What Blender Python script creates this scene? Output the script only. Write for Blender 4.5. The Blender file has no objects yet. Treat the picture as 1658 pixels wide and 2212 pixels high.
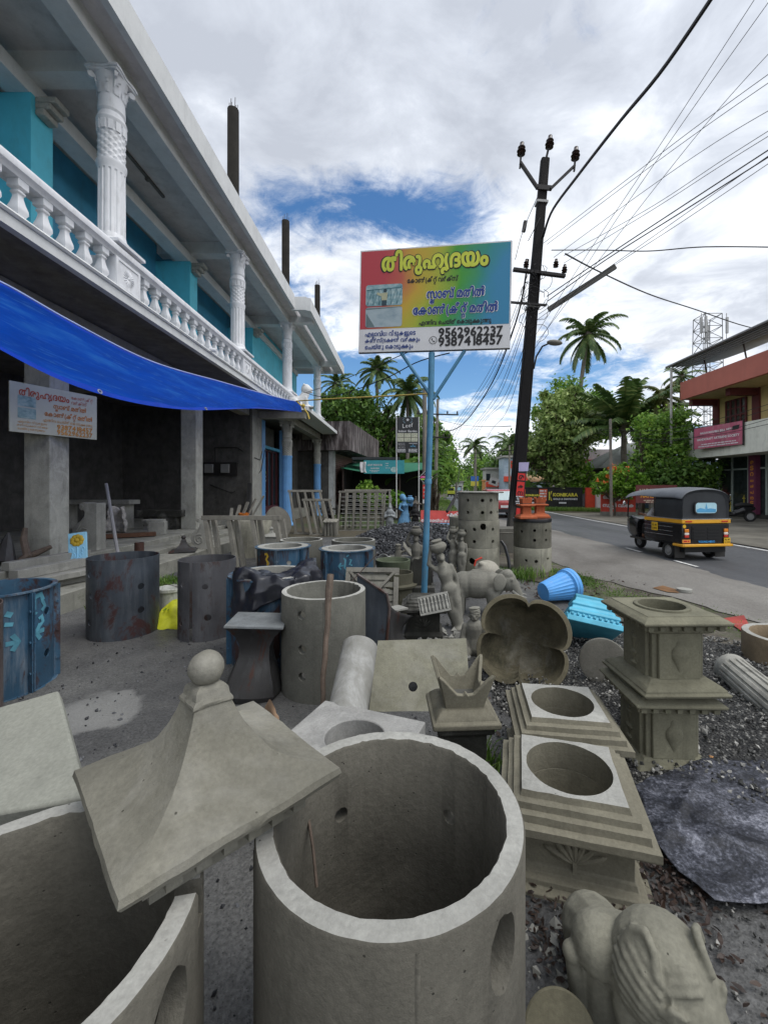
import bpy, bmesh, math, random, re
import numpy as np
from mathutils import Vector, Matrix, Euler, noise as mnoise
R = math.radians
PI = math.pi
C = bpy.context.scene.collection
SC = bpy.context.scene
random.seed(7)

# ------------------------------------------------------------------ camera
cam_d = bpy.data.cameras.new('camera')
cam = bpy.data.objects.new('camera', cam_d)
C.objects.link(cam)
cam.location = (0, 0, 1.6)
cam.rotation_euler = (R(90), 0, 0)
cam_d.sensor_fit = 'VERTICAL'
cam_d.sensor_width = 18
cam_d.sensor_height = 24
cam_d.lens = 910 / 2211 * 24
cam_d.shift_x = -41 / 2211
cam_d.shift_y = -52.5 / 2211
cam_d.clip_start = 0.02
cam_d.clip_end = 3000
SC.camera = cam

# ------------------------------------------------------------------ world: sky with broken cloud
SUN_EL, SUN_AZ = 64, 120        # azimuth clockwise from +Y (the road direction)
W = bpy.data.worlds.new('World')
SC.world = W
W.use_nodes = True
nt = W.node_tree
nt.nodes.clear()


def wn(t, **k):
 n = nt.nodes.new(t)
 for a, v in k.items():
  setattr(n, a, v)
 return n


def wmath(op, a, b=None, c=None, clamp=False):
 n = wn('ShaderNodeMath', operation=op, use_clamp=clamp)
 for i, v in enumerate((a, b, c)):
  if v is None:
   continue
  if isinstance(v, (int, float)):
   n.inputs[i].default_value = v
  else:
   nt.links.new(v, n.inputs[i])
 return n.outputs[0]


def wmix(f, a, b):
 n = wn('ShaderNodeMix', data_type='RGBA')
 for i, v in ((0, f), (6, a), (7, b)):
  if isinstance(v, (int, float)):
   n.inputs[i].default_value = v
  elif isinstance(v, tuple):
   n.inputs[i].default_value = (*v, 1)
  else:
   nt.links.new(v, n.inputs[i])
 return n.outputs[2]


wo = wn('ShaderNodeOutputWorld')
sky = wn('ShaderNodeTexSky', sky_type='NISHITA')
sky.sun_disc = False
sky.sun_elevation = R(SUN_EL)
sky.sun_rotation = R(SUN_AZ)
sky.air_density = 1.0
sky.dust_density = 0.6
sky.ozone_density = 2.0
tc = wn('ShaderNodeTexCoord')
sep = wn('ShaderNodeSeparateXYZ')
nt.links.new(tc.outputs['Generated'], sep.inputs[0])
dx, dy, dz = sep.outputs
den = wmath('ADD', wmath('MAXIMUM', dz, 0.0), 0.16)
u = wmath('DIVIDE', dx, den)
v = wmath('DIVIDE', dy, den)
cmb = wn('ShaderNodeCombineXYZ')
nt.links.new(u, cmb.inputs[0])
nt.links.new(v, cmb.inputs[1])


def wnoise(scale, detail, rough, dist, off=(0, 0, 0), stretch=(1, 1, 1)):
 m = wn('ShaderNodeMapping')
 m.inputs['Location'].default_value = off
 m.inputs['Scale'].default_value = stretch
 nt.links.new(cmb.outputs[0], m.inputs[0])
 n = wn('ShaderNodeTexNoise')
 n.inputs['Scale'].default_value = scale
 n.inputs['Detail'].default_value = detail
 n.inputs['Roughness'].default_value = rough
 n.inputs['Distortion'].default_value = dist
 nt.links.new(m.outputs[0], n.inputs['Vector'])
 return n.outputs[0]


def wgauss(cx, cz, sx, sz):
 """soft patch of sky round a direction given by x/y and z/y slopes"""
 a = wmath('DIVIDE', wmath('SUBTRACT', wmath('DIVIDE', dx, wmath('MAXIMUM', dy, 0.02)), cx), sx)
 b = wmath('DIVIDE', wmath('SUBTRACT', wmath('DIVIDE', dz, wmath('MAXIMUM', dy, 0.02)), cz), sz)
 s = wmath('ADD', wmath('MULTIPLY', a, a), wmath('MULTIPLY', b, b))
 return wmath('MULTIPLY', wmath('EXPONENT', wmath('MULTIPLY', s, -1.0)), wmath('GREATER_THAN', dy, 0.02))


n_cov = wnoise(2.6, 12, 0.68, 0.6, (3.1, 1.7, 0))
n_str = wnoise(1.3, 7, 0.6, 0.3, (9.4, 4.2, 0), (0.55, 1.5, 1))
n_wsp = wnoise(8.5, 9, 0.66, 0.9, (2.2, 6.1, 0))
n_det = wnoise(3.6, 9, 0.6, 0.4, (1.3, 8.2, 0))
n_big = wnoise(0.8, 4, 0.5, 0.2, (5.3, 2.2, 0))
hole = wmath('ADD', wgauss(-0.10, 0.66, 0.34, 0.10), wmath('MULTIPLY', wgauss(0.14, 0.60, 0.16, 0.06), 0.6))
hole = wmath('ADD', hole, wmath('MULTIPLY', wgauss(-0.28, 0.42, 0.14, 0.14), 0.7))
hole = wmath('ADD', hole, wmath('MULTIPLY', wgauss(0.25, 0.26, 0.5, 0.10), 1.05))
hole = wmath('ADD', hole, wmath('MULTIPLY', wgauss(-0.2, 0.24, 0.3, 0.08), 0.9))
hole = wmath('ADD', hole, wmath('MULTIPLY', wgauss(0.38, 0.45, 0.12, 0.05), 0.5))
cov = wmath('ADD', wmath('MULTIPLY', n_cov, 0.55), wmath('MULTIPLY', n_str, 0.20))
cov = wmath('ADD', cov, wmath('MULTIPLY', n_wsp, 0.25))
cov = wmath('SUBTRACT', wmath('ADD', cov, 0.135), wmath('MULTIPLY', hole, 0.275))
mr = wn('ShaderNodeMapRange')
mr.interpolation_type = 'SMOOTHSTEP'
mr.inputs[1].default_value = 0.345
mr.inputs[2].default_value = 0.56
nt.links.new(cov, mr.inputs[0])
cloud_f = mr.outputs[0]
# cloud shade: thick grey above, whiter lower down
cr = wn('ShaderNodeValToRGB')
e = cr.color_ramp.elements
e[0].position, e[0].color = 0.40, (0.40, 0.43, 0.49, 1)
e[1].position, e[1].color = 0.64, (0.84, 0.87, 0.91, 1)
m_ = cr.color_ramp.elements.new(0.5)
m_.color = (0.52, 0.555, 0.62, 1)
shade = wmath('ADD', wmath('MULTIPLY', n_det, 0.55), wmath('MULTIPLY', n_big, 0.45))
lowwhite = wmath('MULTIPLY', wmath('SUBTRACT', 1.0, wmath('MINIMUM', wmath('DIVIDE', dz, 0.62), 1.0)), 0.13)
shade = wmath('ADD', shade, lowwhite)
shade = wmath('ADD', shade, wmath('MULTIPLY', hole, 0.10))
nt.links.new(shade, cr.inputs[0])
# the cloud round the hidden sun, up and behind the camera, is the brightest
sd = (math.sin(R(SUN_AZ)) * math.cos(R(SUN_EL)), math.cos(R(SUN_AZ)) * math.cos(R(SUN_EL)), math.sin(R(SUN_EL)))
dot = wmath('ADD', wmath('ADD', wmath('MULTIPLY', dx, sd[0]), wmath('MULTIPLY', dy, sd[1])), wmath('MULTIPLY', dz, sd[2]))
glow = wmath('MULTIPLY', wmath('POWER', wmath('MAXIMUM', dot, 0.0), 5.0), 0.7)
glow = wmath('ADD', glow, 1.0)
vm = wn('ShaderNodeVectorMath', operation='SCALE')
nt.links.new(cr.outputs[0], vm.inputs[0])
nt.links.new(glow, vm.inputs[3])
bg_sky = wn('ShaderNodeBackground')
bg_sky.inputs[1].default_value = 0.115
nt.links.new(sky.outputs[0], bg_sky.inputs[0])
hsv = wn('ShaderNodeHueSaturation')
hsv.inputs['Saturation'].default_value = 1.25
nt.links.new(sky.outputs[0], hsv.inputs['Color'])
nt.links.new(hsv.outputs[0], bg_sky.inputs[0])
bg_cl = wn('ShaderNodeBackground')
bg_cl.inputs[1].default_value = 1.08
nt.links.new(vm.outputs[0], bg_cl.inputs[0])
mx = wn('ShaderNodeMixShader')
nt.links.new(cloud_f, mx.inputs[0])
nt.links.new(bg_sky.outputs[0], mx.inputs[1])
nt.links.new(bg_cl.outputs[0], mx.inputs[2])
nt.links.new(mx.outputs[0], wo.inputs[0])

# ------------------------------------------------------------------ sun behind thin cloud
sun_d = bpy.data.lights.new('sun', 'SUN')
sun_d.energy = 1.4
sun_d.angle = R(35)
sun_d.color = (1.0, 0.96, 0.9)
sun = bpy.data.objects.new('sun', sun_d)
sun.rotation_euler = Vector(sd).to_track_quat('Z', 'Y').to_euler()
C.objects.link(sun)

SC.view_settings.view_transform = 'Standard'
SC.view_settings.look = 'None'
SC.view_settings.exposure = 0.42
SC.view_settings.gamma = 1.0
try:
 SC.cycles.use_denoising = True
 SC.cycles.max_bounces = 8
 SC.cycles.diffuse_bounces = 5
 SC.cycles.transparent_max_bounces = 8
except Exception:
 pass


# ------------------------------------------------------------------ picture to place
def P(x, y, Y):
 """point seen at photo pixel (x, y) standing Y metres away"""
 return Vector(((x - 870) * Y / 910, Y, 1.6 - (y - 1053) * Y / 910))


def G(x, y, z=0.0):
 """point of the level z seen at photo pixel (x, y)"""
 return P(x, y, (1.6 - z) * 910 / (y - 1053))


# ------------------------------------------------------------------ materials
MATS = {}


def rgb(c):
 return (*c, 1) if len(c) == 3 else c


class NT:
 """small helper round a material's node tree"""

 def __init__(s, name, rough=0.8, spec=0.3, metal=0.0):
  s.m = bpy.data.materials.new(name)
  s.m.use_nodes = True
  s.t = s.m.node_tree
  s.b = s.t.nodes['Principled BSDF']
  s.b.inputs['Roughness'].default_value = rough
  s.b.inputs['Specular IOR Level'].default_value = spec
  s.b.inputs['Metallic'].default_value = metal
  tcn = s.n('ShaderNodeTexCoord')
  oi = s.n('ShaderNodeObjectInfo')
  ad = s.n('ShaderNodeVectorMath', operation='MULTIPLY_ADD')
  s.l(oi.outputs['Random'], ad.inputs[0])
  ad.inputs[1].default_value = (17, 23, 31)
  s.l(tcn.outputs['Object'], ad.inputs[2])
  s.vec = ad.outputs[0]
  s.obj = tcn.outputs['Object']

 def n(s, t, **k):
  x = s.t.nodes.new(t)
  for a, v in k.items():
   setattr(x, a, v)
  return x

 def l(s, a, b):
  s.t.links.new(a, b)

 def noise(s, scale, detail=5, rough=0.6, stretch=None, dist=0.0, fixed=False):
  vec = s.obj if fixed else s.vec
  if stretch:
   m = s.n('ShaderNodeMapping')
   m.inputs['Scale'].default_value = stretch
   s.l(vec, m.inputs[0])
   vec = m.outputs[0]
  x = s.n('ShaderNodeTexNoise')
  x.inputs['Scale'].default_value = scale
  x.inputs['Detail'].default_value = detail
  x.inputs['Roughness'].default_value = rough
  x.inputs['Distortion'].default_value = dist
  s.l(vec, x.inputs['Vector'])
  return x.outputs[0]

 def vor(s, scale, feature='F1', out=0, rand=1.0):
  x = s.n('ShaderNodeTexVoronoi', feature=feature)
  x.inputs['Scale'].default_value = scale
  x.inputs['Randomness'].default_value = rand
  s.l(s.vec, x.inputs['Vector'])
  return x.outputs[out]

 def ramp(s, f, stops, interp='LINEAR'):
  x = s.n('ShaderNodeValToRGB')
  x.color_ramp.interpolation = interp
  el = x.color_ramp.elements
  while len(el) < len(stops):
   el.new(0.5)
  for q, (p, c) in zip(el, stops):
   q.position = p
   q.color = rgb(c) if not isinstance(c, (int, float)) else (c, c, c, 1)
  s.l(f, x.inputs[0])
  return x.outputs[0]

 def mix(s, f, a, b, blend='MIX'):
  x = s.n('ShaderNodeMix', data_type='RGBA', blend_type=blend)
  for i, v in ((0, f), (6, a), (7, b)):
   if isinstance(v, (int, float)):
    x.inputs[i].default_value = v
   elif isinstance(v, tuple):
    x.inputs[i].default_value = rgb(v)
   else:
    s.l(v, x.inputs[i])
  return x.outputs[2]

 def bump(s, h, strength=0.3, dist=0.01, prev=None):
  x = s.n('ShaderNodeBump')
  x.inputs['Strength'].default_value = strength
  x.inputs['Distance'].default_value = dist
  s.l(h, x.inputs['Height'])
  if prev is not None:
   s.l(prev, x.inputs['Normal'])
  s.l(x.outputs[0], s.b.inputs['Normal'])
  return x.outputs[0]

 def col(s, c):
  if isinstance(c, tuple):
   s.b.inputs['Base Color'].default_value = rgb(c)
  else:
   s.l(c, s.b.inputs['Base Color'])
  return s


def keep(name, f):
 if name not in MATS:
  MATS[name] = f()
 return MATS[name]


def sc(c, k):
 return tuple(min(1, x * k) for x in c[:3])


def concrete(name, c=(.30, .30, .27), var=0.3, moss=0.0, stain=0.25, bump=0.35, rough=0.85, pale=0.0, mosscol=(.07, .085, .035), age=1.0):
 if age > .6:
  c = (c[0] * 1.02, c[1] * 1.01, c[2] * .965)

 def f():
  t = NT(name, rough, 0.25)
  a = t.noise(3.2, 6, 0.65)
  col = t.ramp(a, [(0.3, sc(c, 1 - var)), (0.5, c), (0.72, sc(c, 1 + var * 0.8))])
  fine = t.noise(90, 3, 0.6)
  col = t.mix(0.5, col, t.ramp(fine, [(0.3, .38), (0.7, .62)]), 'OVERLAY')
  if stain:
   st = t.noise(4.5, 7, 0.7, (1, 1, 0.28), 0.3)
   col = t.mix(t.ramp(st, [(0.52, 0.0), (0.72, stain)]), col, sc(c, 0.35))
  if pale:
   st = t.noise(2.3, 7, 0.68, None, 0.5)
   col = t.mix(t.ramp(st, [(0.5, 0.0), (0.66, pale)]), col, (.52, .51, .47))
  if moss:
   mo = t.noise(2.2, 8, 0.72, None, 0.4)
   col = t.mix(t.ramp(mo, [(0.62 - moss * 0.3, 0.0), (0.78 - moss * 0.3, 0.85)]), col, mosscol)
  damp = t.noise(1.7, 8, .72, (1, 1, .6), .5)
  col = t.mix(t.ramp(damp, [(.46, 0.0), (.60, .32 * age)]), col, sc(c, .5))
  dry = t.noise(2.6, 8, .74, None, .7)
  col = t.mix(t.ramp(dry, [(.55, 0.0), (.66, .30 * age)]), col, sc(c, 1.75))
  drip = t.noise(9, 5, .65, (1, 1, .06))
  col = t.mix(t.ramp(drip, [(.56, 0.0), (.70, .28 * age)]), col, sc(c, .45))
  oi = t.n('ShaderNodeObjectInfo')
  col = t.mix(1.0, col, t.ramp(oi.outputs['Random'], [(0, .80), (1, 1.0)]), 'MULTIPLY')
  pits = t.vor(34)
  pm = t.ramp(pits, [(0.05, age), (0.11, 0.0)])
  pm2 = t.mix(1.0, pm, t.ramp(t.noise(7, 3), [(0.53, 0.0), (0.60, 1.0)]), 'MULTIPLY')
  col = t.mix(pm2, col, sc(c, 0.3))
  t.col(col)
  h = t.mix(0.4, t.noise(38, 6, 0.7), t.noise(7, 3), 'MIX')
  h = t.mix(pm2, h, (0, 0, 0))
  t.bump(h, bump, 0.012)
  return t.m
 return keep(name, f)


def plain(name, c, rough=0.6, spec=0.4, metal=0.0, var=0.12, scale=4.0, bump=0.0, dirt=0.0, dirtcol=(.08, .07, .055), bscale=40):
 def f():
  t = NT(name, rough, spec, metal)
  a = t.noise(scale, 5, 0.6)
  col = t.ramp(a, [(0.3, sc(c, 1 - var)), (0.7, sc(c, 1 + var))])
  if dirt:
   d = t.noise(scale * 1.7, 7, 0.72, (1, 1, 0.35), 0.3)
   col = t.mix(t.ramp(d, [(0.5, 0.0), (0.72, dirt)]), col, dirtcol)
  t.col(col)
  if bump:
   t.bump(t.noise(bscale, 5, 0.65), bump, 0.01)
  return t.m
 return keep(name, f)


def painted_steel(name, c, rust=0.4, streak=0.3, rough=0.5, rustcol=(.055, .022, .014), sc_=3.0):
 def f():
  t = NT(name, rough, 0.4, 0.0)
  a = t.noise(2.5, 5, 0.6)
  col = t.ramp(a, [(0.3, sc(c, 0.65)), (0.55, c), (0.75, sc(c, 1.35))])
  st = t.noise(6, 6, 0.7, (1, 1, 0.12))
  col = t.mix(t.ramp(st, [(0.5, 0.0), (0.75, streak)]), col, (.36, .38, .40))
  rn = t.noise(sc_, 9, 0.75, (1, 1, 0.5), 0.6)
  col = t.mix(t.ramp(rn, [(0.70 - rust * 0.3, 0.0), (0.76 - rust * 0.3, 0.9)]), col, rustcol)
  t.col(col)
  t.bump(t.noise(22, 6, 0.7), 0.25, 0.008)
  t.l(t.ramp(rn, [(0.4, rough * 0.7), (0.7, min(1, rough * 1.7))]), t.b.inputs['Roughness'])
  return t.m
 return keep(name, f)


def leafmat(name, c1, c2, c3=None, trans=0.35):
 def f():
  t = NT(name, 0.5, 0.35)
  g = t.n('ShaderNodeNewGeometry')
  big = t.noise(0.7, 3, 0.6)
  rr = t.n('ShaderNodeMath', operation='MULTIPLY_ADD')
  t.l(g.outputs['Random Per Island'], rr.inputs[0])
  rr.inputs[1].default_value = 0.55
  mm = t.n('ShaderNodeMath', operation='MULTIPLY_ADD')
  t.l(big, mm.inputs[0])
  mm.inputs[1].default_value = 1.0
  mm.inputs[2].default_value = -0.27
  t.l(mm.outputs[0], rr.inputs[2])
  col = t.ramp(rr.outputs[0], [(0.15, c1), (0.55, c2), (0.95, c3 or sc(c2, 1.6))])
  t.col(col)
  tr = t.n('ShaderNodeBsdfTranslucent')
  t.l(col, tr.inputs[0])
  mxs = t.n('ShaderNodeMixShader')
  mxs.inputs[0].default_value = trans
  t.l(t.b.outputs[0], mxs.inputs[1])
  t.l(tr.outputs[0], mxs.inputs[2])
  t.l(mxs.outputs[0], t.t.nodes['Material Output'].inputs[0])
  return t.m
 return keep(name, f)


# ------------------------------------------------------------------ mesh builder
class MB:
 def __init__(s):
  s.v, s.f, s.fm = [], [], []

 def add(s, vs, fs, mi=0, M=None):
  o = len(s.v)
  if M is not None:
   vs = [M @ Vector(p) for p in vs]
  s.v += [tuple(p) for p in vs]
  for f in fs:
   s.f.append(tuple(i + o for i in f))
   s.fm.append(mi)
  return s

 def box(s, c, d, rot=None, mi=0, M=None, taper=1.0):
  hx, hy, hz = d[0] / 2, d[1] / 2, d[2] / 2
  vs = []
  for z in (-1, 1):
   k = 1 if z < 0 else taper
   for x, y in ((-1, -1), (1, -1), (1, 1), (-1, 1)):
    vs.append(Vector((x * hx * k, y * hy * k, z * hz)))
  if rot is not None:
   r = Euler(rot).to_matrix() if not isinstance(rot, Matrix) else rot
   vs = [r @ q for q in vs]
  vs = [q + Vector(c) for q in vs]
  return s.add(vs, [(3, 2, 1, 0), (4, 5, 6, 7), (0, 1, 5, 4), (1, 2, 6, 5), (2, 3, 7, 6), (3, 0, 4, 7)], mi, M)

 def bb(s, x0, x1, y0, y1, z0, z1, mi=0, M=None):
  return s.box(((x0 + x1) / 2, (y0 + y1) / 2, (z0 + z1) / 2), (abs(x1 - x0), abs(y1 - y0), abs(z1 - z0)), None, mi, M)

 def bar(s, a, b, w, h, mi=0, up=(0, 0, 1), M=None):
  a, b = Vector(a), Vector(b)
  d = b - a
  L = d.length
  z = d.normalized()
  x = Vector(up).cross(z)
  if x.length < 1e-4:
   x = Vector((1, 0, 0)).cross(z)
  x.normalize()
  y = z.cross(x)
  r = Matrix((x, y, z)).transposed()
  return s.box((a + b) / 2, (w, h, L), r, mi, M)

 def tube(s, pts, r, n=8, mi=0, cap=True, M=None):
  pts = [Vector(p) for p in pts]
  rs = [r] * len(pts) if isinstance(r, (int, float)) else r
  vs, fs = [], []
  x = None
  for i, p in enumerate(pts):
   t = (pts[min(i + 1, len(pts) - 1)] - pts[max(i - 1, 0)]).normalized()
   if x is None:
    x = t.orthogonal().normalized()
   else:
    x = (x - t * x.dot(t))
    x = x.normalized() if x.length > 1e-6 else t.orthogonal().normalized()
   y = t.cross(x)
   for k in range(n):
    a = 2 * PI * k / n
    vs.append(p + (x * math.cos(a) + y * math.sin(a)) * rs[i])
  for i in range(len(pts) - 1):
   for k in range(n):
    k2 = (k + 1) % n
    fs.append((i * n + k, i * n + k2, (i + 1) * n + k2, (i + 1) * n + k))
  if cap:
   fs.append(tuple(range(n - 1, -1, -1)))
   q = (len(pts) - 1) * n
   fs.append(tuple(range(q, q + n)))
  return s.add(vs, fs, mi, M)

 def lathe(s, prof, n=32, c=(0, 0, 0), mi=0, M=None, rf=None, phase=0.0, close=False):
  """prof: (radius, z) pairs bottom to top; rf(angle, i) scales the radius; close joins last to first"""
  vs, fs = [], []
  m = len(prof)
  for i, (r, z) in enumerate(prof):
   for k in range(n):
    a = 2 * PI * k / n + phase
    q = r * (rf(a, i) if rf else 1)
    vs.append((c[0] + q * math.cos(a), c[1] + q * math.sin(a), c[2] + z))
  for i in range(m if close else m - 1):
   j = (i + 1) % m
   for k in range(n):
    k2 = (k + 1) % n
    fs.append((i * n + k, i * n + k2, j * n + k2, j * n + k))
  if not close:
   if prof[0][0] > 1e-5:
    fs.append(tuple(range(n - 1, -1, -1)))
   if prof[-1][0] > 1e-5:
    q = (m - 1) * n
    fs.append(tuple(range(q, q + n)))
  return s.add(vs, fs, mi, M)

 def prism(s, poly, z0, z1, mi=0, M=None):
  n = len(poly)
  vs = [(x, y, z0) for x, y in poly] + [(x, y, z1) for x, y in poly]
  fs = [tuple(range(n - 1, -1, -1)), tuple(range(n, 2 * n))]
  for k in range(n):
   k2 = (k + 1) % n
   fs.append((k, k2, n + k2, n + k))
  return s.add(vs, fs, mi, M)

 def sphere(s, c, r, nu=16, nv=10, mi=0, M=None):
  rx, ry, rz = (r, r, r) if isinstance(r, (int, float)) else r
  vs = [(c[0], c[1], c[2] - rz)]
  for j in range(1, nv):
   b = -PI / 2 + PI * j / nv
   for k in range(nu):
    a = 2 * PI * k / nu
    vs.append((c[0] + rx * math.cos(a) * math.cos(b), c[1] + ry * math.sin(a) * math.cos(b), c[2] + rz * math.sin(b)))
  vs.append((c[0], c[1], c[2] + rz))
  fs = []
  for k in range(nu):
   k2 = (k + 1) % nu
   fs.append((0, 1 + k2, 1 + k))
   for j in range(nv - 2):
    a = 1 + j * nu
    fs.append((a + k, a + k2, a + nu + k2, a + nu + k))
   a = 1 + (nv - 2) * nu
   fs.append((a + k, a + k2, len(vs) - 1))
  return s.add(vs, fs, mi, M)

 def grid(s, fn, nu, nv, mi=0, M=None):
  vs = [fn(i / nu, j / nv) for j in range(nv + 1) for i in range(nu + 1)]
  w = nu + 1
  fs = [(j * w + i, j * w + i + 1, (j + 1) * w + i + 1, (j + 1) * w + i) for j in range(nv) for i in range(nu)]
  return s.add(vs, fs, mi, M)

 def mesh(s, name, mats, smooth=None):
  me = bpy.data.meshes.new(name)
  me.from_pydata(s.v, [], s.f)
  for m in (mats if isinstance(mats, (list, tuple)) else [mats]):
   me.materials.append(m)
  if any(s.fm):
   me.polygons.foreach_set('material_index', s.fm)
  finish(me, smooth)
  return me

 def build(s, name, mats, parent=None, smooth=35, bevel=0, solid=0, world=False, sub=0, fixn=False):
  me = s.mesh(name, mats, smooth)
  if fixn:
   bm = bmesh.new()
   bm.from_mesh(me)
   bmesh.ops.recalc_face_normals(bm, faces=bm.faces)
   bm.to_mesh(me)
   bm.free()
  return link(name, me, parent, bevel, solid, world, sub)


def finish(me, smooth):
 if smooth:
  me.shade_smooth()
  if smooth < 180:
   me.set_sharp_from_angle(angle=R(smooth))
 me.update()


def link(name, me, parent=None, bevel=0, solid=0, world=False, sub=0):
 o = bpy.data.objects.new(name, me)
 C.objects.link(o)
 if parent is not None:
  o.parent = parent
  if world:
   o.location = -Vector(parent.location)
 if solid:
  q = o.modifiers.new('solid', 'SOLIDIFY')
  q.thickness = solid
  q.offset = 0
 if sub:
  q = o.modifiers.new('sub', 'SUBSURF')
  q.levels = q.render_levels = sub
 if bevel:
  q = o.modifiers.new('bevel', 'BEVEL')
  q.width = bevel
  q.segments = 2
  q.limit_method = 'ANGLE'
  q.angle_limit = R(40)
 return o


def bake(o):
 """replace an object's mesh by its evaluated one"""
 dg = bpy.context.evaluated_depsgraph_get()
 me = bpy.data.meshes.new_from_object(o.evaluated_get(dg))
 o.modifiers.clear()
 o.data = me
 return o


def tag(o, label=None, cat=None, group=None, kind=None):
 if label:
  o['label'] = label
 if cat:
  o['category'] = cat
 if group:
  o['group'] = group
 if kind:
  o['kind'] = kind
 return o


def thing(name, label, cat, loc=(0, 0, 0), rz=0.0, group=None, rot=None):
 o = bpy.data.objects.new(name, None)
 o.empty_display_size = 0.2
 C.objects.link(o)
 o.location = loc
 o.rotation_euler = rot if rot is not None else (0, 0, rz)
 return tag(o, label, cat, group)


def place(o, loc, rz=0.0, rot=None):
 o.location = loc
 o.rotation_euler = rot if rot is not None else (0, 0, rz)
 return o


def dup(root, loc, rz=0.0, label=None, group=None, rot=None, scale=None):
 def cp(o, par):
  c = o.copy()
  C.objects.link(c)
  if par is not None:
   c.parent = par
  for ch in list(o.children):
   cp(ch, c)
  return c
 r = cp(root, None)
 place(r, loc, rz, rot)
 if label:
  r['label'] = label
 if group:
  r['group'] = group
 if scale:
  r.scale = (scale,) * 3
 return r


def boolean_cut(me, cut, mat=None):
 """mesh minus the cutter builder's solids"""
 a = bpy.data.objects.new('tmp_a', me)
 b = bpy.data.objects.new('tmp_b', cut.mesh('tmp_cut', mat or (me.materials[0] if me.materials else None)))
 C.objects.link(a)
 C.objects.link(b)
 q = a.modifiers.new('b', 'BOOLEAN')
 q.object = b
 q.operation = 'DIFFERENCE'
 q.solver = 'EXACT'
 dg = bpy.context.evaluated_depsgraph_get()
 out = bpy.data.meshes.new_from_object(a.evaluated_get(dg))
 bpy.data.objects.remove(a)
 bpy.data.objects.remove(b)
 return out


# ------------------------------------------------------------------ lettering
GL = {}


def glyph(ch, bold):
 key = (ch, bold)
 if key in GL:
  return GL[key]
 cu = bpy.data.curves.new('g', 'FONT')
 cu.body = ch
 cu.size = 1
 cu.resolution_u = 2
 cu.offset = 0
 o = bpy.data.objects.new('g', cu)
 C.objects.link(o)
 dg = bpy.context.evaluated_depsgraph_get()
 me = bpy.data.meshes.new_from_object(o.evaluated_get(dg))
 vs = [(q.co[0], q.co[1]) for q in me.vertices]
 fs = [tuple(p.vertices) for p in me.polygons]
 bpy.data.objects.remove(o)
 bpy.data.meshes.remove(me)
 bpy.data.curves.remove(cu)
 xs = [q[0] for q in vs] or [0]
 GL[key] = (vs, fs, min(xs), max(xs))
 return GL[key]


def layout(s, bold):
 """'_x' hangs a small x under the letter before, '~' tucks the next letter back into the one before"""
 s = re.sub('(\\(?[\u0d15-\u0d39])([\u0d46\u0d47\u0d4a\u0d4b])', lambda m: ('\u0d46' if m.group(2) in '\u0d46\u0d4a' else '\u0d47') + m.group(1) + ('\u0d3e' if m.group(2) in '\u0d4a\u0d4b' else ''), s)
 vs, fs = [], []
 x = 0.0
 last = (0.0, 0.0)
 i = 0
 while i < len(s):
  ch = s[i]
  if ch == ' ':
   x += 0.3
   i += 1
   continue
  if ch == '~':
   x -= 0.34
   i += 1
   continue
  k, dxy = 1.0, (x, 0.0)
  sub = False
  if ch == '_':
   i += 1
   ch = s[i]
   sub = True
  g = glyph(ch, bold)
  if sub:
   k = 0.55
   w = (g[3] - g[2]) * k
   dxy = ((last[0] + last[1]) / 2 - w / 2 - g[2] * k, -0.42)
  o = len(vs)
  vs += [(a * k + dxy[0], b * k + dxy[1]) for a, b in g[0]]
  fs += [tuple(q + o for q in f) for f in g[1]]
  if not sub and ch != '\u0d4d':
   last = (x + g[2], x + g[3])
   x += max(g[3] + 0.05, 0.05)
  i += 1
 return vs, fs, x


def text(s, x, z, h, mat, parent, y=-0.017, bold=0.0, width=None, name='lettering', align='l', slope=0.0, M=None):
 """flat letters on the plane y of the parent, reading along +x, baseline z, letter height factor h"""
 vs, fs, w = layout(s, 0.0)
 kx = (width / w) if width else h
 ox = x - (kx * w / 2 if align == 'c' else kx * w if align == 'r' else 0)
 b = MB()
 kz = kx * h if width else h
 for k in range(9 if bold else 1):
  bx, bz = (bold * math.cos(k * PI / 4), bold * math.sin(k * PI / 4)) if k < 8 and bold else (0, 0)
  b.add([(ox + (a + bx) * kx, y - k * .0001, z + (c + bz) * kz + slope * a * kx) for a, c in vs], fs, 0, M)
 return b.build(name, mat, parent, smooth=None)


def bars(rows, h, mat, parent, y, name='small_print', seed=1):
 """rows of print too small to read: (x0, x1, z) each broken into word lengths"""
 rnd = random.Random(seed)
 b = MB()
 for x0, x1, z in rows:
  x = x0
  while x < x1:
   w = min(x1 - x, rnd.uniform(2, 5) * h)
   b.add([(x, y, z), (x + w, y, z), (x + w, y, z + h), (x, y, z + h)], [(0, 1, 2, 3)])
   x += w + h * .6
 return b.build(name, mat, parent, smooth=None)


def flatpoly(pts, y, mat, parent, name):
 """a flat painted patch on the plane y of the parent"""
 return MB().add([(a, y, c) for a, c in pts], [tuple(range(len(pts)))]).build(name, mat, parent, smooth=None)


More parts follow.
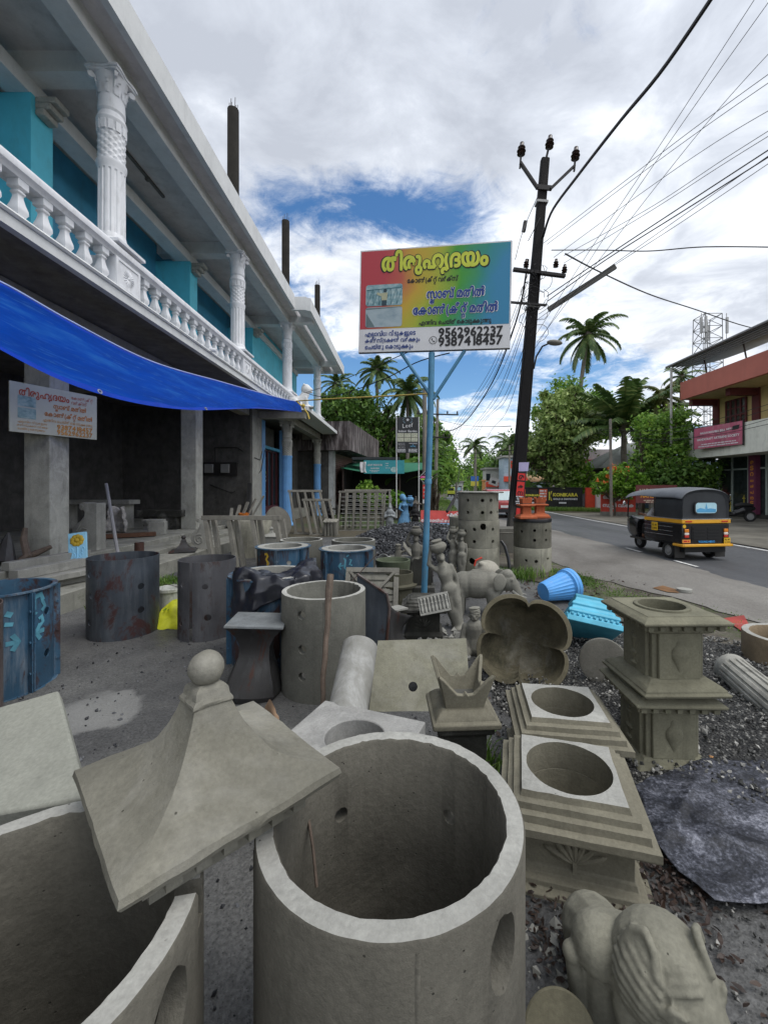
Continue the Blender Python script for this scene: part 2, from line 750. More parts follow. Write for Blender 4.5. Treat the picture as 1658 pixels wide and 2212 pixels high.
def blob(parts, voxel, smooth_it=3, dec=None):
 """one continuous body out of ('s', centre, radii) balls and ('l', p0, r0, p1, r1) tapered limbs"""
 b = MB()
 for q in parts:
  if q[0] == 's':
   b.sphere(q[1], q[2], 14, 10)
  elif q[0] == 'e':      # rotated ellipsoid: centre, radii, euler
   M = Matrix.Translation(q[1]) @ Euler(q[3]).to_matrix().to_4x4()
   b.sphere((0, 0, 0), q[2], 14, 10, M=M)
  elif q[0] == 'c':      # chain of (point, radius)
   ch = q[1]
   for (p0, r0), (p1, r1) in zip(ch, ch[1:]):
    b.tube([p0, p1], [r0, r1], 12)
   for p0, r0 in ch:
    b.sphere(p0, r0 * 1.0, 12, 8)
  elif q[0] == 'b':
   b.box(q[1], q[2], q[3] if len(q) > 3 else None)
 me = b.mesh('blob', MATS.setdefault('tmp', bpy.data.materials.new('tmp')))
 o = bpy.data.objects.new('blob', me)
 C.objects.link(o)
 m = o.modifiers.new('r', 'REMESH')
 m.mode = 'VOXEL'
 m.voxel_size = voxel
 if smooth_it:
  m = o.modifiers.new('s', 'SMOOTH')
  m.factor = 0.5
  m.iterations = smooth_it
 dg = bpy.context.evaluated_depsgraph_get()
 out = bpy.data.meshes.new_from_object(o.evaluated_get(dg))
 bpy.data.objects.remove(o)
 out.materials.clear()
 out.shade_smooth()
 return out


def blob_obj(name, parts, voxel, mat, parent=None, smooth_it=3):
 me = blob(parts, voxel, smooth_it)
 me.name = name
 me.materials.append(mat)
 return link(name, me, parent)


def jitter(me, amt, scale, seed=0.0):
 for q in me.vertices:
  q.co += Vector(mnoise.noise_vector(q.co * scale + Vector((seed, seed * 1.3, 0)))) * amt
 me.update()


def crumple(fn, nu, nv, amt, scale, seed):
 """grid function with folds"""
 def g(a, b):
  p = Vector(fn(a, b))
  d = mnoise.noise_vector(p * scale + Vector((seed, 0, 0)))
  e_ = mnoise.noise_vector(p * scale * 2.7 + Vector((0, seed, 0)))
  return p + d * amt + e_ * amt * 0.45
 return MB().grid(g, nu, nv)

# ================================================================== GROUND
def sheet(name, left, right, z, mat, kind='structure', step=None, bumpy=0.0, across=6, rag=0.0):
 """a strip between two edge polylines given as (Y, X)"""
 def interp(pl, y):
  for (a, xa), (b, xb_) in zip(pl, pl[1:]):
   if y <= b:
    return xa + (xb_ - xa) * (y - a) / (b - a)
  return pl[-1][1]
 ys = sorted({p[0] for p in left} | {p[0] for p in right})
 y0, y1 = max(left[0][0], right[0][0]), min(left[-1][0], right[-1][0])
 ys = [y for y in ys if y0 <= y <= y1]
 if step:
  k = int((min(y1, 20) - y0) / step)
  ys = sorted(set(ys) | {y0 + i * step for i in range(k)})
 b = MB()
 vs = []
 for y in ys:
  a, c = interp(left, y), interp(right, y)
  for i in range(across + 1):
   x = a + (c - a) * i / across
   if rag and i in (0, across):
    x += rag * (mnoise.noise(Vector((y * .9, i, 0))) + .7 * mnoise.noise(Vector((y * 3.1, i, 4))))
   zz = z
   if bumpy:
    zz += bumpy * (mnoise.noise(Vector((x * 0.9, y * 0.9, z))) + 0.5 * mnoise.noise(Vector((x * 3, y * 3, z)))) + bumpy
   vs.append((x, y, zz))
 w = across + 1
 fs = [(j * w + i, j * w + i + 1, (j + 1) * w + i + 1, (j + 1) * w + i) for j in range(len(ys) - 1) for i in range(across)]
 b.add(vs, fs)
 return tag(b.build(name, mat, smooth=180), kind=kind)


def m_earth():
 t = NT('earth', 0.9, 0.2)
 a = t.noise(0.25, 8, 0.7)
 b = t.noise(6, 6, 0.7)
 col = t.ramp(a, [(0.35, (.10, .085, .06)), (0.5, (.075, .07, .05)), (0.6, (.05, .075, .025)), (0.75, (.045, .085, .02))])
 col = t.mix(0.5, col, t.ramp(b, [(0.3, .3), (0.7, .7)]), 'OVERLAY')
 t.col(col)
 t.bump(b, 0.5, 0.03)
 return t.m


def m_yard():
 t = NT('yard_grit', 0.75, 0.35)
 a = t.noise(0.8, 7, 0.65, None, 0.3)
 col = t.ramp(a, [(0.3, (.05, .051, .052)), (0.45, (.078, .078, .078)), (.55, (.105, .105, .102)), (0.7, (.155, .153, .146))])
 f = t.noise(60, 5, 0.75)
 col = t.mix(0.75, col, t.ramp(f, [(0.32, .2), (0.68, .8)]), 'OVERLAY')
 sp = t.vor(70)
 col = t.mix(t.ramp(sp, [(0.1, 0.75), (0.2, 0.0)]), col, (.022, .022, .024))
 sp2 = t.vor(38)
 col = t.mix(t.ramp(sp2, [(0.05, 0.5), (0.1, 0.0)]), col, (.24, .24, .23))
 gm = t.n('ShaderNodeVectorMath', operation='DISTANCE')
 nz = t.n('ShaderNodeTexNoise')
 nz.inputs['Scale'].default_value = 3
 nz.inputs['Detail'].default_value = 6
 t.l(t.obj, nz.inputs['Vector'])
 va = t.n('ShaderNodeVectorMath', operation='MULTIPLY_ADD')
 t.l(nz.outputs[1], va.inputs[0])
 va.inputs[1].default_value = (.5, .5, 0)
 t.l(t.obj, va.inputs[2])
 t.l(va.outputs[0], gm.inputs[0])
 gm.inputs[1].default_value = (-2.17 + .25, 2.98 + .25, .02)
 col = t.mix(t.ramp(gm.outputs['Value'], [(.10, .8), (.26, .62), (.32, 0.0)]), col, (.25, .25, .24))
 t.col(col)
 wet = t.noise(1.4, 5, 0.6)
 t.l(t.ramp(wet, [(0.4, .4), (0.6, .9)]), t.b.inputs['Roughness'])
 n1 = t.bump(t.mix(0.5, f, t.noise(18, 6, 0.7)), 0.6, 0.02)
 t.bump(sp, 0.35, 0.012, n1)
 return t.m


def m_asphalt():
 t = NT('asphalt', 0.6, 0.4)
 a = t.noise(0.35, 6, 0.6, (1, 0.18, 1))
 col = t.ramp(a, [(0.3, (.055, .059, .066)), (0.5, (.082, .086, .092)), (0.7, (.125, .126, .128))])
 f = t.noise(110, 4, 0.7)
 col = t.mix(0.6, col, t.ramp(f, [(0.35, .3), (0.65, .7)]), 'OVERLAY')
 t.col(col)
 t.l(t.ramp(t.noise(0.5, 4, 0.6, (1, 0.2, 1)), [(0.4, .38), (0.65, .75)]), t.b.inputs['Roughness'])
 t.bump(f, 0.35, 0.008)
 return t.m


def m_sand():
 t = NT('sandy_shoulder', 0.85, 0.25)
 a = t.noise(0.6, 7, 0.65, (1, 0.5, 1), 0.3)
 col = t.ramp(a, [(0.3, (.105, .097, .086)), (0.5, (.17, .16, .145)), (0.7, (.235, .225, .205))])
 f = t.noise(45, 5, 0.7)
 col = t.mix(0.5, col, t.ramp(f, [(0.35, .3), (0.65, .7)]), 'OVERLAY')
 t.col(col)
 t.bump(f, 0.4, 0.012)
 return t.m


E_ = keep('earth', m_earth)
YARD = keep('yard', m_yard)
ASPH = keep('asphalt', m_asphalt)
SAND = keep('sand', m_sand)

g = MB().grid(lambda a, b: (-1500 + 3000 * a, -600 + 3000 * b, 0), 10, 10)
tag(g.build('ground', E_, smooth=None), kind='structure')
sheet('yard', [(-2, -4.4), (13.5, -4.4)], [(-2, 3.4), (3, 4.3), (4.6, 4.0), (7, 3.3), (10, 3.0), (13.5, 2.4)], 0.004, YARD, step=0.12, bumpy=0.012, across=78)
road_l = [(-20, 5.5), (10, 5.46), (16, 5.4), (22, 4.4), (30, 3.5), (35, 4.0), (50, 5.3), (69, 7.1), (110, 12.5), (200, 27), (320, 52)]
road_r = [(-20, 9.2), (10, 9.2), (16, 9.25), (22, 9.4), (30, 9.6), (35, 9.9), (50, 11.2), (69, 13.2), (110, 18.7), (200, 33.5), (320, 59)]
sheet('road', road_l, road_r, 0.036, ASPH)
sheet('road_shoulder', [(-6, 4.5), (3, 4.5), (5.3, 4.05), (7.5, 3.2), (10, 3.1), (16, 3.0), (30, 2.4), (36, 3.0)],
  [(-6, 5.75), (3, 5.7), (7.5, 5.62), (10, 5.7), (16, 5.5), (24, 4.3), (30, 3.6), (36, 4.1)], 0.04, SAND, step=0.18, bumpy=0.004, across=14, rag=.14)
LINEW = plain('road_paint', (.62, .62, .6), 0.6, var=0.3, dirt=0.7, scale=5, dirtcol=(.1, .1, .1))
for q in (0,):
 sheet('road_marking', [(2, 8.95), (20, 8.98), (30, 9.3), (36, 9.6), (69, 12.9)], [(2, 9.06), (20, 9.09), (30, 9.41), (36, 9.71), (69, 13.02)], 0.041, LINEW, across=1)
for (xx, ya, yb) in ((5.75, 8.3, 9.0), (5.72, 10.2, 10.9)):
 sheet('road_marking', [(ya, xx), (yb, xx)], [(ya, xx + .08), (yb, xx + .08)], 0.046, LINEW, across=1)
sheet('forecourt', [(4, 9.3), (22, 9.5), (26, 9.7)], [(4, 19.5), (22, 19.5), (26, 19.5)], 0.02,
  plain('forecourt_dirt', (.16, .15, .125), 0.85, 0.25, var=0.4, scale=0.9, bump=0.5, dirt=0.5), step=1.0, bumpy=0.01, across=12)


def m_soil():
 t = NT('verge_soil', .9, .2)
 a = t.noise(2.2, 8, .7)
 col = t.ramp(a, [(.32, (.05, .042, .033)), (.5, (.095, .085, .068)), (.66, (.15, .138, .112))])
 col = t.mix(t.ramp(t.noise(1.3, 7, .7), [(.52, 0.0), (.6, .6)]), col, (.055, .085, .022))
 f = t.noise(40, 5, .7)
 t.col(t.mix(.6, col, t.ramp(f, [(.32, .25), (.68, .75)]), 'OVERLAY'))
 t.bump(f, .6, .015)
 return t.m


sheet('verge', [(1.0, 3.3), (3, 3.3), (4.6, 2.7), (7, 2.2), (10, 1.6), (14, .6)], [(1.0, 5.0), (3, 4.9), (5.3, 4.5), (7.5, 3.7), (10, 3.6), (14, 3.5)], 0.03, keep('soil', m_soil), step=.2, bumpy=.003, across=10, rag=.25)


# ---- gravel and grass, things nobody could count
def m_gravel(name, c, light):
 def f():
  t = NT(name, 0.6, 0.4)
  gg = t.n('ShaderNodeNewGeometry')
  t.col(t.ramp(gg.outputs['Random Per Island'], [(0.0, sc(c, 0.5)), (0.6, c), (1.0, light)]))
  return t.m
 return keep(name, f)


ICO = bmesh.new()
bmesh.ops.create_icosphere(ICO, subdivisions=1, radius=1)
ICO_V = [tuple(q.co) for q in ICO.verts]
ICO_F = [tuple(q.index for q in f.verts) for f in ICO.faces]
OCT_V = [(1, 0, 0), (-1, 0, 0), (0, 1, 0), (0, -1, 0), (0, 0, 1), (0, 0, -1)]
OCT_F = [(0, 2, 4), (2, 1, 4), (1, 3, 4), (3, 0, 4), (2, 0, 5), (1, 2, 5), (3, 1, 5), (0, 3, 5)]


def stones(name, n, fn, r0, r1, mat, seed=0, kind='stuff', parent=None, heap=None):
 rnd = random.Random(seed)
 b = MB()
 if heap:
  heap(b)
 for _ in range(n):
  x, y, z = fn(rnd)
  r = r0 + (r1 - r0) * rnd.random() ** 2
  M = Matrix.Translation((x, y, z)) @ Euler((rnd.random() * 6, rnd.random() * 6, rnd.random() * 6)).to_matrix().to_4x4()
  k = [r * rnd.uniform(0.6, 1.3) for _ in range(3)]
  b.add([(q[0] * k[0] * rnd.uniform(.8, 1.2), q[1] * k[1] * rnd.uniform(.8, 1.2), q[2] * k[2] * 0.75) for q in OCT_V], OCT_F, 0, M)
 o = b.build(name, [mat, GBASE[0 if mat is DARKG else 1]], parent, smooth=None)
 return tag(o, kind=kind)


DARKG = m_gravel('black_gravel', (.035, .037, .042), (.16, .165, .175))
MIXG = m_gravel('mixed_gravel', (.085, .085, .08), (.40, .39, .36))


def m_gbase(name, c, light, s):
 def f():
  t = NT(name, .7, .4)
  vc = t.n('ShaderNodeTexVoronoi')
  vc.inputs['Scale'].default_value = s
  t.l(t.vec, vc.inputs['Vector'])
  sp = t.n('ShaderNodeSeparateColor')
  t.l(vc.outputs[1], sp.inputs[0])
  col = t.ramp(sp.outputs[0], [(0, sc(c, .45)), (.6, c), (1, light)])
  t.col(t.mix(t.ramp(vc.outputs[0], [(.3, 0.0), (.75, .9)]), col, (.012, .012, .012)))
  iv = t.ramp(vc.outputs[0], [(0, 1.0), (.7, 0.0)])
  t.bump(iv, 1.0, .02)
  return t.m
 return keep(name, f)


GBASE = [m_gbase('gravel_bed_dark', (.035, .037, .042), (.13, .135, .145), 24), m_gbase('gravel_bed_mixed', (.06, .06, .058), (.27, .265, .245), 55)]


def mound(x, y, cx, cy, rx, ry, h):
 d = ((x - cx) / rx) ** 2 + ((y - cy) / ry) ** 2
 k = max(0.0, 1 - d)
 return h * k ** 0.8 + 0.05 * k * mnoise.noise(Vector((x * 2, y * 2, 3)))


def heap_sheet(cx, cy, rx, ry, h, z=0.01):
 def f(b):
  def p(a, c):
   ang, rad = a * 2 * PI, c
   x, y = cx + rx * rad * math.cos(ang), cy + ry * rad * math.sin(ang)
   return (x, y, mound(x, y, cx, cy, rx, ry, h) + z - 0.02)
  b.grid(p, 40, 14, 1)
 return f


def heap_pts(cx, cy, rx, ry, h, z=0.01):
 def f(rnd):
  a, rr = rnd.random() * 2 * PI, math.sqrt(rnd.random()) * 1.04
  x, y = cx + rx * rr * math.cos(a), cy + ry * rr * math.sin(a)
  return x, y, mound(x, y, cx, cy, rx, ry, h) + z
 return f


# black heap beyond the blue post
tag(stones('gravel_heap', 5200, heap_pts(0.45, 11.2, 2.1, 3.0, 0.62), 0.018, 0.05, DARKG, 3, heap=heap_sheet(0.45, 11.2, 2.1, 3.0, 0.62)),
 'heap of black road gravel behind the blue sign post', 'gravel')
# low spread of gravel under the pillars on the right
tag(stones('gravel_spread', 9500, heap_pts(2.25, 3.15, 1.75, 1.75, 0.10), 0.007, 0.019, MIXG, 4, heap=heap_sheet(2.25, 3.15, 1.75, 1.75, 0.10)),
 'loose grey gravel spread round the two tier pillar', 'gravel')
tag(stones('gravel_litter', 2600, lambda r: (r.uniform(0.55, 2.2), r.uniform(0.75, 2.2), 0.022), 0.003, 0.013, MIXG, 5),
 'scattered gravel and grit round the animal statue', 'gravel')
tag(stones('yard_grit', 2600, lambda r: (lambda y: (r.uniform(-4.0, 0.6) , y, 0.02))(1.0 + 8 * r.random() ** 1.7), 0.003, 0.016, DARKG, 6),
 'dark grit and crumbs strewn over the concrete yard', 'grit')


def grass(name, n, fn, h0, h1, label, seed=0, mat=None):
 rnd = random.Random(seed)
 b = MB()
 for _ in range(n):
  x, y, z = fn(rnd)
  h = rnd.uniform(h0, h1)
  a = rnd.random() * 2 * PI
  lean = rnd.uniform(0.1, 0.9) * h
  dx_, dy_ = math.cos(a), math.sin(a)
  w = rnd.uniform(0.003, 0.007) * (1 + h * 3)
  px, py = -dy_ * w, dx_ * w
  vs = [(x - px, y - py, z), (x + px, y + py, z), (x + dx_ * lean * .4 + px * .8, y + dy_ * lean * .4 + py * .8, z + h * .65),
    (x + dx_ * lean * .4 - px * .8, y + dy_ * lean * .4 - py * .8, z + h * .65), (x + dx_ * lean, y + dy_ * lean, z + h)]
  b.add(vs, [(0, 1, 2, 3), (3, 2, 4)])
 o = b.build(name, mat or leafmat('grass_blade', (.05, .11, .015), (.12, .22, .035), (.26, .33, .09), 0.35), smooth=None)
 return tag(o, label, 'grass', kind='stuff')


def band(pts, w):
 """random point along a polyline with half width w"""
 def f(r):
  i = r.randrange(len(pts) - 1)
  t = r.random()
  a, b = pts[i], pts[i + 1]
  g1 = r.gauss(0, 0.5) * w
  g2 = r.gauss(0, 0.5) * w
  return a[0] + (b[0] - a[0]) * t + g1, a[1] + (b[1] - a[1]) * t + g2, 0.015
 return f


grass('grass_verge', 6000, lambda r: (lambda p: p if mnoise.noise(Vector((p[0] * 2.2, p[1] * 2.2, 1))) > -.05 else (3.0 + r.gauss(0, .15), 7.3 + r.gauss(0, .4), .02))(band([(2.8, 8.6), (2.8, 7.6), (3.1, 6.4), (3.55, 5.3), (3.85, 4.8)], 0.42)(r)), 0.012, 0.05, 'short green grass along the sandy edge of the road', 1)
grass('grass_by_step', 2600, band([(-3.95, 7.2), (-3.9, 6.3), (-3.7, 5.7)], 0.28), 0.02, 0.12, 'short grass growing along the foot of the step', 2)
grass('grass_tuft', 160, lambda r: (0.46 + r.gauss(0, .06), 2.35 + r.gauss(0, .12), 0.02), 0.04, 0.13, 'tuft of thin grass between the plinths and the front ring', 3)
grass('grass_far_verge', 9000, lambda r: (lambda y: (2.2 + 0.085 * (y - 24) + r.uniform(-1.6, 1.1), y, 0.02))(r.uniform(22, 52)), 0.08, 0.25, 'green grass beside the far road beyond the gravel heap', 4)
grass('grass_wall_foot', 5000, lambda r: (lambda k: (8.9 + 4.3 * k, 30.2 - 1.6 * k + r.uniform(-1.2, .3), 0.02))(r.random()), 0.08, 0.3, 'rough grass at the foot of the black painted wall', 5)
grass('weeds', 500, lambda r: (1.9 + r.gauss(0, .35), 7.35 + r.gauss(0, .18), 0.02), 0.05, 0.22, 'weeds growing at the foot of the stacked rings', 8)

# ================================================================== TWO STOREY BUILDING
WHITE = concrete('white_wash', (.742, .753, .753), 0.07, stain=0.2, bump=0.12, rough=0.7, age=.3)
WHITEP = plain('white_paint', (.76, .77, .80), 0.55, 0.4, var=0.06, bump=0.06, dirt=0.42, dirtcol=(.36, .36, .35))
GREYPL = concrete('grey_plaster', (.42, .42, .40), 0.2, stain=0.45, bump=0.25)
OLDCOL = concrete('old_column', (.50, .50, .46), 0.25, stain=0.75, bump=0.5, rough=0.9)
SHADEPL = concrete('shaded_plaster', (.107, .104, .100), 0.35, stain=0.6, bump=0.3)  # plaster colour lowered to put the hall's deep shade into the walls
STEPC = concrete('step_concrete', (.27, .27, .245), 0.3, stain=0.5, bump=0.5, moss=0.1)
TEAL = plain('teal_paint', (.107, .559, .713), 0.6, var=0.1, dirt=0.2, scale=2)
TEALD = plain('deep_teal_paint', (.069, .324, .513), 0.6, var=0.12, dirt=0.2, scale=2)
SKYB = plain('sky_blue_paint', (.14, .33, .62), 0.5, var=0.08, dirt=0.18, scale=3)
DARKC = concrete('dark_post', (.025, .023, .020), 0.3, stain=0.4, bump=0.4)
STEEL = plain('rebar', (.05, .035, .03), 0.7, var=0.2)
DARKGL = plain('dark_glass', (.02, .03, .035), 0.12, 0.5, var=0.3)
MAROON = plain('maroon_wood', (.09, .02, .025), 0.5, dirt=0.3)

BLD = thing('shop_building', 'two storey shop building with white balcony, fluted columns and open ground floor', 'building', (-6, 10, 0))


def bpart(mb, name, mat, par=None, bevel=0, smooth=35, fixn=False):
 o = mb.build(name, mat, par or BLD, smooth=smooth, bevel=bevel, fixn=fixn)
 if par is None:
  o.location = -Vector(BLD.location)
 return o


XZY = Matrix(((1, 0, 0, 0), (0, 0, 1, 0), (0, 1, 0, 0), (0, 0, 0, 1)))


def along_y(b, prof, y0, y1, mi=0):
 """extrude a profile of (x, z) points from y0 to y1"""
 return b.prism(prof, y0, y1, mi, XZY)


# platform and steps
b = MB().bb(-11, -5.42, -3, 26, 0, .46)
bpart(b, 'floor_slab', STEPC, bevel=.015)
b = MB().bb(-5.42, -4.85, -3, 15.5, 0, .36).bb(-4.85, -4.25, -3, 12.5, 0, .27)
st = bpart(b, 'step', STEPC, bevel=.015)
# hall walls
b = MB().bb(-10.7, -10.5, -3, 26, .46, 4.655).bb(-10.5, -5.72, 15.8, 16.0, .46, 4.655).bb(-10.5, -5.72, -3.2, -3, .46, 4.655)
bpart(b, 'hall_wall', SHADEPL)
b = MB().bb(-10.5, -10.44, 9.4, 10.5, .46, 2.7)
bpart(b, 'back_door', plain('dark_door', (.035, .03, .03), 0.6))
b = MB().bb(-5.98, -5.70, 16.0, 17.05, .3, 4.36)
bpart(b, 'wall', GREYPL)
# square columns
for yc in (1.6, 7.01, 11.82):
 b = MB().bb(-6.12, -5.70, yc - .2, yc + .2, .46, 4.4)
 bpart(b, 'square_column', OLDCOL, bevel=.012)
# beams below the slab
b = MB().bb(-6.1, -5.75, -3, 17, 4.32, 4.64)
for yc in (7.01, 11.82):
 b.bb(-10.5, -6.1, yc - .15, yc + .15, 4.3, 4.64)
b.bb(-5.74, -3.9, 16.75, 17.05, 4.36, 4.64)
b.bb(-5.08, -4.72, 17.05, 24.6, 4.36, 4.64)
b.bb(-5.74, -5.08, 23.95, 24.25, 4.36, 4.64)
bpart(b, 'ceiling_beam', concrete('beam_plaster', (.40, .39, .36), 0.15, stain=0.35, bump=0.2))
# balcony slab, white edge
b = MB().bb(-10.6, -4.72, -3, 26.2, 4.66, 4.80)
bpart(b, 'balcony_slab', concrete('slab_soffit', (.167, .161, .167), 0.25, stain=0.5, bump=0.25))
b = MB()
along_y(b, [(-4.71, 4.66), (-4.60, 4.66), (-4.60, 4.80), (-4.71, 4.80)], -3, 16.6)
along_y(b, [(-4.78, 4.803), (-4.575, 4.803), (-4.555, 4.83), (-4.575, 4.86), (-4.78, 4.86)], -3, 24.5)
b.bb(-4.59, -3.75, 16.6, 25.2, 4.66, 4.82)
bpart(b, 'balcony_edge', WHITE, fixn=True)
# handrail
b = MB()
along_y(b, [(-4.85, 5.34), (-4.62, 5.34), (-4.60, 5.38), (-4.565, 5.40), (-4.555, 5.46), (-4.57, 5.5), (-4.62, 5.54), (-4.85, 5.54)], -3, 24.4)
bpart(b, 'handrail', WHITEP, fixn=True)
# balusters
bal = MB()
prof = [(.085, 0), (.085, .03), (.06, .04), (.062, .055), (.085, .10), (.082, .145), (.06, .21), (.045, .28), (.046, .31), (.062, .325), (.062, .345), (.05, .355), (.05, .365), (.085, .385), (.085, .482)]
bal.lathe([(r * 1.25, z) for r, z in prof], 4, phase=PI / 4)
bm0 = bal.mesh('baluster', WHITEP, 50)
PED = [7.1, 12.5, 17.85, 24.1]
segs = [(3.55, 6.75), (7.45, 12.15), (12.85, 17.5), (18.2, 23.7)]
nb = 0
for a, c in segs:
 k = max(1, round((c - a) / 0.36))
 for i in range(k):
  o = bpy.data.objects.new('baluster', bm0)
  C.objects.link(o)
  o.parent = BLD
  o.location = Vector((-4.70, a + (c - a) * (i + .5) / k, 4.861)) - Vector(BLD.location)
  q = o.modifiers.new('bevel', 'BEVEL')
  q.width = .008
  q.limit_method = 'ANGLE'


# ornate column
def ornate(name, xc, yc, z0, zf, zd, zc, z1, r, mlow, mup, fl=14, par=None):
 b = MB()
 n = fl * 8

 def flute(a, i):
  if i < 5 or i > 8:
   return 1.0
  t_ = (a * fl / (2 * PI)) % 1.0
  return 0.93 if 0.28 < t_ < 0.72 else 1.0
 z0b = z0 + .2
 prof = [(r * 1.38, z0), (r * 1.42, z0 + .05), (r * 1.3, z0 + .1), (r * 1.12, z0 + .13), (r * 1.05, z0b), (r, z0b + .03), (r * .985, zf - .16), (r, zf - .14), (r, zf - .1), (r * 1.1, zf - .05), (r * 1.1, zf)]
 b.lathe(prof, n, (xc, yc, 0), rf=lambda a, i: 0.93 if (5 <= i <= 6 and 0.28 < (a * fl / (2 * PI)) % 1.0 < 0.72) else 1.0)
 o = bpart(b, name, mlow, par, smooth=30)
 # carved lattice band
 b = MB()
 m = 22
 rows = []
 for i in range(m + 1):
  rows.append((r * .93, zf + (zd - .16 - zf) * i / m))

 def diam(a, i):
  p = a * 9 / PI
  q = i * 0.5
  return 1 + .11 * abs(math.sin((p + q) * PI / 2)) * abs(math.sin((p - q) * PI / 2)) ** 0.7
 b.lathe(rows, 72, (xc, yc, 0), rf=diam)
 b.lathe([(r * .9, zd - .17), (r * 1.05, zd - .13), (r * 1.12, zd - .07), (r * 1.0, zd), (r * .9, zd + .05), (r * 1.0, zd + .09), (r * .95, zc)], 40, (xc, yc, 0))
 for k in range(12):
  a = 2 * PI * k / 12
  b.box((xc + r * .97 * math.cos(a), yc + r * .97 * math.sin(a), zd - .2), (r * .2, r * .34, .15), (0, 0, a), taper=1.15)
 o2 = b.build('lattice_band', mup, o, smooth=28)
 # capital
 b = MB()
 h = z1 - zc
 b.lathe([(r * .92, zc), (r * .95, zc + h * .35), (r * 1.15, zc + h * .8), (r * 1.2, zc + h * .84)], 32, (xc, yc, 0))
 for ring, (nn, hh, off) in enumerate(((10, .42, 0), (8, .62, .3))):
  for k in range(nn):
   a = 2 * PI * k / nn + off
   vs, fs = [], []
   for j in range(6):
    t_ = j / 5
    rad = r * (.97 + .08 * t_ + .32 * max(0, t_ - .55) ** 1.3 * 1.8)
    zz = zc + h * hh * (t_ if t_ < .85 else .85 - (t_ - .85) * .6)
    wd = r * .22 * math.sin(PI * (0.2 + 0.75 * t_))
    for sgn in (-1, 0, 1):
     rr = rad + (r * .05 if sgn == 0 else 0)
     vs.append((xc + rr * math.cos(a) - sgn * wd * math.sin(a), yc + rr * math.sin(a) + sgn * wd * math.cos(a), zz))
   for j in range(5):
    for s_ in (0, 1):
     fs.append((j * 3 + s_, j * 3 + s_ + 1, j * 3 + s_ + 4, j * 3 + s_ + 3))
   b.add(vs, fs)
 for k in range(4):
  a = PI / 4 + k * PI / 2
  cx_, cy_ = xc + r * 1.45 * math.cos(a), yc + r * 1.45 * math.sin(a)
  b.tube([(cx_ + .12 * r * math.sin(a), cy_ - .12 * r * math.cos(a), zc + h * .66), (cx_ - .12 * r * math.sin(a), cy_ + .12 * r * math.cos(a), zc + h * .66)], r * .24, 12)
  b.tube([(xc + r * .95 * math.cos(a), yc + r * .95 * math.sin(a), zc + h * .3), (xc + r * 1.2 * math.cos(a), yc + r * 1.2 * math.sin(a), zc + h * .7), (cx_, cy_, zc + h * .84)], r * .1, 6)

 def abacus(s):
  pts = []
  for k in range(4):
   a0 = PI / 4 + k * PI / 2
   for j in range(8):
    t_ = j / 8
    a = a0 + t_ * PI / 2
    rad = s * (1 - .34 * math.sin(PI * t_))
    pts.append((xc + rad * math.cos(a), yc + rad * math.sin(a)))
  return pts
 b.prism(abacus(r * 1.75), zc + h * .82, zc + h * .9)
 b.prism(abacus(r * 1.9), zc + h * .9, z1)
 b.build('capital', mup, o, smooth=30)
 return o


for yc in PED:
 ornate('column', -4.9, yc, 5.60, 7.02, 7.78, 8.10, 8.50, .20, WHITEP, WHITEP)
 # pedestal with a carved daisy
 b = MB().bb(-5.15, -4.60, yc - .33, yc + .28, 4.861, 5.34).bb(-5.18, -4.53, yc - .38, yc + .33, 5.545, 5.60)
 b.bb(-4.60, -4.588, yc - .33, yc - .28, 4.87, 5.33).bb(-4.60, -4.588, yc + .23, yc + .28, 4.87, 5.33)
 b.bb(-4.60, -4.588, yc - .28, yc + .23, 5.28, 5.33).bb(-4.60, -4.588, yc - .28, yc + .23, 4.87, 4.91)
 o = bpart(b, 'pedestal', WHITEP, bevel=.006)
 b = MB()
 for k in range(18):
  a = 2 * PI * k / 18
  M = Matrix.Translation((-4.60, yc - .02, 5.10)) @ Matrix.Rotation(a, 4, 'X')
  b.sphere((0, 0, .082), (.014, .013, .062), 6, 5, M=M)
 b.sphere((-4.60, yc - .02, 5.10), (.02, .028, .028), 8, 6)
 b.build('daisy', WHITEP, o)
for yc in PED[2:]:
 ornate('column', -4.9, yc, 0.0, 2.95, 3.62, 3.92, 4.36, .20, SKYB, concrete('grey_capital', (.40, .40, .38), 0.15, stain=0.3))
# upper storey walls, pilasters, beams
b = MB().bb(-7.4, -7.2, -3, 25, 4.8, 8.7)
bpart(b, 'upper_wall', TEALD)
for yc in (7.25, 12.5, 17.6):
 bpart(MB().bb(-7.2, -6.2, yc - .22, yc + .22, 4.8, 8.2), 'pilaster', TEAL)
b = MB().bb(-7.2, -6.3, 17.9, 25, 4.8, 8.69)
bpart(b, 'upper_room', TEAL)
b = MB().bb(-5.12, -4.76, -3, 25.5, 8.502, 8.80)
for yc in (7.1, 12.5, 17.85, 24.1):
 b.bb(-7.2, -5.12, yc - .16, yc + .16, 8.46, 8.80)
b.bb(-6.62, -6.22, -3, 25, 8.2, 8.46)
b.bb(-4.76, -3.8, 17.7, 18.0, 8.54, 8.80).bb(-4.76, -3.8, 23.95, 24.25, 8.54, 8.80)
bpart(b, 'roof_beam', WHITE)
for yc in (7.25, 12.5, 17.6):
 b = MB()
 for zz, w in ((7.95, .16), (8.05, .26), (8.15, .36)):
  b.bb(-6.2, -6.2 + w, yc - .15, yc + .15, zz - .051, zz + .05)
 bpart(b, 'corbel', GREYPL, bevel=.02)
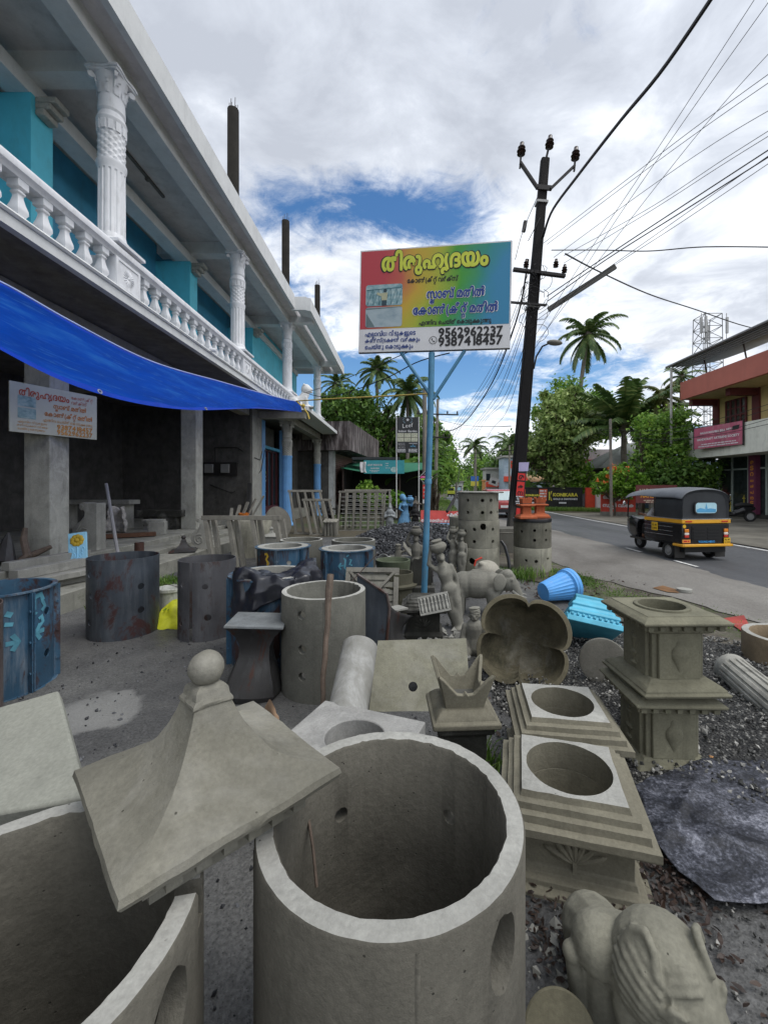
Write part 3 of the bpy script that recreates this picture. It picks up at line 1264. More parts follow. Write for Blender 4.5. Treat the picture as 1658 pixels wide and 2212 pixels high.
# roof
b = MB()
along_y(b, [(-11, 8.80), (-4.42, 8.80), (-4.42, 9.05), (-11, 9.2)], -3, 26)
bpart(b, 'roof_slab', concrete('roof_soffit', (.715, .702, .702), 0.14, stain=0.3, bump=0.2, age=.3), fixn=True)
b = MB()
along_y(b, [(-4.42, 8.72), (-4.29, 8.70), (-4.29, 9.24), (-4.42, 9.24)], -3, 16.7)
along_y(b, [(-4.28, 8.80), (-3.82, 8.70), (-3.82, 8.98), (-4.28, 9.05)], 16.8, 26)
along_y(b, [(-3.82, 8.62), (-3.65, 8.60), (-3.65, 9.10), (-3.82, 9.14)], 16.7, 26.1)
b.bb(-4.42, -3.82, 16.68, 16.82, 8.64, 9.16)
b.bb(-6.5, -3.82, 25.98, 26.1, 8.64, 9.16)
bpart(b, 'roof_fascia', WHITE, fixn=True)
# tube light on the balcony ceiling
b = MB().bar((-5.9, 8.9, 8.77), (-5.9, 10.4, 8.77), .06, .05)
b.sphere((-5.9, 9.75, 8.74), .06)
bpart(b, 'tube_light', plain('old_tube', (.12, .12, .11), 0.6))
b = MB().tube([(-4.60, 10.05, 4.9), (-4.42, 10.02, 4.86)], .045, 10)
bpart(b, 'spout', WHITEP)
# shop front under the portico
for q in ((-5.68, 17.05, 17.42), (-5.6, 20.3, 20.7)):
 bpart(MB().bb(-5.95, *q, .46, 4.36), 'blue_pilaster', SKYB)
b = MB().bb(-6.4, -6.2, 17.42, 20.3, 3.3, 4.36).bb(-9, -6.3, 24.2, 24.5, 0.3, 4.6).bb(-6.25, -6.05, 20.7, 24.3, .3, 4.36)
bpart(b, 'shop_wall', SHADEPL)
b = MB().bb(-6.2, -5.9, 17.42, 20.3, 3.3, 3.42)
bpart(b, 'lintel', TEALD)
b = MB().bb(-6.16, -6.1, 17.45, 20.28, .75, 3.3)
shopdoor = bpart(b, 'shop_door', DARKGL)
b = MB()
for yy in (17.45, 18.15, 18.85, 19.55, 20.25):
 b.bb(-6.11, -6.03, yy - .04, yy + .04, .46, 3.3)
b.bb(-6.11, -6.03, 17.42, 20.3, 3.22, 3.3).bb(-6.13, -6.01, 17.42, 20.3, .46, .78)
b.build('door_frame', MAROON, shopdoor)
b = MB().bb(-6.10, -6.075, 18.2, 18.82, 1.05, 2.95)
pst = b.build('door_poster', plain('poster_black', (.012, .014, .02), 0.4), shopdoor)
YZ = Matrix(((0, -1, 0, -6.07), (1, 0, 0, 18.2), (0, 0, 1, 0), (0, 0, 0, 1)))
PW = plain('poster_white', (.7, .7, .7), 0.5)
PY = plain('poster_yellow', (.5, .62, .05), 0.5)
for s_, zz, hh, mm in (('തിരുഹൃ', 2.25, .13, PY), ('വർക്സ്', 2.05, .11, PW), ('കോൺ(കീറ', 1.88, .11, PW), ('മതിൽ', 1.6, .08, PW), ('മതിൽ സ_ലാബ്', 1.42, .06, PW)):
 text(s_, .31, zz, hh, mm, pst, y=0, M=YZ, align='c', bold=.01)
b = MB().add([YZ @ Vector(q) for q in ((.2, 0, 2.55), (.42, 0, 2.55), (.42, 0, 2.62), (.36, 0, 2.75), (.22, 0, 2.72))], [(0, 1, 2, 3, 4)]).add([YZ @ Vector(q) for q in ((.22, 0, 1.15), (.42, 0, 1.15), (.42, 0, 1.3), (.22, 0, 1.3))], [(0, 1, 2, 3)])
b.build('print', PW, pst, smooth=None)
# meter board on the far hall wall
b = MB().bb(-7.5, -6.2, 15.70, 15.8, 2.05, 2.55)
mb_ = bpart(b, 'meter_board', plain('meter_wood', (.02, .018, .016), 0.6))
b = MB()
for x in (-7.2, -6.6):
 b.bb(x - .16, x + .16, 15.6, 15.7, 2.15, 2.48)
b.build('meter', plain('meter_box', (.22, .22, .21), 0.4), mb_, bevel=.02)
b = MB()
b.tube([(-7.0, 15.74, 2.5), (-7.0, 15.72, 3.1), (-6.2, 15.72, 3.1), (-5.95, 15.72, 2.95)], .018, 6)
b.tube([(-5.69, 17.3, 3.4), (-5.69, 16.8, 2.7), (-5.69, 16.2, 2.75), (-6.2, 15.75, 2.5)], .016, 6)
b.tube([(-5.66, 17.3, 3.15), (-5.68, 16.9, 2.3), (-5.8, 16.05, 1.75), (-6.4, 15.75, 1.4), (-7.2, 15.75, 1.7)], .014, 6)
b.build('cable', plain('black_cable', (.012, .012, .012), 0.5), mb_)

# unfinished posts over the roof
def roof_post(x, y, ztop, lab):
 o = MB().lathe([(.165, 0), (.16, ztop - 9.1)], 14).build('roof_post', DARKC)
 tag(o, lab, 'concrete post', 'unfinished posts on the roof')
 o.location = (x, y, 9.1)
 b = MB()
 for k in range(6):
  a = 2 * PI * k / 6 + .3
  b.tube([(.11 * math.cos(a), .11 * math.sin(a), ztop - 9.12), (.11 * math.cos(a) + .01, .11 * math.sin(a), ztop - 9.1 + .18 + .12 * (k % 3) / 2)], .009, 5)
 b.build('rebar', STEEL, o)


roof_post(-4.95, 12.3, 12.62, 'tallest dark concrete post with rebar on the roof, nearest the street corner')
roof_post(-4.95, 17.8, 12.85, 'middle dark concrete post with rebar standing on the roof')
roof_post(-4.95, 24.4, 13.3, 'shortest looking dark concrete post behind the folded roof corner')

# white lion on the slab corner
parts = [('c', [((0, -.25, .22), .2), ((0, .05, .3), .19), ((0, .18, .52), .17)]), ('s', (0, .22, .74), (.19, .2, .22)),
   ('s', (.0, .36, .74), (.1, .13, .1)), ('s', (0, .40, .64), (.08, .1, .045)), ('c', [((-.1, .2, .4), .08), ((-.11, .27, .06), .065), ((-.11, .36, .04), .06)]),
   ('c', [((.1, .2, .4), .08), ((.11, .27, .06), .065), ((.11, .36, .04), .06)]), ('c', [((-.16, -.2, .2), .13), ((-.17, .05, .06), .07)]),
   ('c', [((.16, -.2, .2), .13), ((.17, .05, .06), .07)]), ('s', (-.12, .14, .9), .055), ('s', (.12, .14, .9), .055), ('b', (0, .05, .02), (.5, .9, .06))]
o = blob_obj('lion_statue', parts, .022, WHITE)
tag(o, 'white seated lion statue with open mouth on the corner of the balcony slab', 'statue')
place(o, (-4.12, 16.95, 4.82), R(-75))

# blue tarpaulin slung under the balcony
TP = [(-330, 470, -4.6), (-150, 545, -4.6), (0, 608, -4.6), (150, 692, -4.58), (319, 777, -4.55), (480, 825, -4.45), (600, 858, -4.1), (648, 868, -3.9)]
BT = [(-330, 560, -3.9), (-150, 665, -3.9), (0, 754, -3.9), (137, 823, -3.9), (274, 866, -3.95), (410, 885, -4.0), (555, 882, -3.95), (652, 890, -3.88)]


def pl(px, py, X):
 return P(px, py, -X * 910 / (870 - px))


def interp_list(L, t):
 k = t * (len(L) - 1)
 i = min(int(k), len(L) - 2)
 f = k - i
 pts = [Vector(q) for q in L]
 a, b_ = pts[max(i - 1, 0)], pts[i]
 c, d = pts[i + 1], pts[min(i + 2, len(L) - 1)]
 return 0.5 * ((2 * b_) + (c - a) * f + (2 * a - 5 * b_ + 4 * c - d) * f * f + (3 * b_ - a - 3 * c + d) * f ** 3)


def tarp_pt(a, c):
 p0, p1 = interp_list(TP, a), interp_list(BT, a)
 q0, q1 = pl(*p0), pl(*p1)
 q = q0.lerp(q1, c)
 q.z -= .10 * math.sin(PI * c) * (1 - a * .8)
 n = mnoise.noise(Vector((q.y * 1.1, c * 3.0, 2))) * .06 + mnoise.noise(Vector((q.y * .8 + c * 5, c * 9, 5))) * .035 + abs(mnoise.noise(Vector((q.y * 1.6 - c * 3, c * 14, 8)))) * .03
 return (q.x, q.y, q.z + n * math.sin(PI * c) ** .5)


def m_tarp():
 t = NT('blue_tarp', 0.5, 0.12)
 a = t.noise(1.5, 6, 0.65, (1, .25, 2))
 col = t.ramp(a, [(0.3, (.0, .07, .52)), (0.55, (.0, .105, .74)), (0.75, (.03, .25, .88))])
 st = t.noise(7, 6, .7, (4, .22, 4), .3)
 col = t.mix(t.ramp(st, [(.55, 0.0), (.72, .55)]), col, (.10, .38, .92))
 t.col(col)
 t.bump(t.mix(.5, t.noise(6, 5, 0.6, (1, .3, 2)), t.noise(2.2, 3, .5, (3, .5, 3))), .5, .03)
 tr = t.n('ShaderNodeBsdfTranslucent')
 t.l(col, tr.inputs[0])
 m2 = t.n('ShaderNodeMixShader')
 m2.inputs[0].default_value = .62
 t.l(t.b.outputs[0], m2.inputs[1])
 t.l(tr.outputs[0], m2.inputs[2])
 t.l(m2.outputs[0], t.t.nodes['Material Output'].inputs[0])
 return t.m


tb = MB().grid(tarp_pt, 110, 24)
tb.fm = [1 if (i // 110) in (0, 22, 23) else 0 for i in range(len(tb.f))]
o = tb.build('tarpaulin', [keep('tarp', m_tarp), plain('tarp_border', (.0, .035, .36), .5, .1)], smooth=180)
tag(o, 'bright blue plastic tarpaulin slung along the underside of the balcony', 'tarpaulin')
b = MB()
b.tube([tarp_pt(i / 60, 0) for i in range(61)], .016, 6)
b.build('hem', plain('tarp_hem', (.35, .42, .7), .5), o)
for k in range(30, 108, 26):
 p_ = Vector(tarp_pt(k / 110, .97))
 MB().lathe([(.018, 0), (.034, .0), (.034, .012), (.018, .012)], 14, M=Matrix.Translation(p_) @ Vector((.9, -.2, .4)).to_track_quat('Z', 'Y').to_matrix().to_4x4(), close=True).build('eyelet', plain('eyelet', (.2, .22, .3), .4, .5), o)
# yellow rope from the tarpaulin to the sign post
rp = [P(640, 866, 15.3), P(700, 862, 12.5), P(780, 858, 10), P(860, 854, 7.8), P(924, 850, 6.30)]
o = MB().tube(rp, [.022, .02, .018, .014, .011], 6).build('rope', plain('yellow_rope', (.55, .40, .08), .7))
tag(o, 'yellow rope stretched from the blue tarpaulin to the sign post', 'rope')
b = MB().tube([P(640, 866, 15.3), P(655, 880, 15.2), P(664, 892, 15.1), P(668, 905, 15.1)], .03, 6)
b.sphere(P(655, 876, 15.15), .07, 8, 6)
b.build('knot', MATS['yellow_rope'], o)

# ---- sign board tied to the first square column
def sign_prints(root, title_m, body_m, num_m, w, h):
 pass


BD = thing('sign_board', 'cream painted board with red and orange Malayalam lettering on the square column', 'sign', rot=(0, 0, 0))
pa, pb = P(20, 870, 6.30), P(209, 908.5, 7.45)
d = (pb - pa)
wB = math.hypot(d.x, d.y)
hB = .762
BD.location = (pa + pb) / 2
BD.rotation_euler = (0, 0, math.atan2(d.y, d.x))
MB().bb(-wB / 2, wB / 2, -.012, .012, -hB / 2, hB / 2).build('board', plain('cream_board', (.50, .51, .42), .5, var=.08, dirt=.15, scale=2), BD, bevel=.004)
MB().bb(-wB / 2, wB / 2, .013, .045, -hB / 2, -hB / 2 + .05).bb(-wB / 2, wB / 2, .013, .045, hB / 2 - .05, hB / 2).build('board_frame', STEEL, BD)
RED = plain('sign_red', (.42, .07, .03), .6, var=.2)
ORG = plain('sign_orange', (.50, .17, .03), .6, var=.2)
AMB = plain('sign_amber', (.52, .24, .05), .6, var=.2)


def bx_(u):
 return -wB / 2 + u * wB


def bz_(v_):
 return hB / 2 - v_ * hB


text('തിരുഹൃദയം', bx_(.09), bz_(.25), 1.3, RED, BD, width=wB * .56, bold=.02)
text('കോൺ(കീറ_റ്', bx_(.67), bz_(.16), 1.3, RED, BD, width=wB * .27)
text('വർക്സ്', bx_(.67), bz_(.27), 1.3, RED, BD, width=wB * .19)
text('സ_ലാബ് മതിൽ', bx_(.46), bz_(.42), 1.3, ORG, BD, width=wB * .40, bold=.02)
text('കോൺ(കീറ_റ് മതിൽ', bx_(.36), bz_(.60), 1.3, ORG, BD, width=wB * .58, bold=.02)
text('എന~നിവ ചെയ്ത് കൊടുക~കുന~നു', bx_(.34), bz_(.72), 1.3, AMB, BD, width=wB * .60)
text('എല_ലാവിധ വീടുകളുടെ', bx_(.08), bz_(.80), 1.3, AMB, BD, width=wB * .31)
text('കൺസ്(ടക~ഷൻ വർക~കും', bx_(.07), bz_(.87), 1.3, AMB, BD, width=wB * .33)
text('ചെയ്തു കൊടുക~കും', bx_(.08), bz_(.94), 1.3, AMB, BD, width=wB * .29)
text('9387418457', bx_(.50), bz_(.855), 1, AMB, BD, width=wB * .44, bold=.03)
text('9562962237', bx_(.50), bz_(.965), 1, AMB, BD, width=wB * .44, bold=.03)


def m_print(name, a, b_, c, s=9):
 def f():
  t = NT(name, .5, .4)
  t.col(t.ramp(t.noise(s, 5, .6, (1, 1, 1.6)), [(.32, a), (.5, b_), (.68, c)]))
  return t.m
 return keep(name, f)


PHT = m_print('faded_print', (.12, .22, .22), (.28, .40, .38), (.42, .52, .48))
for v0, v1, nm in ((.26, .47, 'photo_print'), (.50, .71, 'photo_print')):
 flatpoly([(bx_(.08), bz_(v1)), (bx_(.27), bz_(v1)), (bx_(.27), bz_(v0)), (bx_(.08), bz_(v0))], -.015, PHT, BD, nm)

# ================================================================== CAST CONCRETE WARES IN THE YARD
RINGC = concrete('ring_concrete', (.144, .144, .130), 0.22, stain=0.3, bump=0.45)
RINGL = concrete('ring_concrete_front', (.140, .133, .115), 0.26, stain=0.35, bump=0.6)
RINGM = concrete('ring_concrete_mossy', (.276, .270, .229), 0.3, stain=0.6, bump=0.4, moss=0.12)
RINGB = concrete('ring_concrete_brown', (.26, .20, .135), 0.25, stain=0.3, bump=0.4)
CAPC = concrete('cap_concrete', (.205, .198, .168), 0.22, stain=0.2, bump=0.5, pale=0.25)
BASEC = concrete('base_concrete', (.216, .203, .160), 0.25, stain=0.3, bump=0.5)
PILC = concrete('pillar_concrete', (.195, .189, .141), 0.25, stain=0.4, bump=0.4, moss=0.05)
PALEC = concrete('pale_concrete', (.328, .328, .312), 0.2, stain=0.3, bump=0.4)
DARKW = concrete('weathered_dark', (.045, .045, .04), 0.5, stain=0.3, bump=0.6, pale=0.25)
STATC = concrete('statue_concrete', (.237, .232, .207), 0.18, stain=0.2, bump=0.25)
STATD = concrete('statue_dark', (.151, .146, .131), 0.2, stain=0.3, bump=0.3)
BOWLC = concrete('bowl_concrete', (.173, .155, .108), 0.4, stain=0.8, bump=0.5, moss=0.28, mosscol=(.04, .042, .02))
SLABC = concrete('slab_concrete', (.209, .205, .162), 0.25, stain=0.45, bump=0.35, pale=0.2)
FRAMC = concrete('frame_concrete', (.240, .232, .210), 0.22, stain=0.4, bump=0.4)
BLUEM = painted_steel('blue_mold', (.037, .093, .156), 0.62, 0.6)
RUSTM = painted_steel('dark_mold', (.06, .07, .085), 0.5, 0.2, 0.55)
BROWNM = painted_steel('brown_mold', (.085, .065, .06), 0.75, 0.1, 0.6)
BLACKM = painted_steel('black_mold', (.035, .034, .034), 0.45, 0.1, 0.45)
BLACKP = plain('black_plastic', (.012, .013, .016), 0.35, 0.5, var=.2)
WOODST = plain('stick_wood', (.12, .09, .07), 0.8, var=.35, scale=12, bump=.6, dirt=.5)


BROKEN = concrete('broken_concrete', (.27, .265, .235), .3, bump=.9)
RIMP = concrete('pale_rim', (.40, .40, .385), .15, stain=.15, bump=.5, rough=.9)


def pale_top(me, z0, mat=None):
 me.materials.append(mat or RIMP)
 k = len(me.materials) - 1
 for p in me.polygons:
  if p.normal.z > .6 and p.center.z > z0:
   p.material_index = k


def ring_mesh(Ro, H, t, holes=(), mat=RINGC, seed=0, rough=0.004, n=144, cuts=None):
 Ri = Ro - t
 b = MB()
 b.lathe([(Ro, 0), (Ro, H * .33), (Ro, H * .66), (Ro, H - .006), (Ro - .004, H), (Ri + .005, H), (Ri, H - .007), (Ri, H * .5), (Ri, 0)], n, close=True)
 me = b.mesh('ring', mat, None)
 rnd = random.Random(seed)
 for v in me.vertices:
  r = math.hypot(v.co.x, v.co.y)
  a = math.atan2(v.co.y, v.co.x)
  if v.co.z > H - .02:
   k = .6 * mnoise.noise(Vector((math.cos(a) * 9, math.sin(a) * 9, seed))) + .8 * max(0, mnoise.noise(Vector((math.cos(a) * 23, math.sin(a) * 23, seed))) - .1) + .5 * mnoise.noise(Vector((math.cos(a) * 40, math.sin(a) * 40, seed)))
   if r < Ro - t * .5:
    r2 = r + k * rough * 1.6
    v.co.x, v.co.y = r2 * math.cos(a), r2 * math.sin(a)
   v.co.z += k * rough * .7
 me.update()
 cut = MB()
 for h in holes:
  a, z, rr = h[:3]
  sz = h[3] if len(h) > 3 else 1.0
  M = Matrix.Rotation(R(a), 4, 'Z') @ Matrix.Translation((Ro, 0, z)) @ Matrix.Diagonal((1, 1, sz, 1)) @ Matrix.Rotation(R(90), 4, 'Y')
  cut.lathe([(rr, -t - .05), (rr, -t * .4), (rr * 1.15, .03)], 18, M=M, rf=(lambda a_, i, s=seed + z: 1 + .12 * mnoise.noise(Vector((math.cos(a_) * 2, math.sin(a_) * 2, s * 7)))))
 if cuts:
  cuts(cut)
 if cut.v:
  me = boolean_cut(me, cut, BROKEN)
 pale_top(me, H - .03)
 finish(me, 38)
 return me


def ring(name, label, loc, Ro, H, t, holes=(), mat=RINGC, seed=0, group=None, rz=0.0, rough=0.004, cat='concrete ring', cuts=None):
 o = link(name, ring_mesh(Ro, H, t, holes, mat, seed, rough, cuts=cuts))
 tag(o, label, cat, group)
 if rough < .0041 and H > .4:
  for a, rr in ((-80, Ro), (22, Ro - t), (-160, Ro)):
   M = Matrix.Rotation(R(a), 4, 'Z')
   b = MB()
   b.v, b.f, b.fm = [], [], []
   b.grid(lambda u_, v_: (rr + .003 * math.sin(PI * u_) * (1 if rr == Ro else -1) * (.6 + .6 * mnoise.noise(Vector((v_ * 14, a, seed)))), .005 * (u_ - .5) * 2 + .002 * mnoise.noise(Vector((v_ * 6, seed, a))), .01 + (H - .03) * v_), 4, 24, 0, M)
   b.build('mould_seam', mat, o)
 return place(o, loc, rz)


RG = 'cast concrete well rings'
ring('concrete_ring', 'large open concrete ring in the centre foreground with a broken slanting hole', (-.031, 1.088, 0), .333, .78, .05,
  [(-45, .66, .043, 1.75), (125, .575, .022), (52, .575, .022), (-118, .40, .03)], RINGL, 1, RG, rough=.004)
ring('concrete_ring', 'concrete ring at the lower left corner under the roof shaped cap', (-.741, .79, 0), .333, .78, .05,
  [(-7, .66, .044, 1.7), (150, .5, .025)], RINGL, 2, RG,
  cuts=lambda c: c.box((.295, .075, .76), (.06, .035, .11), (0, 0, .2)))
ring('concrete_ring', 'concrete ring with three small holes in a column, a wooden stick leaning on it', (-.637, 3.41, 0), .333, .78, .045,
  [(-109, .66, .032), (-108, .41, .032), (-108, .21, .03), (70, .6, .03)], RINGC, 3, RG)
ring('concrete_ring', 'plain concrete ring farthest left behind the blue mould marked 3', (-1.61, 6.7, 0), .333, .78, .042, [(-60, .5, .03), (60, .4, .03)], RINGC, 4, RG)
ring('concrete_ring', 'plain concrete ring behind the blue mould with the cyan arrow', (-.76, 6.5, 0), .333, .80, .042, [(-30, .3, .03)], RINGC, 5, RG)
ring('concrete_ring', 'low brown concrete ring cut by the right edge of the picture', (3.43, 3.75, 0), .333, .29, .06, [], RINGB, 6, RG)
ring('concrete_ring', 'concrete ring half hidden behind the tall stack of three rings', (1.36, 9.1, 0), .36, .98, .045, [(-120, .4, .035), (-130, .75, .035), (-110, .6, .03)], RINGM, 7, RG)
# tall stack of three
ws = 'stacked concrete rings at the roadside'
hol = [(-62, .36, .03), (-88, .36, .03), (-62, .14, .03), (-88, .14, .03), (-130, .36, .03), (-130, .14, .03), (-30, .36, .03), (-30, .14, .03)]
ring('stacked_ring', 'bottom ring of the tall pale stack left of the utility pole', (1.42, 7.95, 0), .385, .50, .05, [(-118, .27, .06), (-70, .12, .03), (-95, .2, .025)], RINGM, 11, ws)
ring('stacked_ring', 'middle ring of the tall pale stack, with the largest hole near its top edge', (1.425, 7.95, .505), .38, .50, .05, [(-87, .39, .058), (-112, .34, .03), (-58, .34, .03), (-112, .12, .03), (-58, .12, .03), (-140, .3, .03)], RINGM, 12, ws)
ring('stacked_ring', 'top ring of the tall pale stack with four holes in view', (1.415, 7.95, 1.01), .375, .49, .05, hol, RINGM, 13, ws)
o = MB().lathe([(.0, 0), (.42, 0), (.43, .012), (.42, .024), (0, .026)], 40).build('ring_lid', PALEC)  # concrete lid closing the top ring of the stack
jitter(o.data, .012, 6)
place(tag(o, 'thin round concrete lid lying on the tall pale stack', 'lid'), (1.46, 7.93, 1.505))
wr = 'stack of two rings under the terracotta pots'
hol2 = [(-100, .33, .026), (-62, .33, .026), (-100, .15, .026), (-62, .15, .026), (-35, .3, .026), (-140, .3, .026)]
ring('stacked_ring', 'lower mossy ring of the stack that carries the terracotta planters', (2.48, 8.1, 0), .35, .475, .045, [(-95, .24, .03), (-55, .28, .026), (-125, .25, .026)], RINGM, 14, ws)
ring('stacked_ring', 'upper darker ring of the stack that carries the terracotta planters', (2.48, 8.1, .48), .348, .475, .045, hol2, concrete('ring_dark_wet', (.16, .155, .13), .4, stain=.7, moss=.12), 15, ws)
o = MB().lathe([(0, 0), (.36, 0), (.365, .03), (.36, .06), (.0, .062)], 40).build('ring_lid', BLACKP)  # black lid on the upper ring, under the planters
place(tag(o, 'black round lid between the terracotta planters and the rings', 'lid'), (2.47, 8.1, .957))


# ---- lamp roof cap lying across the two front rings
def sq(a, i=0):
 return 1 / (math.sqrt(2) * max(abs(math.cos(a)), abs(math.sin(a))))


def cap_parts(b, s=1.0, ball=True):
 prof = [(.30, -.005), (.335, 0), (.343, .012), (.338, .027), (.315, .033), (.265, .042), (.215, .057), (.165, .081), (.125, .114), (.096, .150), (.074, .186), (.066, .206), (.070, .211), (.069, .217), (.060, .224), (.056, .240), (.050, .247), (.034, .254)]
 b.lathe([(r * s, z * s) for r, z in prof], 64, rf=sq)
 if ball:
  b.sphere((0, 0, .287 * s), .043 * s, 24, 16)


b = MB()
cap_parts(b)
b.lathe([(.24, -.072), (.25, -.07), (.25, -.045), (.27, -.04), (.27, -.005)], 4, phase=PI / 4)
for side in range(4):
 M = Matrix.Rotation(side * PI / 2, 4, 'Z')
 for k in range(6):
  b.box((-.14 + k * .056, -.197, -.025), (.03, .018, .036), M=M)
me = b.mesh('roof_cap', CAPC, 32)
for v in me.vertices:
 k = mnoise.noise(v.co * 40) * .0022 + mnoise.noise(v.co * 9) * .003
 v.co += Vector((k, k, k * .6))
finish(me, 32)
o = link('lamp_roof_cap', me)
tag(o, 'concrete lamp roof cap with ball finial lying across the two front rings', 'roof cap')
place(o, (-.5, 1.079, .853), rot=(R(.4), R(-.8), R(45.3)))
# slab behind the left ring
b = MB()
tp = [P(126, 1490, 1.60), P(190, 1722, 1.115), P(-330, 1815, 1.10), P(-260, 1600, 1.5)]
n_ = (tp[1] - tp[0]).cross(tp[2] - tp[0]).normalized()
n_ = n_ if n_.z < 0 else -n_


def quadslab(tp, th, nu=14, nv=14, rough=.002):
 b = MB()
 n = (tp[1] - tp[0]).cross(tp[3] - tp[0]).normalized()
 if n.z > 0:
  n = -n

 def f(sgn):
  def g(a, c):
   p = tp[0].lerp(tp[1], a).lerp(tp[3].lerp(tp[2], a), c)
   return p + n * (th if sgn else 0) + n * mnoise.noise(p * 14) * rough
  return g
 b.grid(f(0), nu, nv)
 o0 = len(b.v)
 b.grid(f(1), nu, nv)
 w = nu + 1
 edge = [i for i in range(w)] + [j * w + nu for j in range(1, nv + 1)] + [nv * w + i for i in range(nu - 1, -1, -1)] + [j * w for j in range(nv - 1, 0, -1)]
 for i, a in enumerate(edge):
  c = edge[(i + 1) % len(edge)]
  b.f.append((a, c, c + o0, a + o0))
  b.fm.append(0)
 return b


def centred(b):
 c = sum((Vector(q) for q in b.v), Vector()) / len(b.v)
 z = min(q[2] for q in b.v)
 c.z = z
 b.v = [tuple(Vector(q) - c) for q in b.v]
 return c


def put(b, name, mat, label, cat, group=None, smooth=35, bevel=0, fixn=False, parent=None):
 """link a builder made in world points as one thing with its origin at its base"""
 c = centred(b)
 o = b.build(name, mat, smooth=smooth, bevel=bevel, fixn=fixn)
 o.location = c
 return tag(o, label, cat, group)


put(quadslab(tp, .05), 'concrete_slab', concrete('fresh_slab', (.300, .307, .277), .1, stain=.1, bump=.25), 'pale smooth concrete slab leaning at the left edge behind the ring', 'slab', fixn=True, bevel=.008)

# stick on the ring, thin rod in the front ring
b = MB()
p0, p1 = P(713, 1240, 3.035), P(694, 1545, 2.70)
pts = [p1.lerp(p0, t / 8) + Vector((mnoise.noise(Vector((t * .7, 0, 0))) * .012, 0, 0)) for t in range(9)]
b.tube(pts, [.014, .016, .018, .019, .018, .02, .022, .026, .024], 8)
put(b, 'stick', WOODST, 'knotty wooden stick leaning against the middle concrete ring', 'stick')
b = MB().tube([P(662, 1740, 1.26), P(676, 1830, 1.19), P(684, 1915, 1.15)], .0045, 6)
b.tube([P(637, 1590, 1.42), P(662, 1740, 1.26)], .004, 6)
put(b, 'rod', WOODST, 'thin brown rod standing inside the front ring', 'rod')

# short column piece leaning behind the plinths
p0, p1 = P(778, 1392, 2.85), P(744, 1575, 2.42)
ax = (p0 - p1).normalized()
q_ = ax.to_track_quat('Z', 'Y').to_matrix().to_4x4()
L_ = (p0 - p1).length
b = MB().lathe([(.118, -.28), (.118, L_ - .1), (.115, L_ - .085), (.118, L_ - .07), (.117, L_ - .01), (.108, L_), (0, L_ + .004)], 40, M=Matrix.Translation(p1) @ q_)


def m_pipe():
 t = NT('pale_pipe', .75, .3)
 a = t.noise(4, 7, .7, (1.5, 1.5, .12), .3)
 col = t.ramp(a, [(.3, (.18, .175, .15)), (.5, (.27, .268, .25)), (.62, (.36, .36, .345)), (.72, (.2, .18, .13))])
 t.col(col)
 t.bump(t.noise(30, 5, .7), .3, .01)
 return t.m


put(b, 'column_piece', keep('pipe', m_pipe), 'pale round column piece leaning beside the slab with a hole', 'column piece')

# leaning slab with one hole
tp = [P(816, 1383, 3.45), P(1006, 1378, 3.45), P(1018, 1545, 2.96), P(795, 1545, 2.96)]
b = quadslab(tp, .05)
me = b.mesh('s', SLABC, None)
bmx = bmesh.new()
bmx.from_mesh(me)
bmesh.ops.recalc_face_normals(bmx, faces=bmx.faces)
bmx.to_mesh(me)
bmx.free()
cut = MB().tube([P(891, 1482, 3.0) , P(893, 1484, 3.6)], .034, 18)
me = boolean_cut(me, cut)
cc = sum((v.co for v in me.vertices), Vector()) / len(me.vertices)
cc.z = 0
for v in me.vertices:
 v.co -= cc
finish(me, 35)
o = place(link('concrete_slab', me), cc)
tag(o, 'flat stained concrete slab with one round hole, leaning in the middle of the yard', 'slab')

# crown shaped planter
t_ = thing('crown_planter', 'small square concrete planter with four pointed corner petals', 'planter', (.335, 2.43, .30), R(3))
b = MB().lathe([(.255, 0), (.262, .01), (.262, .032), (.24, .038), (.235, .05), (.20, .075), (.18, .085), (0, .085)], 4, phase=PI / 4)
b.build('base', BASEC, t_, bevel=.006)
b = MB()
out = [(-.105, 0), (.105, 0), (.118, .07), (.15, .205), (.125, .185), (.085, .135), (.045, .09), (.015, .085), (0, .105), (-.015, .085), (-.045, .09), (-.085, .135), (-.125, .185), (-.15, .205), (-.118, .07)]
for k in range(4):
 M = Matrix.Rotation(k * PI / 2, 4, 'Z') @ Matrix.Translation((0, -.105, .08)) @ Matrix.Rotation(R(106), 4, 'X')
 vs = [(x, z, 0) for x, z in out] + [(x * .96, z, -.022) for x, z in out]
 m = len(out)
 fs = [tuple(range(m)), tuple(range(2 * m - 1, m - 1, -1))] + [(i, m + i, m + (i + 1) % m, (i + 1) % m) for i in range(m)]
 b.add(vs, fs, 0, M)
b.build('petal_wall', BASEC, t_, fixn=True, bevel=.004)
b = MB().box((0, 0, .092), (.2, .2, .01))
b.build('soil', DARKW, t_)
b = MB().lathe([(.22, 0), (.22, .05), (.17, .07), (.17, .24), (.22, .26), (.22, .298)], 4, phase=PI / 4)
o = b.build('pedestal_block', DARKW, bevel=.008)
place(tag(o, 'dark weathered pedestal block under the crown planter', 'pedestal'), (.335, 2.43, 0), R(3))

# pale square plate with hole
b = MB().lathe([(.38, 0), (.38, .22), (.44, .26), (.44, .35)], 4, phase=PI / 4)
me = b.mesh('p', concrete('pale_plate', (.308, .308, .308), .25, stain=.35, bump=.5, pale=.3), None)
me = boolean_cut(me, MB().lathe([(.15, .1), (.15, .5)], 36, c=(.02, .06, 0)))
finish(me, 30)
o = link('plinth_block', me, bevel=.006)
place(tag(o, 'pale mottled square plinth with a round hole just behind the front ring', 'plinth'), (-.284, 2.077, 0), math.atan2(-.37, .93))
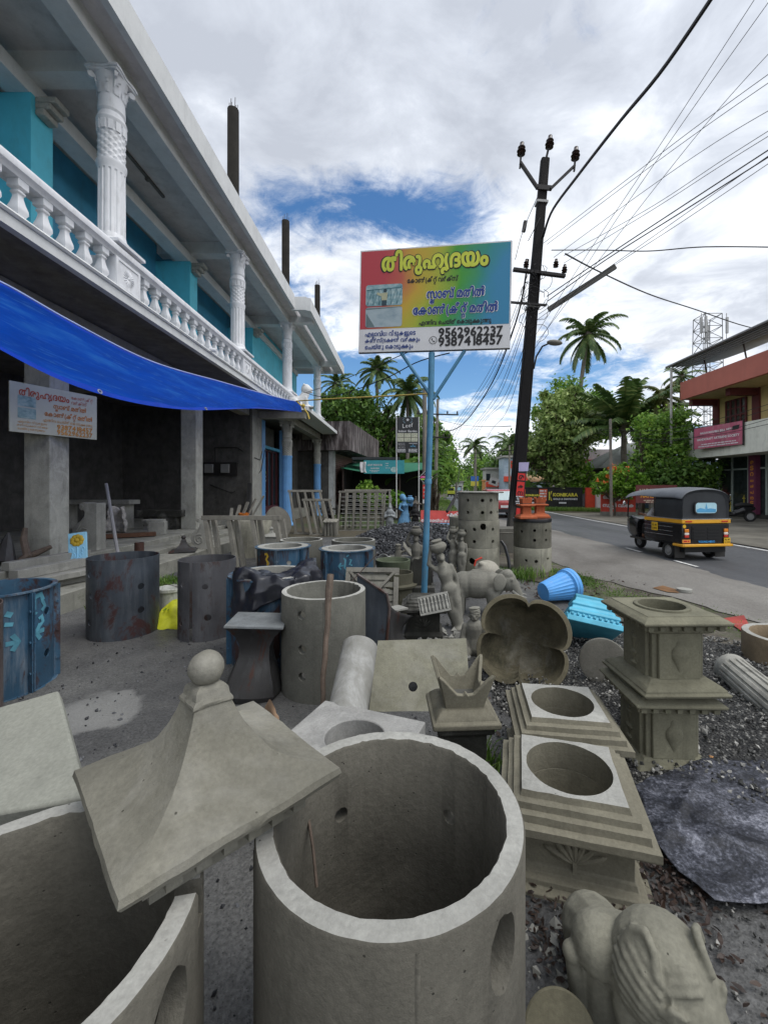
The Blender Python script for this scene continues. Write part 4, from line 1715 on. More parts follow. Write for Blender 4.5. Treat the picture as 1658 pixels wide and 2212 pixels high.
# cement bag
b = crumple(lambda a, c: P(560 + 42 * a, 1585 - 78 * c * (1 - abs(a - .55) * 1.1), 2.3 + .03 * math.sin(a * 6)), 12, 12, .012, 14, 3)
b2 = put(b, 'paper_bag', plain('kraft_paper', (.38, .25, .16), .8, var=.3, bump=.3), 'torn brown cement paper bag with printed letters', 'bag', smooth=180)
w3 = b2.location
tx = text('ment', 0, 0, .05, plain('print_black', (.02, .02, .025), .6), b2, bold=.03)
tx.matrix_parent_inverse = Matrix()
tx.location = P(583, 1583, 2.235) - w3
tx.rotation_euler = (0, R(-75), R(0))


# ---- stepped square bases with round sockets, on lotus pedestals
def stepped_base(label, loc, rz, hole=.178):
 t = thing('column_base', label, 'column base', loc, R(rz), 'square column bases with round sockets')
 q = math.sqrt(2)
 prof = [(.285, .245), (.288, .25), (.288, .278), (.262, .285), (.258, .312), (.236, .318), (.232, .342), (.206, .347), (.198, .37)]
 b = MB().lathe([(r * q, z) for r, z in prof], 4, phase=PI / 4)
 me = b.mesh('base', BASEC, None)
 bmx = bmesh.new()
 bmx.from_mesh(me)
 bmesh.ops.subdivide_edges(bmx, edges=bmx.edges, cuts=6, use_grid_fill=True)
 bmesh.ops.triangulate(bmx, faces=[f for f in bmx.faces if len(f.verts) > 4])
 bmx.to_mesh(me)
 bmx.free()
 for v in me.vertices:
  v.co += Vector(mnoise.noise_vector(v.co * 22 + Vector(loc))) * .0028
 me = boolean_cut(me, MB().lathe([(hole, .1), (hole, .5)], 48))
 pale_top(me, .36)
 finish(me, 30)
 link('moulding', me, t)
 q2 = MB().lathe([(.27 * q, 0), (.285 * q, .008), (.285 * q, .034), (.258 * q, .042), (.256 * q, .065), (.228 * q, .072), (.222 * q, .095), (.215 * q, .1), (.215 * q, .235), (.23 * q, .244)], 4, phase=PI / 4)
 me = q2.mesh('pedestal', BASEC, None)
 me = boolean_cut(me, MB().lathe([(hole, .03), (hole, .5)], 48))
 finish(me, 30)
 body = link('pedestal', me, t, bevel=.004)
 b = MB()
 for k in range(7):           # lotus
  a = R(-66 + 22 * k)
  M = Matrix.Translation((0, -.217, .125)) @ Matrix.Rotation(a, 4, 'Y')
  ln = .125 if abs(k - 3) > 2 else .105 if abs(k - 3) else .10
  b.sphere((0, 0, ln * .52), (.014, .013, ln * .5), 8, 8, M=M)
 b.box((0, -.217, .112), (.016, .014, .05))
 b.build('lotus_relief', BASEC, body)
 return t


stepped_base('nearer square column base with round socket, beside the front ring, lotus carved below', (.729, 1.861, 0), -15.3)
stepped_base('farther square column base with round socket, directly behind the nearer one', (.915, 2.43, 0), -8, .17)


# ---- two tier pillar
def tier(label, loc, rz, group):
 t = thing('pillar_tier', label, 'pillar section', loc, R(rz), group)
 q = math.sqrt(2)
 b = MB().lathe([(.215 * q, 0), (.235 * q, .008), (.24 * q, .022), (.225 * q, .03), (.225 * q, .04), (.205 * q, .058), (.175 * q, .07), (.16 * q, .085)], 4, phase=PI / 4)
 b.build('plinth', PILC, t, bevel=.004)
 b = MB().box((0, 0, .21), (.29, .29, .27))
 for k in range(4):
  M = Matrix.Rotation(k * PI / 2, 4, 'Z')
  b.box((.0, -.15, .21), (.235, .03, .262), M=M)
 sh = b.build('shaft', PILC, t, bevel=.006)
 for k in range(4):
  M = Matrix.Rotation(k * PI / 2, 4, 'Z')
  b = MB()
  if k % 2 == 0:      # leaf bud
   prof = [(.0, .0), (.01, .02), (.022, .045), (.044, .085), (.05, .11), (.045, .135), (.025, .155), (.02, .165), (.022, .175), (.012, .19), (0, .197)]
  else:               # vase
   prof = [(.03, 0), (.032, .008), (.012, .02), (.012, .035), (.034, .06), (.036, .07), (.012, .085), (.014, .12), (.03, .145), (.034, .16), (.018, .17), (.024, .18), (.0, .195)]
  b.lathe([(r, z + .11) for r, z in prof], 16, c=(0, 0, 0), M=M @ Matrix.Translation((0, -.163, 0)) @ Matrix.Diagonal((1, .45, 1, 1)))
  b.build('carved_relief', PILC, sh)
 b = MB().lathe([(.165 * q, .335), (.18 * q, .345), (.18 * q, .36), (.2 * q, .365), (.2 * q, .39), (.235 * q, .395), (.243 * q, .402), (.243 * q, .412), (.225 * q, .425), (.20 * q, .438), (.2 * q, .442)], 4, phase=PI / 4)
 me = b.mesh('cornice', PILC, None)
 me = boolean_cut(me, MB().lathe([(.125, .35), (.125, .5), (.13, .6)], 40))
 finish(me, 30)
 co = link('cornice', me, t, bevel=.004)
 b = MB()
 for k in range(4):
  M = Matrix.Rotation(k * PI / 2, 4, 'Z')
  for j in range(7):
   b.box((-.195 + j * .065, -.207, .377), (.03, .028, .026), M=M)
 b.build('dentil', PILC, co, bevel=.002)
 b = MB().lathe([(.125, .30), (.15, .438), (.145, .452), (.135, .455), (.124, .452), (.122, .3)], 40)
 b.build('socket_rim', PILC, co)
 return t


pg = 'two tier carved pillar'
tier('lower tier of the carved square pillar beside the black sheet', (1.52, 2.52, 0), -2, pg)
tier('upper tier of the carved square pillar with an open round socket on top', (1.53, 2.50, .456), 1, pg)

# ---- disc leaning behind the pillar, small discs
M = Matrix.Translation(P(1302, 1428, 3.35)) @ Euler((R(78), R(10), R(-25))).to_matrix().to_4x4()
put(MB().lathe([(0, 0), (.17, 0), (.18, .01), (.175, .05), (.15, .055), (0, .05)], 36, M=M), 'round_disc', STATD, 'dark round concrete disc leaning behind the carved pillar', 'disc')
M = Matrix.Translation((.432, 1.165, .088)) @ Euler((R(62), 0, R(-6))).to_matrix().to_4x4()
b = MB().lathe([(0, 0), (.088, 0), (.096, .004), (.098, .012), (.094, .016), (0, .014)], 48, M=M)
put(b, 'round_disc', concrete('mossy_disc', (.15, .14, .1), .4, stain=.5, moss=.25), 'small mossy round disc standing at the bottom edge beside the animal statue', 'disc')
put(MB().lathe([(0, 0), (.1, 0), (.1, .04), (.08, .045), (0, .04)], 28, M=Matrix.Translation((4.2, 6.3, .05))), 'round_disc', PALEC, 'small pale disc lying on the sandy road shoulder behind the pillar', 'disc')

# ---- fluted column piece
p0, p1 = Vector((2.66, 3.42, .13)), Vector((2.40, 2.42, .12))
ax = (p0 - p1)
M = Matrix.Translation(p1) @ ax.normalized().to_track_quat('Z', 'Y').to_matrix().to_4x4()
Lf = ax.length


def fl(a, i):
 return 0.9 if (1 <= i <= 3 and 0.3 < (a * 16 / (2 * PI)) % 1.0 < 0.75) else 1.0


b = MB().lathe([(.128, 0), (.125, .05), (.122, Lf * .5), (.12, Lf - .1), (.122, Lf - .09), (.124, Lf - .005), (.11, Lf)], 128, M=M, rf=fl)
put(b, 'fluted_column_piece', concrete('fluted_pale', (.36, .355, .33), .3, stain=.7, bump=.5), 'fluted concrete column piece lying on the gravel at the right edge', 'column piece', smooth=28)


# ---- black sheet over the gravel
top = [(1369, 1706), (1425, 1683), (1499, 1652), (1560, 1650), (1632, 1650), (1720, 1655), (1850, 1660)]
bot = [(1371, 1712), (1414, 1831), (1464, 1896), (1544, 1961), (1609, 1966), (1720, 1958), (1900, 1990)]


def il2(L, t):
 k = t * (len(L) - 1)
 i = min(int(k), len(L) - 2)
 f = k - i
 return L[i][0] * (1 - f) + L[i + 1][0] * f, L[i][1] * (1 - f) + L[i + 1][1] * f


def sheet_pt(a, c):
 x0, y0 = il2(top, a)
 x1, y1 = il2(bot, a)
 p = G(x0, y0, .05).lerp(G(x1, y1, .03), c)
 q = Vector((p.x * 3, p.y * 3, 1))
 z = .03 * abs(mnoise.noise(q * .7)) + .028 * abs(mnoise.noise(q * 1.5 + Vector((4, 2, 0)))) + .012 * abs(mnoise.noise(q * 3.7)) + .004 * abs(mnoise.noise(q * 11))
 for lx, ly, ca, w, hh in ((1.35, 2.0, .25, .03, .05), (1.7, 1.75, 1.35, .02, .035), (1.9, 2.1, .7, .025, .04), (1.15, 1.85, 2.3, .018, .03), (1.55, 1.6, 1.9, .02, .03)):
  dd = (p.x - lx) * math.cos(ca) + (p.y - ly) * math.sin(ca)
  z += hh * .45 * max(0, 1 - abs(dd) / (w * 2.2))
 p.z += z * (.5 + .5 * math.sin(PI * min(1, max(0, c)))) + .015
 return p


def m_sheet():
 t = NT('black_sheet', .5, .3)
 a = t.noise(3.2, 10, .78, (1, 1.8, 1), .8)
 b_ = t.noise(70, 4, .75)
 m = t.mix(.42, a, b_)
 col = t.ramp(m, [(.42, (.012, .013, .017)), (.49, (.034, .037, .048)), (.55, (.10, .105, .13)), (.65, (.32, .33, .38))])
 t.col(col)
 t.bump(t.noise(14, 7, .7), .5, .02)
 return t.m


b = MB().grid(sheet_pt, 96, 64)
put(b, 'plastic_sheet', keep('black_sheet', m_sheet), 'crumpled black plastic sheet with whitish dust lying over the gravel', 'plastic sheet', smooth=24).modifiers.new('solid', 'SOLIDIFY').thickness = .003

# ---- animal statue in the corner
hx, hy = .705, 1.15


def onh(az, el, k=1.0):
 return (hx + .128 * k * math.cos(R(el)) * math.cos(R(az)), hy + .128 * k * math.cos(R(el)) * math.sin(R(az)), .295 + .12 * k * math.sin(R(el)))


parts = [('e', (hx, hy, .295), (.128, .128, .12), (0, 0, 0)),
   ('c', [((hx + .02, hy - .06, .25), .10), ((hx + .05, hy - .14, .17), .078), ((hx + .07, hy - .2, .10), .062)]),
   ('c', [((hx - .03, hy + .06, .24), .10), ((hx - .08, hy + .14, .2), .09), ((hx - .08, hy + .24, .14), .1)]),
   ('e', (.575, 1.245, .255), (.075, .078, .078), (0, 0, 0)), ('c', [((.60, 1.27, .2), .06), ((.60, 1.28, .03), .07)]), ('c', [((.63, 1.18, .16), .045), ((.64, 1.14, .1), .05), ((.64, 1.12, .03), .055)]),
   ('s', (.500, 1.25, .225), .028), ('c', [((.505, 1.26, .2), .022), ((.53, 1.27, .05), .026)])]
for k in range(9):      # mane folds
 el = 54 - 11 * k
 parts.append(('c', [(onh(172 + 2 * k, el, 1.02), .009), (onh(196, el - 3, 1.055), .011), (onh(218, el - 12, 1.05), .010), (onh(238 - k, el - 25, 1.01), .007)]))
for k in range(3):      # brow furrows
 parts.append(('c', [(onh(246, 42 - k * 9, 1.0), .006), (onh(266, 47 - k * 9, 1.035), .008), (onh(286, 44 - k * 9, 1.0), .006)]))
for az, el in ((207, 50), (-22, 48)):       # ears: a rim round a hollow
 parts.append(('c', [(onh(az - 24, el - 14, 1.03), .012), (onh(az - 20, el + 4, 1.15), .011), (onh(az, el + 12, 1.22), .012), (onh(az + 20, el + 3, 1.16), .011), (onh(az + 25, el - 16, 1.03), .011)]))
 parts.append(('c', [(onh(az - 8, el + 4, 1.06), .012), (onh(az + 8, el + 3, 1.06), .012)]))
for az in (250, 326):       # lids and eyes
 parts.append(('c', [(onh(az - 12, 4, 1.04), .006), (onh(az - 3, 14, 1.09), .008), (onh(az + 9, 9, 1.07), .007)]))
 parts.append(('c', [(onh(az - 12, 4, 1.04), .006), (onh(az, 0, 1.07), .006), (onh(az + 9, 9, 1.05), .006)]))
 parts.append(('s', onh(az - 2, 7, 1.03), .012))
me = blob(parts, .0055, 1)
cc = Vector((hx - .05, hy, 0))
for v in me.vertices:
 v.co -= cc
me.materials.append(concrete('animal_grey', (.21, .205, .17), .2, stain=.25, bump=.4))
o = place(link('animal_statue', me), cc)
tag(o, 'grey concrete animal statue with small ears and furrowed brow, bottom right corner', 'statue')

# ---- quatrefoil bowl standing on its edge
def quat(a, i=0):
 return .76 + .24 * abs(math.sin(2 * a)) ** .55


prof = [(.05, -.31), (.22, -.29), (.33, -.19), (.40, -.05), (.425, 0), (.42, .012), (.385, .012), (.37, -.02), (.33, -.13), (.22, -.22), (.06, -.25), (.0, -.252)]
b = MB().lathe(prof, 96, rf=lambda a, i: quat(a) if i > 0 and i < 11 else 1)
jb = b
M = Matrix.Diagonal((1, 1, 1, 1)) @ Matrix.Translation((.975, 3.42, .355)) @ Matrix.Rotation(R(-14), 4, 'Z') @ Matrix.Rotation(R(72), 4, 'X') @ Matrix.Rotation(R(-9), 4, 'Z') @ Matrix.Diagonal((.95, .93, 1, 1))
bb_ = MB().add(b.v, b.f, 0, M)
bb_.fm = [1 if 6 <= i // 96 <= 10 else 0 for i in range(len(b.f))]
o = put(bb_, 'quatrefoil_bowl', [BOWLC, concrete('bowl_inside', (.11, .098, .066), .6, stain=.9, bump=.8, pale=.3, moss=.5, mosscol=(.02, .022, .012))], 'large mossy four lobed concrete bowl tipped on its edge', 'bowl', smooth=50)

# ---- blue planter lying on its side
def flp(a, i):
 return 1 - (.045 * abs(math.cos(a * 12)) if 1 <= i <= 3 else 0)


prof = [(.11, 0), (.118, .012), (.15, .18), (.18, .35), (.185, .36), (.205, .37), (.205, .40), (.212, .41), (.212, .45), (.2, .46), (.19, .455), (.175, .36), (.11, .02), (0, .02)]
axd = Vector((.92, .36, .13)).normalized()
M = Matrix.Translation(P(1172, 1272, 5.75)) @ axd.to_track_quat('Z', 'Y').to_matrix().to_4x4() @ Matrix.Diagonal((1.08, 1.08, 1.08, 1))
b = MB().lathe(prof, 96, M=M, rf=flp)
zmin = min(q[2] for q in b.v)
b.v = [(q[0], q[1], q[2] - zmin + .01) for q in b.v]
put(b, 'blue_planter', plain('planter_blue', (.10, .36, .78), .5, var=.1, dirt=.25, scale=6, dirtcol=(.35, .32, .28)), 'sky blue fluted planter tipped over on its side beside the road', 'planter', smooth=30)
# ---- turquoise stepped base
q = math.sqrt(2)
prof = [(.25 * q, 0), (.25 * q, .05), (.23 * q, .06), (.22 * q, .09), (.235 * q, .10), (.23 * q, .13), (.2 * q, .15), (.19 * q, .18), (.2 * q, .19), (.195 * q, .21), (.165 * q, .24), (.155 * q, .28), (.16 * q, .29), (.16 * q, .31)]
M = Matrix.Translation((1.80, 4.12, .12)) @ Euler((R(-34), R(10), R(-12))).to_matrix().to_4x4()
b = MB().lathe(prof, 4, phase=PI / 4, M=M)
for k in range(4):
 M2 = M @ Matrix.Rotation(k * PI / 2, 4, 'Z')
 for j in range(9):
  b.box((-.2 + .05 * j, -.238, .075), (.024, .02, .025), M=M2)
b.bb(-.11, .11, -.11, .11, .31, .33, M=M)
zmin = min(q_[2] for q_ in b.v)
b.v = [(q_[0], q_[1], q_[2] - zmin + .005) for q_ in b.v]
put(b, 'turquoise_plinth', plain('turquoise_paint', (.090, .419, .581), .5, var=.14, dirt=.2, scale=7, dirtcol=(.02, .2, .35)), 'bright turquoise stepped plinth with dentils lying tilted on the gravel', 'plinth', bevel=.006)


# ================================================================== STEEL MOULDS
def mould(name, label, loc, Ro, H, mat, rz=0, gap=0, flanges=(), rim=True, holes=(), seed=0, inner=None, cat='steel mould', group='steel casting moulds'):
 t = thing(name, label, cat, loc, R(rz), group)
 n = 64
 b = MB()
 th = .008
 k0 = int(n * gap / 360)
 vs, fs = [], []
 seq = range(n + 1 - k0) if gap else range(n)
 prof = [(Ro, 0), (Ro, H * .25), (Ro, H * .5), (Ro, H * .75), (Ro, H), (Ro - th, H), (Ro - th, H * .5), (Ro - th, 0)]
 for k in seq:
  a = 2 * PI * k / n + R(gap) / 2
  for j, (r, z) in enumerate(prof):
   rr = r
   if gap:
    e_ = k / (n - k0)
    rr = r * (1 + .03 * (1 - z / H) * (abs(e_ - .5) * 2) ** 3 * (1 if e_ > .5 else -1))
   vs.append((rr * math.cos(a), rr * math.sin(a), z))
 m = len(prof)
 last = len(seq) - 1 if gap else len(seq)
 for k in range(last):
  k2 = (k + 1) % len(seq)
  for j in range(m):
   j2 = (j + 1) % m
   fs.append((k * m + j, k2 * m + j, k2 * m + j2, k * m + j2))
 if gap:
  fs.append(tuple(range(m)))
  fs.append(tuple(range(last * m + m - 1, last * m - 1, -1)))
 b.add(vs, fs)
 me = b.mesh('shell', mat, None)
 if holes:
  cut = MB()
  for a, z, rr in holes:
   M = Matrix.Rotation(R(a), 4, 'Z') @ Matrix.Translation((Ro, 0, z)) @ Matrix.Rotation(R(90), 4, 'Y')
   cut.lathe([(rr, -.05), (rr, .04)], 16, M=M)
  me = boolean_cut(me, cut)
 finish(me, 35)
 link('shell', me, t)
 if rim:
  for z in (H - .011, .001):
   MB().lathe([(Ro - .002, z), (Ro + .028, z), (Ro + .028, z + .013), (Ro - .002, z + .013)], 64, close=True).build('rim_flange', mat, t)
 for a in flanges:
  b = MB()
  M = Matrix.Rotation(R(a), 4, 'Z')
  b.box((Ro + .02, -.008, H / 2), (.045, .008, H - .03), M=M)
  b.box((Ro + .02, .008, H / 2), (.045, .008, H - .03), M=M)
  for z in (.2, .5, .8):
   b.tube([(Ro + .025, -.022, H * z), (Ro + .025, .022, H * z)], .011, 6, M=M)
  b.build('seam_flange', mat, t)
 if inner:
  b = MB().lathe([(Ro - th - .001, H * .3), (Ro - th - .001, H + .004), (Ro - th - inner, H + .004), (Ro - th - inner, H * .3)], 64, close=True)
  me = b.mesh('cast_ring', PALEC, 40)
  jitter(me, .003, 30)
  link('cast_ring', me, t)
 return t


def on_cyl(root, Ro, pts_list, mat, name, lift=.004):
 """paint marks: flat strokes bent round a cylinder; each stroke is a list of (angle deg, z) with a width"""
 for pts, w in pts_list:
  b = MB()
  vs, fs = [], []
  P_ = [(R(a) * Ro, z) for a, z in pts]
  for i, (s_, z) in enumerate(P_):
   s0, z0 = P_[max(i - 1, 0)]
   s1, z1 = P_[min(i + 1, len(P_) - 1)]
   dx_, dz_ = s1 - s0, z1 - z0
   L = math.hypot(dx_, dz_) or 1
   nx, nz = -dz_ / L * w / 2, dx_ / L * w / 2
   for sg in (-1, 1):
    a = (s_ + sg * nx) / Ro
    vs.append(((Ro + lift) * math.cos(a), (Ro + lift) * math.sin(a), z + sg * nz))
  for i in range(len(P_) - 1):
   fs.append((2 * i, 2 * i + 1, 2 * i + 3, 2 * i + 2))
  b.add(vs, fs)
  b.build(name, mat, root, smooth=None)


CYAN = plain('cyan_chalk', (.096, .300, .396), .7, var=.3)
YELP = plain('yellow_chalk', (.55, .36, .04), .7, var=.3)
mould('ring_mould', 'dark rust streaked steel mould cylinder in front of the steps', (-3.08, 4.66, 0), .34, .85, painted_steel('rust_streak_mold', (.045, .055, .069), .62, .2, .5, (.05, .018, .016)), rim=False,
  holes=[(-118, .70, .035), (-112, .48, .03), (-30, .55, .035), (-30, .3, .035), (-118, .2, .03)])
mould('ring_mould', 'brownish slit steel mould cylinder standing open at its seam', (-2.13, 4.60, 0), .288, .83, painted_steel('slit_mold', (.074, .074, .081), .5, .15, .55, (.055, .035, .032)), rz=-100, gap=9, rim=False,
  holes=[(-20, .6, .03), (30, .58, .03), (35, .26, .035), (-25, .2, .03), (80, .62, .03)])
t_ = mould('ring_mould', 'blue steel mould with cyan arrows cut by the left edge', (-3.24, 3.36, 0), .355, .80, BLUEM, flanges=(-14, -62, 38, 100), holes=[(11, .60, .032), (11, .26, .032)])
ar = []
for a0, z0, sg in ((-31, .43, 1), (-2, .46, -1)):
 ar += [([(a0 - 7 * sg, z0), (a0 + 5 * sg, z0)], .035), ([(a0 - 1 * sg, z0 + .06), (a0 + 5 * sg, z0), (a0 - 1 * sg, z0 - .06)], .035)]
ar += [([(-10, .74), (-10, .62), (-7, .60)], .04), ([(-10, .74), (0, .75), (3, .70)], .04), ([(2, .7), (6, .65), (1, .62)], .03), ([(-3, .56), (1, .58), (3, .53), (-1, .51)], .03), ([(-38, .66), (-32, .64)], .04), ([(-39, .58), (-31, .57)], .03)]
on_cyl(t_, .355, ar, CYAN, 'paint_mark')
mould('ring_mould', 'rusty brown steel mould just entering at the left edge', (-2.93, 2.60, 0), .34, .84, BROWNM, rim=False, holes=[(10, .55, .03)])
t_ = mould('ring_mould', 'blue mould marked with a yellow 3, filled with a fresh concrete ring', (-1.645, 5.8, 0), .345, .80, BLUEM, flanges=(-88, -35, 170), holes=[(-108, .62, .03), (-62, .62, .03)], inner=.085)
on_cyl(t_, .345, [([(-116, .73), (-111, .74), (-108, .71), (-112, .67), (-107, .62), (-111, .55), (-117, .56)], .03)], YELP, 'paint_mark')
t_ = mould('ring_mould', 'blue mould with a cyan arrow and number 2, filled with a fresh concrete ring', (-.74, 5.6, 0), .345, .80, BLUEM, flanges=(-128, -40, 60), inner=.085)
on_cyl(t_, .345, [([(-100, .62), (-90, .63)], .02), ([(-95, .66), (-100, .62), (-95, .58)], .02), ([(-90, .72), (-86, .70), (-88, .60), (-84, .58), (-86, .48)], .02), ([(-84, .74), (-79, .76)], .015), ([(-78, .70), (-74, .70), (-78, .64), (-72, .63)], .018),
     ([(-142, .66), (-138, .64)], .02), ([(-136, .70), (-133, .66)], .02)], CYAN, 'paint_mark')
t_ = mould('ring_mould', 'blue mould half covered by the crumpled black plastic', (-1.235, 3.97, 0), .355, .80, BLUEM, flanges=(-150, -60), inner=.05)


# crumpled black plastic on that mould
def blk(a, c):
 ang = R(-175 + 215 * a)
 if c < .45:
  r = .06 + .32 * c / .45
  z = .80 + .10 * math.sin(PI * c / .45 * .5) * (0.5 + 0.5 * math.sin(a * 9))
 else:
  k = (c - .45) / .55
  r = .375 + .035 * k + .02 * math.sin(a * 40)
  z = .83 - .36 * k * (0.45 + .55 * abs(math.sin(a * 5.3 + .6)))
 return (-1.18 + r * math.cos(ang), 3.97 + r * math.sin(ang), z)


b = crumple(blk, 60, 26, .035, 6, 4.2)
o = put(b, 'black_plastic', plain('bin_plastic', (.014, .015, .022), .28, .6, var=.25), 'crumpled black plastic wrap lying over the blue mould', 'plastic wrap', smooth=180)
o.modifiers.new('solid', 'SOLIDIFY').thickness = .003

# dark cap mould upside down, small table like top
t_ = thing('cap_mould', 'black steel cap mould turned upside down with a pale flat top', 'steel mould', (-1.16, 3.27, 0), R(8), 'steel cap moulds')
t_.scale = (.82, .82, 1)
t_.rotation_euler = (R(-3), R(4), R(8))
b = MB()
prof = [(.27, .0), (.30, .05), (.27, .14), (.22, .24), (.19, .32), (.19, .40), (.24, .47), (.32, .53), (.36, .55)]
b.lathe(prof, 64, rf=lambda a, i: sq(a) * (1 - .0) if i > 3 else (sq(a) * .5 + .5))
b.build('body', BLACKM, t_, fixn=True)
b = MB().lathe([(.36, .55), (.365, .555), (.365, .57), (.35, .575), (0, .575)], 4, phase=PI / 4)
b.build('top_plate', concrete('splashed_plate', (.17, .185, .20), .35, stain=.4, pale=.15), t_, bevel=.005)

# half of a cap mould standing on edge: flat back plate and curved flank
t_ = thing('cap_mould', 'dark half of a cap mould standing on edge with rusty rim', 'steel mould', (-.28, 3.98, 0), R(20), 'steel cap moulds')
b = MB().add([(-.16, 0, 0), (.06, -.16, 0), (.10, -.18, .50), (.08, -.16, .62), (-.15, .02, .78)], [(0, 1, 2, 3, 4)])
o = b.build('back_plate', RUSTM, t_, solid=.012, smooth=None)
b = MB().grid(lambda a, c: (.09 + (.34 * a ** 1.5) * (1 - .35 * math.sin(PI * c)), -.17 + .25 * a, .04 + (.60 - .32 * a ** .6) * c), 12, 14)
b.build('curved_flank', BLACKM, t_, solid=.01)
b = MB().tube([(-.15, .02, .79), (.08, -.165, .63), (.10, -.185, .50), (.06, -.165, .0)], .014, 6)
b.build('rim', BROWNM, t_)
b = MB().box((.26, .12, .40), (.22, .14, .016), (0, .05, .4))
b.build('ledge', PALEC, t_)

# square panel seen from its ribbed inside
t_ = thing('ribbed_panel', 'square grey panel showing its ribbed hipped inside, leaning behind the moulds', 'panel', (-.395, 4.98, 0), rot=(R(-24), 0, R(-4)))
b = MB().bb(-.33, .33, -.02, .02, .0, .06).bb(-.33, .33, -.02, .02, .60, .66).bb(-.33, -.27, -.02, .02, .06, .6).bb(.27, .33, -.02, .02, .06, .6)
b.build('frame', FRAMC, t_, bevel=.004)
b = MB().bb(-.27, .27, .03, .045, .06, .6)
for k in range(6):
 b.bb(-.27, .27, .012, .03, .09 + k * .085, .15 + k * .085)
b.build('slat', concrete('panel_grey', (.24, .235, .21), .2, stain=.4), t_)
b = MB().bar((-.28, -.006, .61), (.0, .02, .3), .05, .03).bar((.28, -.006, .61), (0, .02, .3), .05, .03).bar((-.28, -.006, .05), (0, .02, .3), .05, .03).bar((.28, -.006, .05), (0, .02, .3), .05, .03)
b.build('rib', FRAMC, t_)
put(MB().tube([P(760, 1255, 4.75), P(815, 1195, 5.0)], .006, 6), 'rod', STEEL, 'thin bent rod resting on the ribbed panel', 'rod')

# pots behind the sign post
def pot(name, label, loc, prof, mat, cat='pot', n=40):
 o = MB().lathe(prof, n).build(name, mat)
 return place(tag(o, label, cat), loc)


MOSSP = concrete('mossy_pot', (.12, .115, .085), .4, stain=.6, moss=.25)
pot('pot', 'dark mossy pot with a thick rim behind the ribbed panel', (-.06, 5.35, 0), [(.17, 0), (.2, .2), (.2, .33), (.235, .36), (.24, .385), (.2, .39), (.185, .40), (.19, .53), (.17, .53), (.155, .4), (0, .35)], MOSSP)
pot('shallow_trough', 'shallow black trough with green wet inside, behind the mossy pot', (-.14, 6.1, 0), [(.2, 0), (.24, .45), (.25, .56), (.22, .56), (.2, .5), (0, .5)], concrete('trough_green', (.1, .12, .08), .4, moss=.3), 'trough')
M = Matrix.Translation((-.30, 6.55, .56)) @ Euler((R(80), 0, R(-42))).to_matrix().to_4x4()
t_ = thing('bucket', 'pale grey bucket lying on its side on the gravel heap edge', 'bucket', (-.30, 6.75, .42), rot=(R(76), 0, R(-30)))
MB().lathe([(.09, -.2), (.105, .0), (.112, .02), (.118, .025), (.118, .045), (.108, .045), (.1, .0), (.085, -.19), (0, -.19)], 32).build('body', plain('bucket_grey', (.45, .46, .46), .5, dirt=.3), t_)
b = MB().tube([(.12 * math.cos(R(a)), .12 * math.sin(R(a)), .03) for a in range(0, 181, 15)], .004, 5)
b.build('handle', STEEL, t_)
b = MB().box((-.30, 6.75, .15), (.3, .3, .30), (0, 0, .3))
put(b, 'concrete_block', STATD, 'low concrete block under the grey bucket', 'block', bevel=.01)
t_ = thing('bucket', 'white paint splashed bucket standing by the yellow bag', 'bucket', (-2.96, 5.35, 0))
MB().lathe([(.11, 0), (.135, .29), (.15, .295), (.15, .33), (.14, .34), (.125, .3), (.1, .01), (0, .01)], 32).build('body', plain('bucket_white', (.50, .51, .47), .55, dirt=.7, scale=9), t_)
b = MB().tube([(.152 * math.cos(R(a)), .152 * math.sin(R(a)), .31 - .10 * math.sin(R(a))) for a in range(180, 361, 15)], .004, 5)
b.build('handle', STEEL, t_)

# yellow bag
b = crumple(lambda a, c: (-2.62 + .46 * (a - .5) * (1 - .2 * c), 4.95 + .5 * (c - .5), .02 + .26 * math.sin(PI * min(1, c * 1.05)) ** .8 * math.sin(PI * (.12 + .76 * a)) ** .7), 26, 26, .035, 8, 8.4)
o = put(b, 'yellow_bag', plain('bag_yellow', (.55, .56, .03), .55, var=.25, scale=8), 'crumpled bright yellow woven bag on the ground between the moulds', 'bag', smooth=180)
b = MB()
rnd = random.Random(5)
for k in range(7):
 x, y = -.1 + .05 * (k % 4), -.08 + .07 * (k // 4)
 b.bar((x, y - .08, .19 + .02 * rnd.random()), (x + .03, y + .02, .22 + .03 * rnd.random()), .012, .004)
b.build('print', plain('bag_green', (.10, .22, .02), .6), o)

# ================================================================== FRAMES, LADDERS
def bar_frame(label, loc, w, h, nb, lean, shear=0.0, rz=0, rails=(0., 1.), pairs=False, horiz=0, group='concrete window frames', scale=.075):
 t = thing('window_frame', label, 'window frame', loc, rot=(R(lean), 0, R(rz)), group=group)
 b = MB()
 for q in rails:
  b.bar((-w / 2 + shear * (1 - q), 0, h * q), (w / 2 + shear * (1 - q), 0, h * q), scale * 1.6, scale * 1.1, up=(0, 0, 1))
 b.build('rail', FRAMC, t, bevel=.006)
 for k in range(nb):
  x = -w / 2 + scale + (w - 2 * scale) * k / (nb - 1)
  b = MB()
  b.bar((x + shear, .0, .02), (x, 0, h - .03), scale, scale * 1.5, up=(0, 1, 0))
  if pairs:
   b.bar((x + shear + .08, .16, .02), (x + .08, .16, h - .03), scale, scale * 1.3, up=(0, 1, 0))
  o = b.build('bar', FRAMC, t, bevel=.005)
 if horiz:
  b = MB()
  for k in range(horiz):
   z = h * (.08 + .84 * (k + .5) / horiz)
   b.bar((-w / 2 + .1, .0, z), (w / 2 - .1, .0, z), .016, .016)
  b.build('crossbar', plain('pale_bar', (.42, .42, .40), .7), t)
 return t


